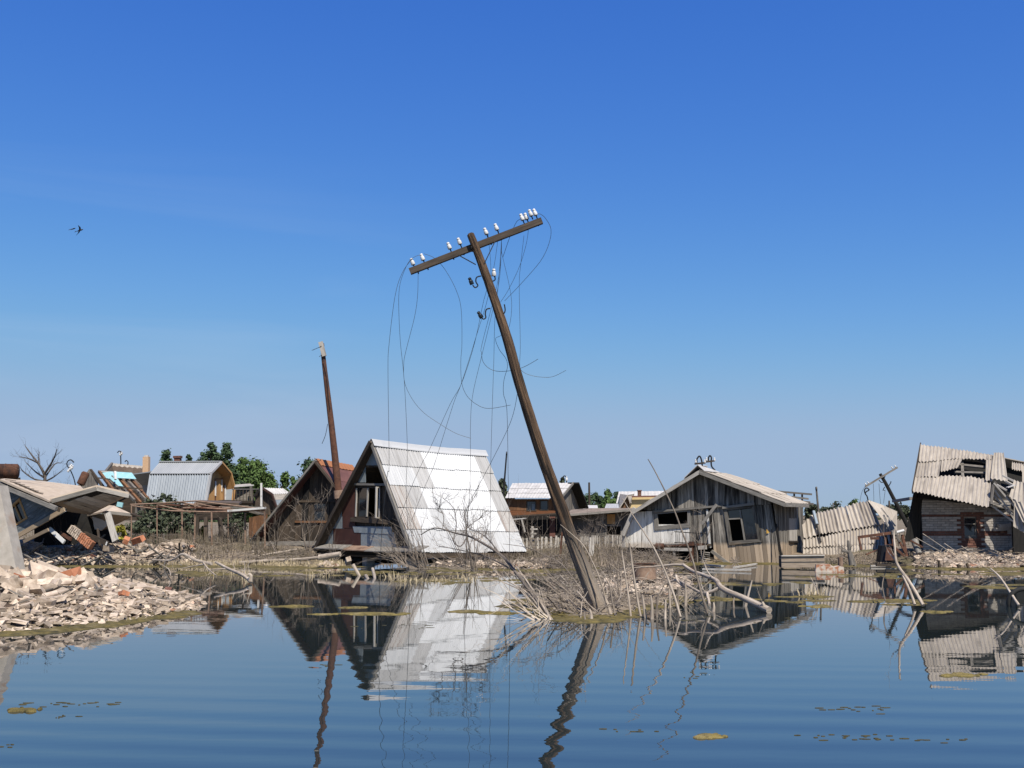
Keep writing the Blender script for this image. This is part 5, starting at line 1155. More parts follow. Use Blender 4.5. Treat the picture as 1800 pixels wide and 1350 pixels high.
boards(FDs, FDs.poly([(897, 909), (992, 903), (994, 946), (915, 946)]), ds, wood_black, .2, seed=115, miss=.05)
panel(FDs, [(966, 908), (976, 908), (976, 944), (966, 944)], .05, .03, rust_roof, 'door_leaf', ds)
stick(ds, P(901, 913, 49.5), P(925, 911, 49.5), .6, .04, slate_pale, 'awning_board'); stick(ds, P(890, 908, 49.6), P(992, 902, 49.6), .4, .06, wood_dark, 'roof_edge')
for p, q in (((917, 913), (923, 935)), ((932, 930), (945, 930)), ((932, 938), (943, 938)), ((936, 925), (936, 945))): stick(ds, P(*p, 49), P(*q, 49), .09, .07, wood_pale, 'frame_timber')
slab(ds, [P(893, 909, 50.2), P(992, 903, 50.2), P(992, 903, 53), P(893, 907, 53)], -Z * .05, wood_dark, 'roof')
# long low shed
Yl = 47; ls = thing('long_shed', V((P(1060, 930, Yl).x, Yl + 1, .3)), 'long low grey board shed with a flat sagging roof and dark opening', 'shed')
FLs = Facade(P(1000, 945, Yl), V((1, 0, 0)))
ow = FLs.poly([(1066, 925), (1091, 940)]); how = (ow[0][0], ow[1][1], ow[1][0], ow[0][1])
boards(FLs, FLs.poly([(1000, 903), (1116, 896), (1116, 944), (1000, 944)]), ls, mat('old grey shed boards', (0.045, 0.042, 0.038), (0.16, 0.15, 0.135), .85, WOODS, 4, var=.35), .2, holes=(how,), seed=117, proud=.02, jag=.05)
panel(FLs, [(1067, 904), (1081, 904), (1081, 921), (1067, 921)], .05, .02, wood_ochre, 'patch_board', ls); panel(FLs, [(1055, 904), (1061, 904), (1061, 922), (1055, 922)], .05, .02, wood_silver, 'patch_board', ls)
frame(FLs, [(1064, 923), (1093, 923), (1093, 942), (1064, 942)], [(1066, 925), (1091, 925), (1091, 940), (1066, 940)], wood_grey, ls)
slab(ls, [P(1000, 905, Yl + 1), P(1116, 898, Yl + 1), P(1116, 944, Yl + 1), P(1000, 944, Yl + 1)], V((0, .05, 0)), dark_in, 'inner_wall')
slab(ls, [P(996, 904, Yl - .5), P(1112, 895, Yl - .5), P(1116, 893, Yl + 2.5), P(1040, 893.5, Yl + 2.5), P(1004, 896, Yl + 2.5)], -Z * .07, mat('sagging felt roof', (0.20, 0.15, 0.11), (0.36, 0.285, 0.225), .95, (1, 1, 1), 4, var=0, stain=(0.12, .09, .07), sscale=1.5), 'roof')
stick(ls, P(996, 905.5, Yl - .55), P(1112, 896.5, Yl - .55), .05, .09, wood_silver, 'fascia_board')

# ------------------------------------------------------------------ houses farther back on the right
Yz = 92
yh = thing('yellow_house', V((P(1125, 900, Yz).x, Yz, .6)), 'pale yellow house front with a red chimney and brown gable beside it', 'house')
slab(yh, [P(1105, 893, Yz), P(1112, 874, Yz), P(1160, 873, Yz), P(1160, 893, Yz)], V((0, .2, 0)), yellow_wall, 'front_wall')
stick(yh, P(1110, 873, Yz - .3), P(1165, 872, Yz - .3), .2, .12, rust_roof, 'eave_board')
ch2 = MB(); ch2.bar(P(1124, 874, Yz + .8), P(1124, 863, Yz + .8), .28, .3); cc = ch2.build('chimney', brick_red, yh); mb = MB(); mb.bar(P(1124, 863.5, Yz + .8), P(1124, 861.5, Yz + .8), .36, .38); mb.build('chimney_cap', brick_red, cc)
Fz = Facade(P(1090, 893, Yz - 2), V((1, .1, 0)))
boards(Fz, Fz.poly([(1090, 893), (1103, 871), (1107, 880), (1106, 893)]), yh, wood_brown, .3, seed=121)
quad_roof(yh, P(1090, 868, Yz + 1), P(1103, 870, Yz - 2.4), P(1088, 894, Yz - 2.6), P(1083, 894, Yz), slate, 'roof_slope'); quad_roof(yh, P(1103, 870, Yz - 2.4), P(1115, 868, Yz + 1), P(1112, 886, Yz + 1), P(1108, 883, Yz - 2.4), slate, 'roof_slope')
slab(yh, [P(1105, 893, Yz + .3), P(1160, 893, Yz + .3), P(1160, 905, Yz + .3), P(1090, 905, Yz + .3)], V((0, .2, 0)), wood_dark, 'lower_wall')
wr_ = thing('slate_house', V((P(1120, 900, 104).x, 104, .6)), 'wide pale slate roof rising behind the yellow house', 'house')
sheets(wr_, P(1088, 864, 104), P(1175, 863, 104), P(1180, 885, 101), P(1083, 885, 101), [0, .5, 1], 5, slate_pale, seed=125, pitch=.3, amp=.015, per=4)
slab(wr_, [P(1086, 884, 102), P(1178, 884, 102), P(1178, 905, 102), P(1086, 905, 102)], V((0, .2, 0)), wood_grey, 'front_wall')
for i, (xa, xb, ya, yb, Y, m_, lb) in enumerate(((1024, 1051, 888, 893, 75, slate_pale, 'low flat pale roof in front of the dark trees'), (1063, 1088, 885.5, 893, 84, zinc_grey, 'low bluish metal roof next to the brown gable'))):
    t_ = thing('low_shed', V((P((xa + xb) / 2, 900, Y).x, Y, .5)), lb, 'shed')
    quad_roof(t_, P(xa + 3, ya, Y + 2), P(xb - 1, ya, Y + 2), P(xb, yb, Y), P(xa, yb, Y), m_)
    slab(t_, [P(xa + .5, yb, Y + .3), P(xb - .5, yb, Y + .3), P(xb - .5, yb + 9, Y + .3), P(xa + .5, yb + 9, Y + .3)], V((0, .1, 0)), wood_dark, 'wall')
# weathered rack of rails behind the plank house
rk = thing('timber_rack', V((P(1398, 880, 43).x, 43, .4)), 'rack of dark weathered rails showing above the plank house eave', 'rack')
for p, q in (((1368, 864), (1427, 869)), ((1392, 873.5), (1421, 877)), ((1398, 880), (1424, 883)), ((1402, 884), (1430, 886))): stick(rk, P(*p, 43), P(*q, 43), .08, .07, wood_grey, 'rack_rail')
for x, y0_, y1_ in ((1381, 865, 900), (1396, 866.5, 900), (1410, 868, 900)): stick(rk, P(x, y0_, 43.1), P(x, y1_ + 20, 43.1), .06, .06, wood_grey, 'rack_post')
# thin poles
def thin_pole(x0_, y0_, x1_, y1_, Y, r, m_, lb, cap=False):
    t_ = MB(); t_.tube([P(x0_, y0_, Y), P((x0_ + x1_) / 2, (y0_ + y1_) / 2, Y), P(x1_, y1_, Y)], [r, r * .9, r * .75], 7)
    if cap: t_.tube([P(x1_ - 1, y1_, Y), P(x1_ + 1, y1_, Y)], r * 1.8, 6)
    single(t_, 'thin_pole', m_, lb, 'pole')
thin_pole(882, 905, 890.5, 797, 48, .045, iron, 'thin dark pole leaning behind the right end of the white metal roof', True)
thin_pole(1036, 905, 1035.5, 848, 110, .13, wood_dark, 'straight dark pole among the trees beyond the long shed')
thin_pole(1441, 925, 1435, 859, 46, .05, wood_grey, 'slender grey pole rising behind the collapsed roof', True)
thin_pole(1464, 900, 1464.5, 884, 80, .06, wood_grey, 'short distant stub pole above the collapsed roof edge')
thin_pole(1563, 905, 1563, 880, 60, .06, wood_dark, 'short dark stub pole to the left of the brick house')
# ------------------------------------------------------------------ loose bricks and rubble
def broken_brick_mesh(m, seed):
    rr = random.Random(seed); mb = MB()
    sx, sy, sz = rr.uniform(.15, .30), rr.uniform(.11, .16), rr.uniform(.055, .11)
    mb.box(V((0, 0, 0)), sx, sy, sz); cache = {}
    cut = rr.uniform(-.35, .35) if rr.random() < .6 else 0; cz = rr.uniform(-.3, .3) if rr.random() < .5 else 0
    for i, p in enumerate(mb.v):
        k = tuple(round(c, 4) for c in p)
        if k not in cache:
            q = V((rr.uniform(-.012, .012), rr.uniform(-.01, .01), rr.uniform(-.008, .008)))
            if p.x > 0: q.x += cut * p.y + cz * p.z - (.03 if rr.random() < .3 else 0)
            cache[k] = p + q
        mb.v[i] = cache[k]
    return mb.mesh('broken_brick', m)
BB = [broken_brick_mesh(brick_pale, 200 + k) for k in range(14)]
BR = [broken_brick_mesh(brick_red if k % 2 else brick_orange, 240 + k) for k in range(5)]
def rnd_rot(rr, tilt=.4):
    return (Matrix.Rotation(rr.gauss(0, tilt), 3, 'X') @ Matrix.Rotation(rr.gauss(0, tilt), 3, 'Y') @ Matrix.Rotation(rr.uniform(0, 2 * pi), 3, 'Z')).to_quaternion()
def brick_field(n, sampler, label, group, seed, red=.04, s0=.75, s1=1.2, lift=.03):
    rr = random.Random(seed); pts = []; tries = 0
    while len(pts) < n and tries < n * 60:
        tries += 1
        x, y, dmin = sampler(rr)
        if any((x - a) ** 2 + (y - b) ** 2 < dmin * dmin for a, b in pts): continue
        pts.append((x, y))
        me = rr.choice(BR) if rr.random() < red else rr.choice(BB)
        s = rr.uniform(s0, s1); fl = 1.0; tl = .4
        if callable(label):
            k = sstep(.12, .5, pile_h(x, y)); s *= .8 + .85 * k * rr.uniform(.4, 1.6); fl = .55 + .5 * k; tl = .16 + .34 * k
        o = link('broken_brick', me, (x, y, gh(x, y) + lift * s + rr.uniform(0, .03)), rot=rnd_rot(rr, tl)); o.scale = (s, s, s * fl)
        lb = label(x, y, me in BR) if callable(label) else ('red ' + label if me in BR and 'pale' not in label else label)
        tag(o, lb, 'brick', group)
def rubble_stuff(name, n, sampler, seed, m, s0=.05, s1=.16, lift=.0):
    rr = random.Random(seed); mb = MB()
    for _ in range(n):
        x, y = sampler(rr); s = rr.uniform(s0, s1)
        i0 = len(mb.v); c = V((x, y, gh(x, y) + lift + s * rr.uniform(-.05, .3)))
        mb.box(c, s * rr.uniform(1, 2.1), s, s * rr.uniform(.25, .6), rnd_rot(rr, .33).to_matrix())
        cache = {}
        for i in range(i0, len(mb.v)):
            k = tuple(round(q, 4) for q in mb.v[i])
            if k not in cache: cache[k] = V((rr.uniform(-.2, .2) * s, rr.uniform(-.2, .2) * s, rr.uniform(-.15, .15) * s))
            mb.v[i] = mb.v[i] + cache[k]
    return mb.build(name, m, kind='stuff')
def front_pile(rr):
    while 1:
        x, y = rr.uniform(-10.5, -5.0), rr.uniform(14.3, 21)
        if pile_h(x, y) > .02 and x / y > -.50: return x, y, .19
def heap_label(x, y, red):
    c_ = 'red broken brick' if red else 'pale broken brick'
    h_ = pile_h(x, y); k_ = x / y
    if h_ < .16 and y < 17.6: return c_ + ' at the algae covered water edge of the heap, ' + ('near the picture edge' if k_ < -.40 else 'towards its tip')
    if k_ > -.335: return c_ + ' on the low right tip of the heap'
    if y > 18.6: return c_ + (' on the crest of the heap beside the concrete post' if k_ < -.43 else ' on the crest of the heap right of the concrete post')
    return c_ + (' on the front slope of the heap below the concrete post' if k_ < -.42 else ' on the front slope of the heap between post and tip')
brick_field(215, front_pile, heap_label, 'broken bricks heaped at the left water edge', 301, red=.03, s0=.7, s1=1.3, lift=.045)
def fp2(rr):
    while 1:
        x, y = rr.uniform(-12.5, -4.9), rr.uniform(14.2, 22.5)
        if pile_h(x, y) > -.05: return x, y
rubble_stuff('brick_rubble', 7500, fp2, 302, rubble_m, .025, .10)
def left_far(rr):
    while 1:
        px, Y = rr.uniform(25, 345), rr.uniform(34.4, 37.6)
        x = (px - 900) / F * Y
        if gh(x, Y) > .02: return x, Y, .22
brick_field(60, left_far, 'broken brick in the rubble under the fallen house', 'broken bricks under the fallen house', 303, red=.22, s0=.8, s1=1.35, lift=.05)
rubble_stuff('brick_rubble', 2200, lambda rr: left_far(rr)[:2], 304, rubble_m, .06, .19, .02)
def right_far(rr):
    while 1:
        px, Y = rr.uniform(1600, 1835), 33.0 + 2.6 * rr.random() ** 1.6
        x = (px - 900) / F * Y
        if gh(x, Y) > .01: return x, Y, .2
brick_field(35, right_far, 'pale broken brick on the shore below the brick house', 'broken bricks below the brick house', 305, red=.02, s0=.8, s1=1.3, lift=.04)
rubble_stuff('brick_rubble', 1300, lambda rr: right_far(rr)[:2], 306, rubble_m, .05, .14, .01)
def spit(rr):
    while 1:
        y = rr.uniform(21.5, 31); x = 1.15 + (y - 18) * .19 + rr.uniform(-.3, 1.8)
        if gh(x, y) > .02: return x, y
rubble_stuff('brick_rubble', 520, spit, 307, rubble_m, .05, .2, .02)
def undercab(rr):
    while 1:
        px, Y = rr.uniform(570, 960), rr.uniform(32.6, 34.4)
        x = (px - 900) / F * Y
        if gh(x, Y) > -.03: return x, Y
rubble_stuff('stone_rubble', 900, undercab, 308, rubble_m, .05, .22, .02)
for (px, py, Y, sx, m_, lb) in ((1135, 985, 0, 0, None, ''),):
    pass
for k, (px, py, Y, sc_, lb, mm) in enumerate(((243, 949, 35.8, 1.7, 'large orange brick slab by the pergola post on the rubble', BR[0]), (222, 950, 36.2, 1.4, 'orange brick chunk left of the larger orange slab', BR[2]), (268, 972, 35.4, 1.3, 'pale brick block lying below the orange slab', BB[2]), (1672, 990, 33.9, 1.8, 'large pale brick block on the shore below the brick house window', BB[5]),
                                       (190, 964, 35.2, 1.6, 'pale block in the rubble at the foot of the leaning board', BB[7]), (612, 986, 33.0, 1.4, 'pinkish stone block propping the ledge of the white roofed cabin', BB[9]))):
    p = P(px, py, Y); o = link('brick_block', mm, p, rot=rnd_rot(random.Random(k), .3)); o.scale = (sc_, sc_ * .9, sc_); tag(o, lb, 'masonry')

# ------------------------------------------------------------------ branches
def grow(mb, p, d, Ln, r, depth, rr, up=.12, wob=.25, kids=(2, 4), n=5):
    pts = [V(p)]; d = V(d).normalized(); seg = 4 if depth else 3; rad = [r]
    for i in range(seg):
        d = (d + V((rr.uniform(-wob, wob), rr.uniform(-wob, wob), rr.uniform(-wob, wob) + up * .5))).normalized()
        pts.append(pts[-1] + d * (Ln / seg)); rad.append(r * (1 - .75 * (i + 1) / seg))
    mb.tube(pts, rad, n if r > .012 else 3, cap=False)
    if depth > 0:
        for _ in range(rr.randint(*kids)):
            t_ = rr.uniform(.25, .95); i = min(int(t_ * seg), seg - 1); q = pts[i].lerp(pts[i + 1], t_ * seg - i)
            ax = V((rr.uniform(-1, 1), rr.uniform(-1, 1), rr.uniform(-1, 1))).normalized()
            nd = (d + ax * rr.uniform(.6, 1.1)).normalized()
            grow(mb, q, nd, Ln * rr.uniform(.4, .7), max(r * (1 - .7 * t_) * .6, .0035), depth - 1, rr, up, wob, kids, n)
def shrub(label, px, py, Y, hpx, stems, m, seed, spread=.5, depth=2, r=.018, lean=(0, 0), name='dead_shrub', kids=(2, 4), cat='dead shrub', group=None):
    rr = random.Random(seed); b_ = P(px, py, Y); mb = MB(); h = hpx / F * Y
    for _ in range(stems):
        d = V((rr.uniform(-spread, spread) + lean[0], rr.uniform(-spread, spread) + lean[1], 1)).normalized()
        grow(mb, b_ + V((rr.uniform(-.12, .12), rr.uniform(-.1, .1), -.08)), d, h * rr.uniform(.65, 1.05), r * rr.uniform(.7, 1.2), depth, rr, kids=kids)
    return single(mb, name, m, label, cat, group)
shrub('bare twiggy shrub in front of the dark plank cabin', 538, 980, 37.6, 108, 5, dry_wood, 401, .45, 3, .022, (-.18, 0))
shrub('thin bare shrub at the left corner of the dark plank cabin', 478, 978, 38.4, 92, 6, dry_wood, 402, .4, 2, .018)
shrub('small tangled bare shrub at the foot of the white roofed cabin gable', 590, 985, 35.6, 52, 8, twig_dark, 403, .8, 2, .014)
shrub('bare grey shrub sprawling before the right gable corner of the white roofed cabin', 712, 992, 32.6, 66, 9, dry_wood, 404, .9, 2, .014, (-.5, 0))
shrub('brown bare shrub between the white roofed cabin and the leaning pole', 940, 978, 38, 72, 4, dry_wood, 405, .45, 3, .018)
shrub('fuzzy bare bush in front of the long shed wall', 1034, 962, 43.6, 48, 12, twig_dark, 406, .7, 3, .012)
shrub('thin bare sapling standing before the porch of the plank house', 1229, 985, 34.0, 92, 3, dry_wood, 407, .22, 2, .02)
shrub('small leafless tree to the right of the larger bare tree', 105, 895, 45, 48, 3, twig_dark, 409, .4, 3, .035, name='bare_tree', cat='tree')
shrub('dense dry brush under the pergola', 415, 982, 39.2, 70, 14, twig_dark, 410, .35, 2, .014)
shrub('dry brush behind the curved fallen trunk, left of the pergola posts', 385, 984, 38.8, 52, 9, dry_wood, 411, .5, 2, .012)
shrub('low tangle of dry brush on the spit behind the pole foot', 1092, 1000, 27, 80, 7, dry_wood, 412, .9, 3, .011)
shrub('dry brush on the spit left of the rusty tub', 1076, 1030, 23.5, 58, 8, twig_dark, 413, .9, 3, .009)
shrub('dry brush on the spit right of the rusty tub', 1172, 1010, 26, 62, 6, dry_wood, 414, 1.0, 3, .009)
shrub('dry twigs round the foot of the leaning pole', 1052, 1078, 18.6, 75, 8, dry_pale, 415, 1.1, 2, .008, (-.3, 0))
shrub('dry scrub at the foot of the collapsed roof', 1490, 985, 37.4, 34, 9, twig_dark, 416, 1.1, 2, .012)
shrub('dry scrub before the picket fence, left of the pole foot', 1010, 985, 34, 46, 6, twig_dark, 417, .9, 2, .012)
shrub('low dry scrub on the bank before the red fence', 452, 985, 37.5, 42, 8, dry_wood, 418, .7, 2, .012)
# traced branches: polylines in the photograph with their distances
def traced(name, label, lines, m, cat='branch', twigs=0, seed=0, tl=.35, group=None):
    rr = random.Random(seed); mb = MB()
    for pl, ra, rb in lines:
        pts = smooth([P(*q) for q in pl], 4); k = len(pts)
        rad = [(ra + (rb - ra) * i / (k - 1)) * (1 + .15 * noise.noise(V((i * .8, seed, 0)))) for i in range(k)]
        mb.tube(pts, rad, 7 if ra > .015 else 5)
        for _ in range(twigs):
            i = rr.randrange(k // 4, k); d = (pts[min(i + 1, k - 1)] - pts[max(i - 1, 0)]).normalized()
            grow(mb, pts[i], d + V((rr.uniform(-.8, .8), rr.uniform(-.6, .6), rr.uniform(-.3, .9))), tl * rr.uniform(.5, 1.2), max(rad[i] * .35, .0035), 1, rr, kids=(1, 3))
    return single(mb, name, m, label, cat, group)
traced('fallen_branch', 'big bare branch fanning out in front of the white metal roof',
  [([(972, 1090, 17.6), (940, 1050, 18.4), (904, 1003, 19.3), (880, 975, 20), (840, 950, 20.5), (822, 942, 20.8), (800, 937, 21), (765, 928, 21.3), (740, 940, 21.5)], .035, .008),
   ([(822, 942, 20.8), (810, 960, 20.6), (797, 952, 20.8), (800, 937, 21), (802, 918, 21.2), (797, 893, 21.3), (778, 875, 21.4)], .012, .005),
   ([(778, 930, 21.2), (780, 905, 21.3), (770, 898, 21.3), (776, 885, 21.3)], .008, .004), ([(818, 940, 20.9), (822, 915, 21), (823, 893, 21), (838, 868, 21)], .010, .004),
   ([(812, 938, 20.9), (828, 922, 21), (843, 912, 21)], .007, .004), ([(835, 950, 20.5), (845, 945, 20.6), (855, 938, 20.8), (853, 926, 21)], .008, .004),
   ([(904, 1003, 19.3), (870, 985, 20), (845, 975, 20.5), (800, 965, 21), (770, 960, 21.5)], .016, .005), ([(880, 975, 20), (858, 948, 20.5), (840, 935, 21), (826, 931, 21.3)], .014, .004)], twig_dark, twigs=15, seed=421, tl=.42)
traced('fallen_branch', 'pair of pale branches rising left from the algae beside the leaning pole',
  [([(969, 1091, 17.5), (945, 1050, 18.0), (925, 1020, 18.4), (907, 995, 18.8)], .022, .010), ([(962, 1090, 17.6), (930, 1045, 18), (890, 1020, 18.4), (868, 1003, 18.6)], .018, .006), ([(985, 1077, 18.2), (950, 1055, 18.4), (920, 1040, 18.6), (880, 1022, 18.9), (840, 1018, 19)], .016, .005), ([(950, 1090, 17.6), (946, 1060, 17.8), (948, 1040, 17.9), (942, 1034, 17.9)], .010, .006)], dry_pale, twigs=3, seed=422, tl=.4)
traced('fallen_branch', 'long thin dark branch slanting left from the foot of the leaning pole',
  [([(1040, 1066, 18.6), (1010, 1020, 19.2), (985, 990, 19.6), (955, 975, 19.9), (925, 962, 20.2), (884, 956, 20.6)], .014, .004), ([(1052, 1080, 18.4), (1020, 1050, 18.7), (1000, 1040, 18.9), (975, 1018, 19.2)], .014, .005), ([(1062, 1085, 18.0), (1030, 1068, 18.3), (1000, 1042, 18.6), (980, 1030, 18.8)], .016, .005)], dry_wood, twigs=6, seed=423, tl=.35)
traced('fallen_branch', 'thin pale branch crossing the foot of the leaning pole',
  [([(1078, 1092, 17.6), (1050, 1075, 17.7), (1020, 1050, 17.8)], .016, .007), ([(1066, 1060, 17.9), (1055, 1020, 17.95), (1040, 985, 18), (1025, 958, 18.05), (1004, 938, 18.1), (985, 922, 18.1)], .015, .004)], dry_pale, twigs=3, seed=424)
traced('fallen_limb', 'thick pale fallen branch reaching into the water right of the spit',
  [([(1352, 1073, 18.3), (1330, 1062, 18.6), (1305, 1050, 18.9), (1280, 1040, 19.2), (1266, 1031, 19.4), (1258, 1020, 19.8), (1240, 1012, 20.3), (1218, 1004, 20.9), (1201, 993, 21.4)], .062, .03),
   ([(1266, 1033, 19.4), (1248, 1041, 19.5), (1233, 1042, 19.7), (1210, 1030, 20.2), (1190, 1020, 20.8), (1170, 1026, 21), (1150, 1040, 21)], .035, .015), ([(1201, 993, 21.4), (1180, 993, 21.6), (1150, 996, 21.8), (1115, 998, 22)], .028, .012), ([(1188, 1012, 20.9), (1192, 1022, 20.7), (1205, 1034, 20.4)], .03, .02), ([(1343, 1065, 18.4), (1340, 1058, 18.4)], .03, .02),
   ([(1243, 1043, 19.5), (1247, 1063, 18.9)], .03, .025)], dry_pale, twigs=1, seed=425, tl=.5)
traced('bare_tree', 'leafless tree branching above the fallen house roof',
  [([(80, 900, 46), (79, 850, 46), (78, 834, 46), (67, 814, 46), (56, 800, 46.2), (45, 785, 46.4)], .085, .018), ([(67, 814, 46), (50, 806, 45.6), (33, 803, 45.3)], .04, .012), ([(78, 834, 46), (88, 818, 45.8), (95, 805, 45.6), (100, 790, 45.4)], .055, .014),
   ([(68, 817, 46), (68, 806, 46.3), (69, 794, 46.5)], .03, .01), ([(78, 840, 46), (62, 829, 46.4), (47, 814, 46.8)], .045, .012), ([(80, 838, 46), (96, 816, 46.2), (107, 814, 46.3)], .04, .01), ([(79, 846, 46), (60, 842, 45.6), (42, 830, 45.3), (36, 822, 45)], .04, .012), ([(80, 846, 46), (95, 838, 45.7), (110, 826, 45.5)], .04, .012)], twig_dark, 'tree', twigs=7, seed=408, tl=.55)
traced('leaning_stick', 'tall thin stick leaning left in front of the plank house right of centre', [([(1244, 1078, 18.0), (1232, 1040, 18.1), (1217, 983, 18.3), (1200, 937, 18.4), (1185, 897, 18.5), (1165, 855, 18.6), (1150, 826, 18.7), (1139, 807, 18.7)], .021, .007)], dry_wood, 'stick', 1, 426, .12)
traced('leaning_stick', 'tall thin stick leaning left across the left corner of the plank house', [([(1196, 1085, 17.6), (1186, 1050, 17.8), (1172, 1012, 18), (1152, 968, 18.2), (1135, 940, 18.4), (1112, 905, 18.6), (1094, 876, 18.8)], .023, .006)], dry_pale, 'stick', 1, 427, .12)
traced('leaning_stick', 'slim upright pale stick standing right of the leaning pole', [([(1126, 1084, 17.7), (1119, 1045, 17.8), (1113, 1005, 17.9), (1108, 965, 18), (1106, 955, 18)], .022, .012)], dry_pale, 'stick', 0, 428)
traced('leaning_stick', 'slim upright stick close to the right side of the leaning pole', [([(1109, 1086, 17.6), (1105, 1050, 17.7), (1099, 1010, 17.8), (1093, 968, 17.9)], .020, .008)], dry_pale, 'stick', 1, 429, .15)
def fan(name, label, px, py, n, ang, spread, l0, l1, m, seed, r=.010, Yl=2.2):
    rr = random.Random(seed); mb = MB(); b_ = G(px, py)
    for k in range(n):
        a_ = radians(ang + rr.uniform(-spread, spread)); l = rr.uniform(l0, l1) / F * b_.y
        d = V((-cos(a_), rr.uniform(-.2, 1) * .55, sin(a_))).normalized()
        s_ = b_ + V((rr.gauss(0, .12), rr.gauss(0, .12), -.05)); grow(mb, s_, d, l, r * rr.uniform(.6, 1.5), 1 if k % 3 else 2, rr, up=rr.uniform(-.12, .1), wob=.16, kids=(1, 3))
    return single(mb, name, m, label, 'branch')
fan('branch_tangle', 'fan of thin dry branches spreading left from the foot of the leaning pole', 1044, 1082, 17, 28, 17, 60, 185, dry_wood, 471, .011)
fan('branch_tangle', 'sheaf of thin pale branches rising from the algae left of the leaning pole', 968, 1090, 11, 40, 15, 60, 150, dry_pale, 472, .011)
fan('branch_tangle', 'tangle of dry branches between the leaning pole and the rusty tub', 1085, 1072, 14, 75, 55, 35, 95, dry_pale, 473, .010)
fan('branch_tangle', 'tangle of dry branches below the tall leaning sticks', 1165, 1066, 12, 110, 50, 30, 85, dry_pale, 474, .010)
fan('branch_tangle', 'low dry branches spreading right towards the thick fallen limb', 1200, 1058, 8, 150, 18, 40, 100, dry_pale, 475, .010)
fan('branch_tangle', 'dark brush heaped behind the leaning pole foot', 1030, 1050, 16, 55, 50, 40, 110, twig_dark, 476, .009)
fan('branch_tangle', 'dry brush by the concrete post, behind the brick heap', 120, 992, 16, 60, 60, 40, 110, twig_dark, 477, .012)
fan('branch_tangle', 'brush dam lying before the right part of the white metal roof', 830, 1002, 30, 50, 60, 40, 130, dry_wood, 478, .014)
fan('branch_tangle', 'brush lying at the right gable corner of the white roofed cabin', 745, 1000, 30, 40, 45, 40, 120, dry_wood, 479, .012)
short = [(1083, 1085, 1072, 1030), (1135, 1086, 1129, 1045), (1146, 1088, 1144, 1047), (1155, 1085, 1157, 1043), (1169, 1087, 1170, 1054), (1205, 1067, 1204, 1020), (1193, 1068, 1192, 1032), (1178, 1068, 1176, 1035), (1075, 1082, 1058, 1040), (1091, 1060, 1085, 1006), (1110, 1050, 1106, 1022), (1254, 1075, 1254, 1059), (1290, 1068, 1291, 1050), (1310, 1066, 1322, 1020), (1040, 1090, 1036, 1070), (1030, 1092, 1028, 1075)]
for k, (xa, ya, xb, yb) in enumerate(short):
    Y = G(xa, ya).y
    traced('dead_stick', 'short dead stick standing in the shallows round the foot of the leaning pole', [([(xa, ya + 3, Y), ((xa + xb) / 2 + (k % 3 - 1) * 1.2, (ya + yb) / 2, Y + .03), (xb, yb, Y + .05)], .020 + .006 * (k % 3), .013)], dry_pale if k % 3 else dry_wood, 'stick', 0, 430 + k, group='short sticks round the leaning pole')
traced('fallen_branch', 'curved pale fallen trunk lying in the water right of the brick heap',
  [([(441, 1022, 26), (425, 1010, 26.5), (400, 999, 27.2), (379, 988, 27.8)], .05, .03), ([(372, 991, 28.2), (345, 985, 28.6), (322, 974, 29), (308, 982, 29.3), (296, 985, 29.6), (268, 984, 30)], .042, .02), ([(357, 988, 28.4), (366, 1000, 28), (380, 1012, 27.4)], .025, .015), ([(360, 992, 28.3), (340, 995, 28.6), (320, 999, 28.8)], .022, .008), ([(402, 1000, 27.2), (385, 1000, 27.3), (370, 1002, 27.4)], .02, .01), ([(300, 1012, 28), (296, 1000, 28.4), (279, 990, 28.8)], .014, .006), ([(440, 1022, 26), (441, 1012, 26), (436, 1010, 26)], .05, .03)], dry_pale, twigs=2, seed=451, tl=.5)
traced('fallen_branch', 'forked bare branch standing in the water in front of the brick house',
  [([(1623, 1064, 19.4), (1610, 1042, 19.6), (1596, 1019, 19.8), (1582, 1000, 20), (1575, 985, 20.1), (1573, 965, 20.2), (1571, 937, 20.3), (1573, 930, 20.3)], .034, .014), ([(1608, 1063, 19.4), (1600, 1040, 19.6), (1587, 1012, 19.9)], .026, .018), ([(1575, 985, 20.1), (1565, 975, 20.3), (1560, 968, 20.4)], .012, .006)], dry_pale, twigs=1, seed=452, tl=.4)
traced('leaning_stick', 'bare stick leaning in the water at the right edge', [([(1791, 1064, 19.4), (1775, 1040, 19.7), (1758, 1015, 20), (1741, 999, 20.3)], .024, .013)], dry_pale, 'stick', 0, 453)
traced('leaning_stick', 'thin bare stick standing in the water left of the forked branch', [([(1556, 1056, 20.2), (1551, 1030, 20.3), (1555, 1010, 20.4), (1558, 999, 20.4)], .014, .006)], dry_wood, 'stick', 2, 454, .15)
traced('leaning_stick', 'thin pale stick standing by the weedy tuft before the collapsed roof', [([(1438, 1044, 21.3), (1433, 1030, 21.4), (1425, 1015, 21.5)], .012, .006), ([(1438, 1044, 21.3), (1434, 1022, 21.4)], .01, .005)], dry_pale, 'stick', 1, 455, .15)
for k, pl in enumerate(([(1660, 955, 30), (1690, 975, 29.6), (1742, 1003, 29)], [(1622, 938, 31), (1655, 960, 30.7), (1700, 990, 30.3)], [(1690, 960, 32), (1730, 985, 31.6), (1765, 1000, 31)], [(1610, 945, 33), (1640, 962, 32.8), (1680, 985, 32.5)])):
    traced('thin_reed_stem', 'thin grey dead stem slanting before the brick house wall', [(pl, .011, .006)], dry_pale, 'stem', 0, 460 + k, group='dead stems before the brick house')
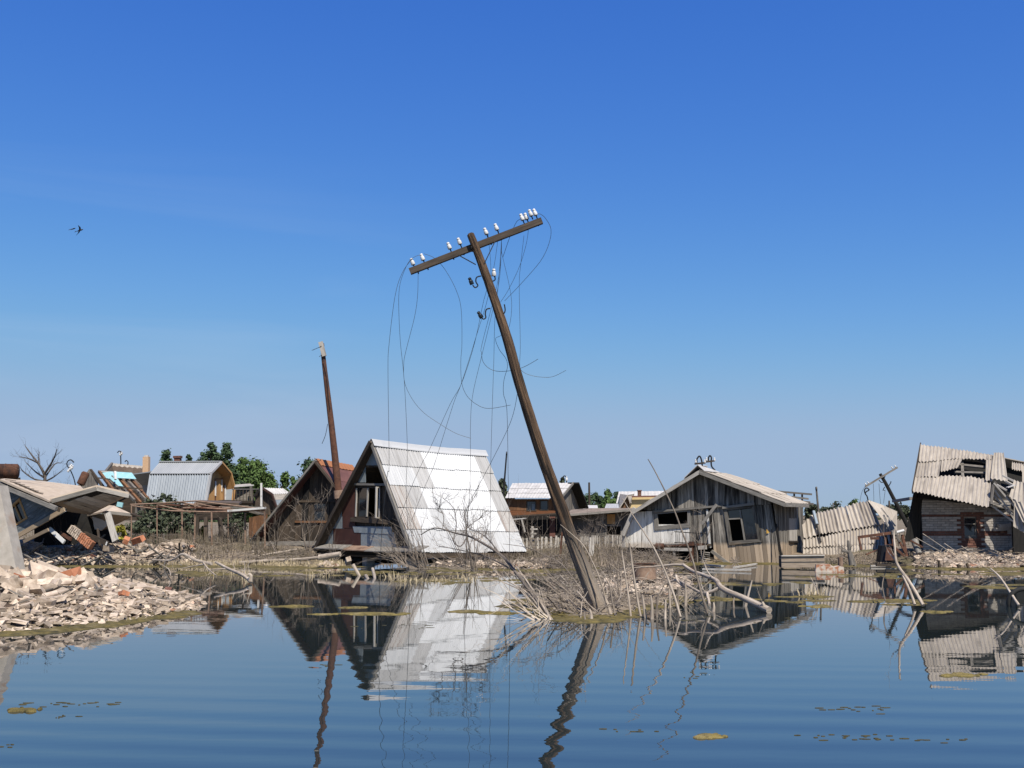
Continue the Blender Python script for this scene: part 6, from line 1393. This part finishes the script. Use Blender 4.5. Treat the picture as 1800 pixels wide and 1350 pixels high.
traced('dead_stump', 'dark jagged stump standing before the collapsed roof', [([(1497, 993, 34), (1494, 975, 34), (1492, 960, 34), (1491, 950, 34)], .09, .03), ([(1503, 995, 34), (1497, 975, 34), (1494, 968, 34)], .05, .03), ([(1493, 970, 34), (1480, 968, 34)], .06, .03)], wood_grey, 'stump', 2, 465, .3)
traced('lying_pole', 'white pole lying on the bank in front of the dark plank cabin', [([(420, 984, 36.5), (470, 975, 36.8), (522, 966, 37)], .05, .035)], dry_pale, 'pole', 0, 466)
traced('driftwood_log', 'pale log lying under the ledge of the white roofed cabin', [([(560, 980, 33.3), (580, 977, 33.3), (598, 974, 33.2)], .09, .08)], dry_pale, 'log', 0, 467)
traced('driftwood_log', 'long pale log on the bank between the pergola and the dark cabin', [([(420, 990, 35), (470, 986, 35), (520, 984, 35), (560, 980, 34.8)], .06, .05)], dry_pale, 'log', 0, 468)
for k, pl in enumerate(([(643, 1012, 28.6), (648, 1020, 28)], [(655, 1000, 29.6), (660, 1022, 28)])): traced('cut_stake', 'pale stake poking out of the water before the white roofed cabin', [(pl, .045, .04)], dry_pale, 'stake', 0, 470 + k, group='pale stakes before the cabin')
for k, (xa, ya, xb, yb, Y) in enumerate(((445, 985, 445, 967, 37), (454, 986, 454, 967, 37), (620, 992, 634, 1016, 29.5), (1688, 1003, 1683, 992, 33.2), (1705, 1005, 1699, 990, 33), (1652, 1002, 1650, 985, 33.4), (1611, 1002, 1612, 993, 33.4))):
    traced('wooden_stake', 'short wooden stake on the far bank', [([(xa, ya, Y), (xb, yb, Y)], .05, .04)], dry_pale if k < 3 else wood_dark, 'stake', 0, 480 + k, group='short stakes on the far bank')

# ------------------------------------------------------------------ things standing on the spit and the right shore
q = P(1134, 1016, 23.6); tb = thing('rusty_tub', q, 'rusty sheet metal tub half sunk among the sticks behind the pole foot', 'tub')
mb = MB(); rr = random.Random(5); R_ = .235
mb.lathe([(R_, -.05), (R_ * 1.01, .12), (R_ * 1.0, .27), (R_ * 1.05, .285), (R_ * 1.05, .30), (R_ * .97, .29), (R_ * .95, .0), (0, -.02)], q, V((-.06, .10, 1)), 22); mb.build('tub_wall', rust_pale, tb)
mb = MB(); ring = [q + Matrix.Rotation(-.1, 3, 'X') @ V((cos(k * pi / 12) * R_ * 1.06, sin(k * pi / 12) * R_ * 1.06, .29)) for k in range(25)]; mb.tube(ring, .012, 6); mb.build('rim', rust, tb)
tg = thing('timber_trough', V((P(1408, 998, 33).x, 33, 0)), 'low wooden trough at the water edge by the plank house corner', 'trough')
c0, c1 = P(1374, 998, 33.1), P(1450, 997, 33.0); up_ = V((0, 0, .33))
slab(tg, [c0, c1, c1 + up_, c0 + up_], V((0, .06, 0)), silt_board, 'side_board'); slab(tg, [c0 + up_ * .52 - V((0, .02, 0)), c1 + up_ * .5 - V((0, .02, 0)), c1 + up_ * .53 - V((0, .02, 0)), c0 + up_ * .54 - V((0, .02, 0))], V((0, .04, 0)), wood_grey, 'side_seam')
bk_ = V((.1, .7, 0)); slab(tg, [c0 + up_ * .82 + V((0, .05, 0)), c1 + up_ * .82 + V((0, .05, 0)), c1 + up_ * .82 + bk_, c0 + up_ * .82 + bk_], V((0, 0, -.03)), gm, 'silt_fill'); slab(tg, [c0, c0 + up_, c0 + up_ + bk_, c0 + bk_], V((.05, 0, 0)), wood_black, 'end_board'); slab(tg, [c0 + bk_, c1 + bk_, c1 + up_ + bk_, c0 + up_ + bk_], V((0, .05, 0)), wood_grey, 'side_board')
stick(tg, c0 + up_ + Z * .02, c1 + up_ + Z * .02, .09, .03, wood_pale, 'top_batten')
ob = MB(); rr = random.Random(8)
for k in range(7):
    q = P(1439 + k * 6.3, 1004, 31.4); ob.box(q + Z * (.07 - .004 * k + rr.uniform(-.02, .02)), .15, .32, .24 - .008 * k, Matrix.Rotation(rr.uniform(-.15, .15), 3, 'Y') @ Matrix.Rotation(rr.uniform(-.3, .3), 3, 'Z'))
ob.v = [v + V((noise.noise(v * 9), noise.noise(v * 9 + V((5, 0, 0))), noise.noise(v * 9 + V((0, 7, 0))))) * .03 for v in ob.v]; single(ob, 'painted_block', bright_paint, 'block with flaked orange and white paint at the water edge', 'masonry block')
mb = MB(); q = P(1477.5, 994, 32.6); mb.tube([q - Z * .05, q + Z * .24], .075, 12); single(mb, 'pipe_stub', rust_pale, 'short rusty pipe stub standing behind the orange painted block', 'pipe stub')
pf = thing('iron_gate', V((P(1540, 960, 35).x, 35, .1)), 'rusty iron gate frame on legs in front of the collapsed roof', 'frame')
for p, q_, w_ in (((1508, 944.5), (1573, 936), .085), ((1509.5, 945), (1514, 967), .06), ((1555, 938), (1557, 962), .06), ((1568, 938), (1570, 960), .05), ((1555, 959), (1572, 957), .05), ((1586, 940), (1594, 978), .08), ((1577, 945), (1592, 972), .06), ((1572, 962), (1590, 978), .07), ((1545, 965), (1522, 975), .03), ((1600, 950), (1622, 962), .05)):
    stick(pf, P(*p, 35), P(*q_, 34.9), w_, .06, rust, 'frame_bar', up=V((0, -1, 0)))
pipe(pf, [P(1572, 937, 34.9), P(1589, 932.5, 34.9)], .045, white_paint, 'white_sleeve', 8); mb = MB(); mb.box(P(1571, 936, 34.9), .16, .12, .13); mb.build('clamp', wood_silver, pf)
stick(pf, P(1574, 940, 34.95), P(1582, 952, 34.9), .12, .05, wood_grey, 'broken_board'); stick(pf, P(1545, 946, 34.9), P(1530, 946.5, 34.9), .05, .08, rust, 'hinge_plate')
bx = thing('machine_box', V((P(1560, 985, 34.2).x, 34.2, 0)), 'dark iron machine box half buried below the iron frame', 'machine')
a_, b_ = P(1547, 988, 34.4), P(1578, 988, 34.0)
slab(bx, [a_, b_, P(1566, 958, 34.3), P(1551, 959, 34.5)], V((0, .4, 0)), iron, 'box_body'); slab(bx, [P(1555, 985, 34.15), P(1573, 985, 34.0), P(1566, 962, 34.2), P(1558, 962, 34.3)], V((0, -.03, 0)), rust, 'front_plate')
stick(bx, P(1540, 993, 33.8), P(1592, 994, 33.8), .1, .07, wood_dark, 'base_beam')
ty = MB(); q = P(1800, 1056, 19.6); ty.tube([q + V((cos(k * pi / 12) * .25, .05 * k / 12, sin(k * pi / 12) * .25 - .05)) for k in range(-2, 15)], .042, 10); single(ty, 'old_tyre', rubber, 'black tyre half sunk in the water at the right edge', 'tyre')
wv_ = MB(); q = P(1676, 1007, 32.6); wv_.tube([q + V((cos(k * pi / 8) * .13, 0, sin(k * pi / 8) * .09 + .02)) for k in range(9)], .02, 6); single(wv_, 'wire_hoop', algae, 'small weed covered hoop at the water edge below the brick house', 'hoop')
mb = MB()
for a_ in range(5):
    th_ = a_ * pi / 5 + .3; q = P(1293, 993, 34.6) + Z * .1; v_ = V((cos(th_) * .2, .04, sin(th_) * .16)); mb.tube([q - v_, q + v_], .016, 5)
single(mb, 'crossed_sticks', dry_wood, 'star of crossed sticks in the shallows below the plank house window', 'sticks')
for k, (xa, ya, xb, yb, Y, w_) in enumerate(((1235, 1003, 1320, 1005, 33, .07), (1290, 1000, 1330, 994, 33.6, .06), (1240, 995, 1270, 998, 34, .1), (1530, 997, 1575, 997, 32.6, .09))):
    mb = MB(); mb.bar(G(xa, ya) + Z * .04, G(xb, yb) + Z * .05, w_, .05); single(mb, 'floating_board', wood_pale, 'pale board lying in the shallows below the plank house' if k < 3 else 'pale board lying in the shallows below the iron frame', 'board', 'boards in the shallows below the plank house' if k < 3 else None)

# ------------------------------------------------------------------ dry reeds, weeds and twig litter (beyond counting)
def blades(name, n, sampler, seed, m, h0, h1, w0, w1, lean=.35, kind='stuff', bent=.2):
    rr = random.Random(seed); mb = MB()
    for _ in range(n):
        x, y = sampler(rr); z = max(gh(x, y), -.03) - .02; h = rr.uniform(h0, h1); w_ = rr.uniform(w0, w1)
        a_ = rr.uniform(0, 2 * pi); d = V((cos(a_), sin(a_), 0)) * rr.uniform(0, lean) * h; s_ = V((cos(a_ + 1.3), sin(a_ + 1.3) * .4, 0)).normalized() * w_ / 2
        b_ = V((x, y, z)); m_ = b_ + d * .4 + Z * h * .55; t_ = b_ + d * (1 + (bent if rr.random() < .3 else 0)) + Z * h * rr.uniform(.8, 1)
        if rr.random() < .12: t_ = m_ + V((rr.uniform(-.5, .5), rr.uniform(-.3, .3), -.2)) * h
        mb.face([b_ - s_, b_ + s_, m_ + s_ * .8, m_ - s_ * .8]); mb.face([m_ - s_ * .8, m_ + s_ * .8, t_ + s_ * .25, t_ - s_ * .25])
    return mb.build(name, m, kind=kind)
def at_far(px0, px1, Y0, Y1, hmin=-.06, hmax=9):
    def f(rr):
        for _ in range(200):
            px, Y = rr.uniform(px0, px1), rr.uniform(Y0, Y1); x = (px - 900) / F * Y
            if hmin < gh(x, Y) < hmax: return x, Y
        return x, Y
    return f
blades('dry_reeds', 1700, at_far(380, 760, 32.2, 35.2), 501, straw, .06, .26, .014, .035)
blades('dry_reeds', 900, at_far(230, 440, 31, 35.5), 502, straw, .06, .25, .014, .035)
blades('dry_stalks', 700, at_far(235, 470, 37, 43), 503, weeds_m, .15, .7, .010, .022, .18)
blades('dry_stalks', 500, at_far(320, 470, 36.0, 40), 504, weeds_m, .1, .5, .010, .022, .25)
blades('dry_weeds', 1200, at_far(985, 1115, 33, 42, .0), 505, weeds_m, .08, .35, .012, .03, .5)
blades('dry_weeds', 900, at_far(860, 1010, 33, 40, .0), 506, weeds_m, .1, .45, .012, .03, .5)
blades('dry_weeds', 1000, at_far(440, 560, 35.5, 38, .0), 507, weeds_m, .05, .25, .012, .03, .5)
blades('dry_weeds', 1500, at_far(1400, 1640, 33.5, 37.5, -.03), 508, weeds_m, .04, .18, .012, .03, .6)
blades('dry_weeds', 4000, at_far(-40, 1900, 43, 62, .0), 509, weeds_m, .1, .45, .02, .05, .4)
def clumps(cs):
    def f(rr):
        px, py, sx_, sy_ = rr.choice(cs); q = G(px + rr.gauss(0, sx_), py + rr.gauss(0, sy_)); return q.x, q.y
    return f
blades('reed_stubble', 420, clumps([(705, 1022, 14, 1), (740, 1021, 10, 1), (775, 1022, 18, 1.2), (560, 1012, 12, 1), (400, 1010, 25, 2), (435, 1016, 4, 1), (820, 1018, 14, 1.5), (690, 1014, 20, 1.5), (1430, 1047, 12, 1.5)]), 510, straw, .08, .26, .010, .024, .7)
def on_spit(rr):
    while 1:
        y = rr.uniform(17.2, 31); x = 1.15 + (y - 18) * .19 + rr.uniform(-1.8, 1.8)
        if gh(x, y) > -.05: return x, y
def litter(name, n, sampler, seed, m, l0, l1, r0, r1, zup=.25):
    rr = random.Random(seed); mb = MB()
    for _ in range(n):
        x, y = sampler(rr); z = max(gh(x, y), 0) + rr.uniform(0, zup) * .5; l = rr.uniform(l0, l1); a_ = rr.uniform(0, 2 * pi)
        d = V((cos(a_), sin(a_), rr.gauss(.1, zup))).normalized() * l; p = V((x, y, z)); k = V((rr.uniform(-.1, .1), rr.uniform(-.1, .1), rr.uniform(-.05, .1))) * l
        r = rr.uniform(r0, r1); mb.tube([p - d * .5, p + k, p + d * .5], [r, r * .85, r * .5], 4, cap=False)
    return mb.build(name, m, kind='stuff')
litter('twig_litter', 420, on_spit, 520, twig_dark, .2, .9, .004, .012, .4)
litter('twig_litter', 520, on_spit, 521, dry_pale, .15, .8, .004, .012, .4)
litter('twig_litter', 500, at_far(640, 1000, 31.8, 34.6, -.08), 522, dry_wood, .3, 1.1, .006, .016, .35)
litter('twig_litter', 420, at_far(220, 560, 33, 38), 523, dry_wood, .3, 1.1, .006, .016, .35)
litter('timber_litter', 34, lambda rr: front_pile(rr)[:2], 527, wood_grey, .3, .8, .015, .03, .2)
litter('timber_litter', 60, at_far(40, 345, 34.6, 37), 528, wood_grey, .5, 1.6, .02, .05, .5)
litter('twig_litter', 260, lambda rr: front_pile(rr)[:2], 524, dry_wood, .15, .5, .003, .007, .2)
litter('twig_litter', 380, at_far(1400, 1830, 33, 36.5, -.05), 525, dry_wood, .3, 1.0, .006, .014, .35)
litter('twig_litter', 300, at_far(1090, 1260, 30, 37, -.05), 526, dry_wood, .3, 1.0, .006, .014, .4)

# ------------------------------------------------------------------ algae
def mat_patch(mb, c, rx, ry, seed, h=.022, n=44, rings=5, base=.003):
    i0 = []; pts = [V((c.x, c.y, base + h))]; uv = [(0, 0)]
    for j in range(1, rings + 1):
        f = j / rings
        for k in range(n):
            a_ = 2 * pi * k / n; e = max(.25, 1 + .6 * noise.noise(V((cos(a_) * 1.5 + seed, sin(a_) * 1.5, seed * .7))) + .6 * noise.noise(V((cos(a_) * 5 + seed, sin(a_) * 5, 3))) + .45 * noise.noise(V((cos(a_) * 14 + seed, sin(a_) * 14, 8))))
            x, y = c.x + cos(a_) * rx * f * e, c.y + sin(a_) * ry * f * e
            z = base + h * (1 - f * f) * (1 + .8 * noise.noise(V((x * 9, y * 9, seed)))) if j < rings else -.01
            pts.append(V((x, y, z))); uv.append((x, y))
    fs = [(0, 1 + k, 1 + (k + 1) % n) for k in range(n)]
    for j in range(rings - 1):
        for k in range(n):
            a_, b_ = 1 + j * n + k, 1 + j * n + (k + 1) % n; fs.append((a_, a_ + n, b_ + n, b_))
    mb.idx(pts, fs, uv, True)
def px_patch(mb, px, py, rx, ry, seed, h=.022):
    c = G(px, py); mat_patch(mb, c, rx / F * c.y, ry / F * c.y * c.y / HC, seed, h)
for k, (px, py, rx, ry, lb) in enumerate(((645, 1079, 62, 3.6, 'long olive algae mat floating in the dark reflection of the white roofed cabin'), (820, 1075, 36, 3, 'olive algae mat floating on the reflection of the white metal roof'), (878, 1078, 40, 2.2, 'thin algae mat touching the branches left of the pole'), (40, 1249, 30, 3.5, 'small algae mat floating alone near the left edge'), (1248, 1295, 36, 5.5, 'algae mat floating alone in the open water right of centre'), (1692, 1187, 42, 3.2, 'faint algae mat over the reflection of the brick house roof'),
                                           (1442, 1066, 26, 3, 'weedy algae clump below the plank house corner'), (1430, 1049, 42, 3, 'algae mat under the twiggy tuft before the collapsed roof'), (625, 1068, 30, 1.4, 'narrow algae strip above the long olive mat'), (520, 1066, 45, 1.2, 'narrow algae strip in the reflection of the dark plank cabin'), (1640, 1076, 26, 2.4, 'narrow algae strip in the dark reflection of the brick house'))):
    mb = MB(); rr = random.Random(k + 40); px_patch(mb, px, py, rx * .62, ry * .5, 11.3 + k * 3.1, .022 if k not in (5,) else .008)
    for _ in range(16): px_patch(mb, px + rr.gauss(0, .45) * rx, py + rr.gauss(0, .38) * ry, rx * rr.uniform(.08, .36), ry * rr.uniform(.08, .3), rr.uniform(0, 90), .012)
    single(mb, 'algae_mat', algae, lb, 'algae')
rr = random.Random(61); mb = MB()
def edge(fn, x0_, x1_, y0_, y1_, n, r0, r1, lo=-.10, hi=.02):
    c = 0; t_ = 0
    while c < n and t_ < 40000:
        t_ += 1; x, y = rr.uniform(x0_, x1_), rr.uniform(y0_, y1_)
        if lo < fn(x, y) < hi:
            r = rr.uniform(r0, r1); mat_patch(mb, V((x, y, 0)), r * rr.uniform(1, 2.2), r, rr.uniform(0, 50), rr.uniform(.012, .035), 14, 3); c += 1
edge(pile_h, -8.6, -4.8, 14.0, 18.6, 150, .06, .22, -.09, .04)
edge(mound_h, -1.5, 4.6, 16.6, 22, 150, .06, .24, -.10, .03)
edge(gh, -14, 4, 28, 35.0, 260, .15, .5, -.12, .0)
edge(gh, 3, 18, 30.5, 37, 200, .12, .45, -.16, .0)
for px0, px1, py, n in ((620, 960, 1006, 16), (700, 1000, 1022, 14), (470, 640, 1008, 8), (330, 440, 1008, 10), (1180, 1420, 1026, 14), (1400, 1590, 1012, 10), (1240, 1500, 1055, 8), (1500, 1630, 1058, 7), (1700, 1810, 1030, 6), (1600, 1800, 1008, 10)):
    for _ in range(n): px_patch(mb, rr.uniform(px0, px1), py + rr.gauss(0, 2.5), rr.uniform(8, 34), rr.uniform(.35, 1.1), rr.uniform(0, 90), .015)
mb.build('algae_scum', algae, kind='stuff')
mb = MB()
for px0, px1, py, n in ((30, 210, 1238, 26), (1400, 1540, 1295, 16), (1540, 1710, 1300, 14), (1430, 1560, 1245, 10), (1500, 1560, 1250, 6), (0, 30, 1310, 4), (90, 160, 1262, 6), (1060, 1160, 1285, 7), (1195, 1240, 1190, 5), (1180, 1460, 1090, 14), (560, 600, 1172, 4), (540, 760, 1100, 10)):
    for _ in range(n): px_patch(mb, rr.uniform(px0, px1), py + rr.gauss(0, 3), rr.uniform(1.2, 8), rr.uniform(.10, .32), rr.uniform(0, 90), .002)
mb.build('floating_debris', speck_m, kind='stuff')

# ------------------------------------------------------------------ trees and bushes
def leaves(mb, c, rx, ry, rz, n, s, rr, shape='egg', clumps_=14):
    clumps_ = max(clumps_, int(clumps_ * rz / max(rx, .1) * .9)); cl_ = []
    for _ in range(clumps_):
        t_ = rr.uniform(-1, 1); wd = {'egg': sqrt(max(0, 1 - abs(t_) ** 3)), 'cone': (1 - t_) * .45 + .25, 'bush': sqrt(max(0, 1 - (t_ * .8) ** 2))}[shape]
        a_ = rr.uniform(0, 2 * pi); q = rr.uniform(.2, .8) * wd
        cl_.append((c + V((cos(a_) * q * rx, sin(a_) * q * ry, t_ * rz)), rr.uniform(.26, .5) * min(rx, rz) * (.5 + .6 * wd)))
    for _ in range(n):
        o, r = rr.choice(cl_); d = V((rr.gauss(0, 1), rr.gauss(0, 1), rr.gauss(0, 1))).normalized(); p = o + d * r * abs(rr.gauss(.7, .38))
        nn_ = (d + V((rr.uniform(-.7, .7), rr.uniform(-.7, .7), rr.uniform(-.3, .9)))).normalized(); u = nn_.orthogonal().normalized(); u = Matrix.Rotation(rr.uniform(0, 6.28), 3, nn_) @ u; w_ = nn_.cross(u)
        k = s * rr.uniform(.6, 1.3); mb.face([p - u * k * .5, p + w_ * k * .28, p + u * k * .5, p - w_ * k * .28])
def tree(label, px, ytop, ybase, Y, wpx, m, seed, shape='egg', n=900, s=.5, name='leafy_tree', group=None, low=.15):
    rr = random.Random(seed); top = P(px, ytop, Y); b_ = V((top.x, Y, .4)); H = top.z - b_.z; w_ = wpx / F * Y / 2
    t_ = thing(name, b_, label, 'tree', group)
    mb = MB(); mb.tube([b_ - Z * .3, b_ + V((.1, 0, H * .4)), b_ + V((0, 0, H * .85))], [.035 * H * .5, .025 * H * .5, .01 * H * .5], 7)
    for _ in range(5):
        z_ = rr.uniform(.35, .75) * H; a_ = rr.uniform(0, 6.28); mb.tube([b_ + Z * z_, b_ + V((cos(a_) * w_ * .7, sin(a_) * w_ * .7, z_ + H * .15))], [.012 * H * .5, .004 * H * .5], 4, cap=False)
    mb.build('trunk', trunk_m, t_)
    mb = MB(); leaves(mb, b_ + Z * H * (low + (1 - low) / 2), w_, w_, H * (1 - low) / 2, n, s, rr, shape, 18); mb.build('crown', m, t_)
T = [(385, 797, 152, 30, leaf_pine, 'egg', 'dark crown filling the gap between the two tallest pines'), (442, 818, 148, 34, leaf_poplar, 'egg', 'lower green crown between the thin tree and the broad poplar'), (415, 818, 150, 30, leaf_pine, 'egg', 'dark crown between the conical pine and the thin green tree'), (468, 838, 150, 34, leaf_poplar, 'egg', 'low green crown at the right foot of the broad poplar'), (295, 794, 150, 30, leaf_pine, 'egg', 'dark round pine crown just left of the red chimney'), (332, 801, 160, 16, leaf_pine, 'egg', 'small dark crown right of the red chimney'), (356, 797, 155, 26, leaf_pine, 'egg', 'low dark pine crown left of the tallest pines'), (371, 782, 150, 30, leaf_pine, 'egg', 'tallest dark pine behind the barn house roof'),
     (399, 784, 150, 36, leaf_pine, 'cone', 'dark conical pine right of the tallest one'), (428, 806, 145, 30, leaf_poplar, 'egg', 'thin green tree right of the conical pine'), (455, 808, 140, 44, leaf_poplar, 'egg', 'broad green poplar above the grey board shack'), (412, 830, 140, 40, leaf_pine, 'egg', 'dark lower crown behind the ochre gable'),
     (500, 834, 145, 26, leaf_poplar, 'cone', 'pointed green tree above the dark barn roof'), (516, 840, 150, 18, leaf_poplar, 'cone', 'narrow green tree next to the dark cabin roof'), (541, 812, 140, 38, leaf_pine, 'egg', 'dark tree rising behind the peak of the dark cabin'), (478, 850, 150, 26, leaf_poplar, 'egg', 'low green crown between the poplar and the pointed tree'),
     (883, 846, 90, 20, leaf_bush, 'egg', 'small tree showing past the right end of the white metal roof'), (989, 840, 120, 9, leaf_bush, 'egg', 'tuft of a tree top above the brown house ridge'),
     (1024, 872, 150, 26, leaf_pine, 'egg', 'leftmost dark tree of the row beyond the long shed'), (1043, 868, 150, 28, leaf_pine, 'egg', 'second dark tree of the row, by the straight pole'), (1056, 873, 155, 22, leaf_pine, 'egg', 'lower third tree of the row beyond the long shed'), (1069, 866, 150, 26, leaf_poplar, 'egg', 'tallest green tree of the row beyond the long shed'), (1083, 868, 152, 20, leaf_pine, 'egg', 'last tree of the row, beside the slate roof')]
for k, (px, yt, Y, wd, m_, shp, lb) in enumerate(T): tree(lb, px, yt, 905, Y, wd * 1.25, m_, 600 + k, shp, 6000 if wd > 14 else 900, .42 if Y > 100 else .35, 'pine_tree' if m_ is leaf_pine else 'leafy_tree', 'trees beyond the village', -.05)
def bush(label, px, ytop, ybot, Y, wpx, m, seed, n=800, s=.16, group=None):
    rr = random.Random(seed); mb = MB(); a_, b_ = P(px, ytop, Y), P(px, ybot, Y); h = a_.z - b_.z
    leaves(mb, V((a_.x, Y, (a_.z + b_.z) / 2)), wpx / F * Y / 2, .7 + wpx / F * Y / 5, h / 2, n, s, rr, 'bush', 16); single(mb, 'leafy_bush', m, label, 'bush', group)
for k, (px, yt, yb, Y, wd, m_, lb) in enumerate(((270, 878, 945, 47, 44, leaf_bush, 'green bush behind the left pergola post'), (303, 884, 945, 46.5, 54, leaf_bush, 'wide grey green bush below the ribbed metal roof'), (291, 870, 900, 49, 18, leaf_bush, 'small dark bush touching the ribbed metal wall'), (333, 893, 945, 46, 34, leaf_bush, 'grey green bush beside the stilt hut'), (252, 900, 948, 46, 28, leaf_bush, 'low green bush left of the wide pergola bush'),
    (240, 915, 952, 45, 30, leaf_bush, 'dull bush behind the leftmost pergola posts'), (318, 905, 952, 45, 46, leaf_bush, 'dull wide bush in the middle of the pergola'), (282, 908, 955, 44.5, 40, leaf_bush, 'low dull bush between the two left pergola posts'), (410, 905, 950, 45, 40, leaf_bush, 'dark bush behind the stilt hut posts'),
    (356, 928, 955, 42.5, 15, leaf_yellow, 'bright yellow green bush under the stilt hut'), (212, 925, 950, 41, 14, leaf_yellow, 'yellowish weed clump beside the fallen house'), (1428, 889, 912, 70, 34, leaf_bush, 'green bush beyond the plank house eave'), (1458, 892, 910, 75, 40, leaf_bush, 'green bush behind the slender grey pole'), (1502, 881, 905, 90, 26, leaf_poplar, 'green tree top above the collapsed roof ridge'), (1585, 888, 912, 60, 26, leaf_bush, 'green bush beside the small leaning pole'))):
    bush(lb, px, yt, yb, Y, wd, m_, 650 + k, 800, .16 if Y < 60 else .26)
rr = random.Random(700); mb = MB()
for k in range(150):
    x = -140 + k * 1.9 + rr.uniform(-1, 1); Y = rr.uniform(190, 260); h = rr.uniform(1.8, 4.0)
    leaves(mb, V((x, Y, h / 2)), rr.uniform(1.4, 2.6), 1.2, h / 2 + .3, 110, .6, rr, 'bush', 6)
mb.build('distant_woods', leaf_bush, kind='stuff')

# ------------------------------------------------------------------ two birds
def bird(px, py, Y, s, roll, lb):
    c = P(px, py, Y); mb = MB(); ax = V((.8, .2, .35)).normalized(); wn = Matrix.Rotation(roll, 3, ax) @ V((.3, -.5, .8)).normalized()
    mb.tube([c - ax * s * .5, c - ax * s * .15, c + ax * s * .2, c + ax * s * .42, c + ax * s * .5], [.01 * s, .09 * s, .11 * s, .07 * s, .015 * s], 8)
    for sg in (1, -1):
        d = (wn * sg * .9 - ax * .15 + Z * .1).normalized(); a_, b_ = c + ax * s * .18, c - ax * s * .12; m_ = c + d * s * .45 + ax * s * .1; t_ = c + d * s * .9 - ax * s * .25
        mb.prism([a_, m_, t_, m_ - ax * s * .2, b_], V((0, .01, .012)))
    for sg in (1, -1): mb.prism([c - ax * s * .4, c - ax * s * .75 + wn * sg * s * .12, c - ax * s * .55], V((0, .008, .01)))
    single(mb, 'bird', bird_m, lb, 'bird')
bird(140, 405, 32, .21, .2, 'larger dark bird flying with wings spread, ahead of its companion'); bird(128, 402.5, 34, .18, 1.2, 'smaller dark bird flying behind the larger one')
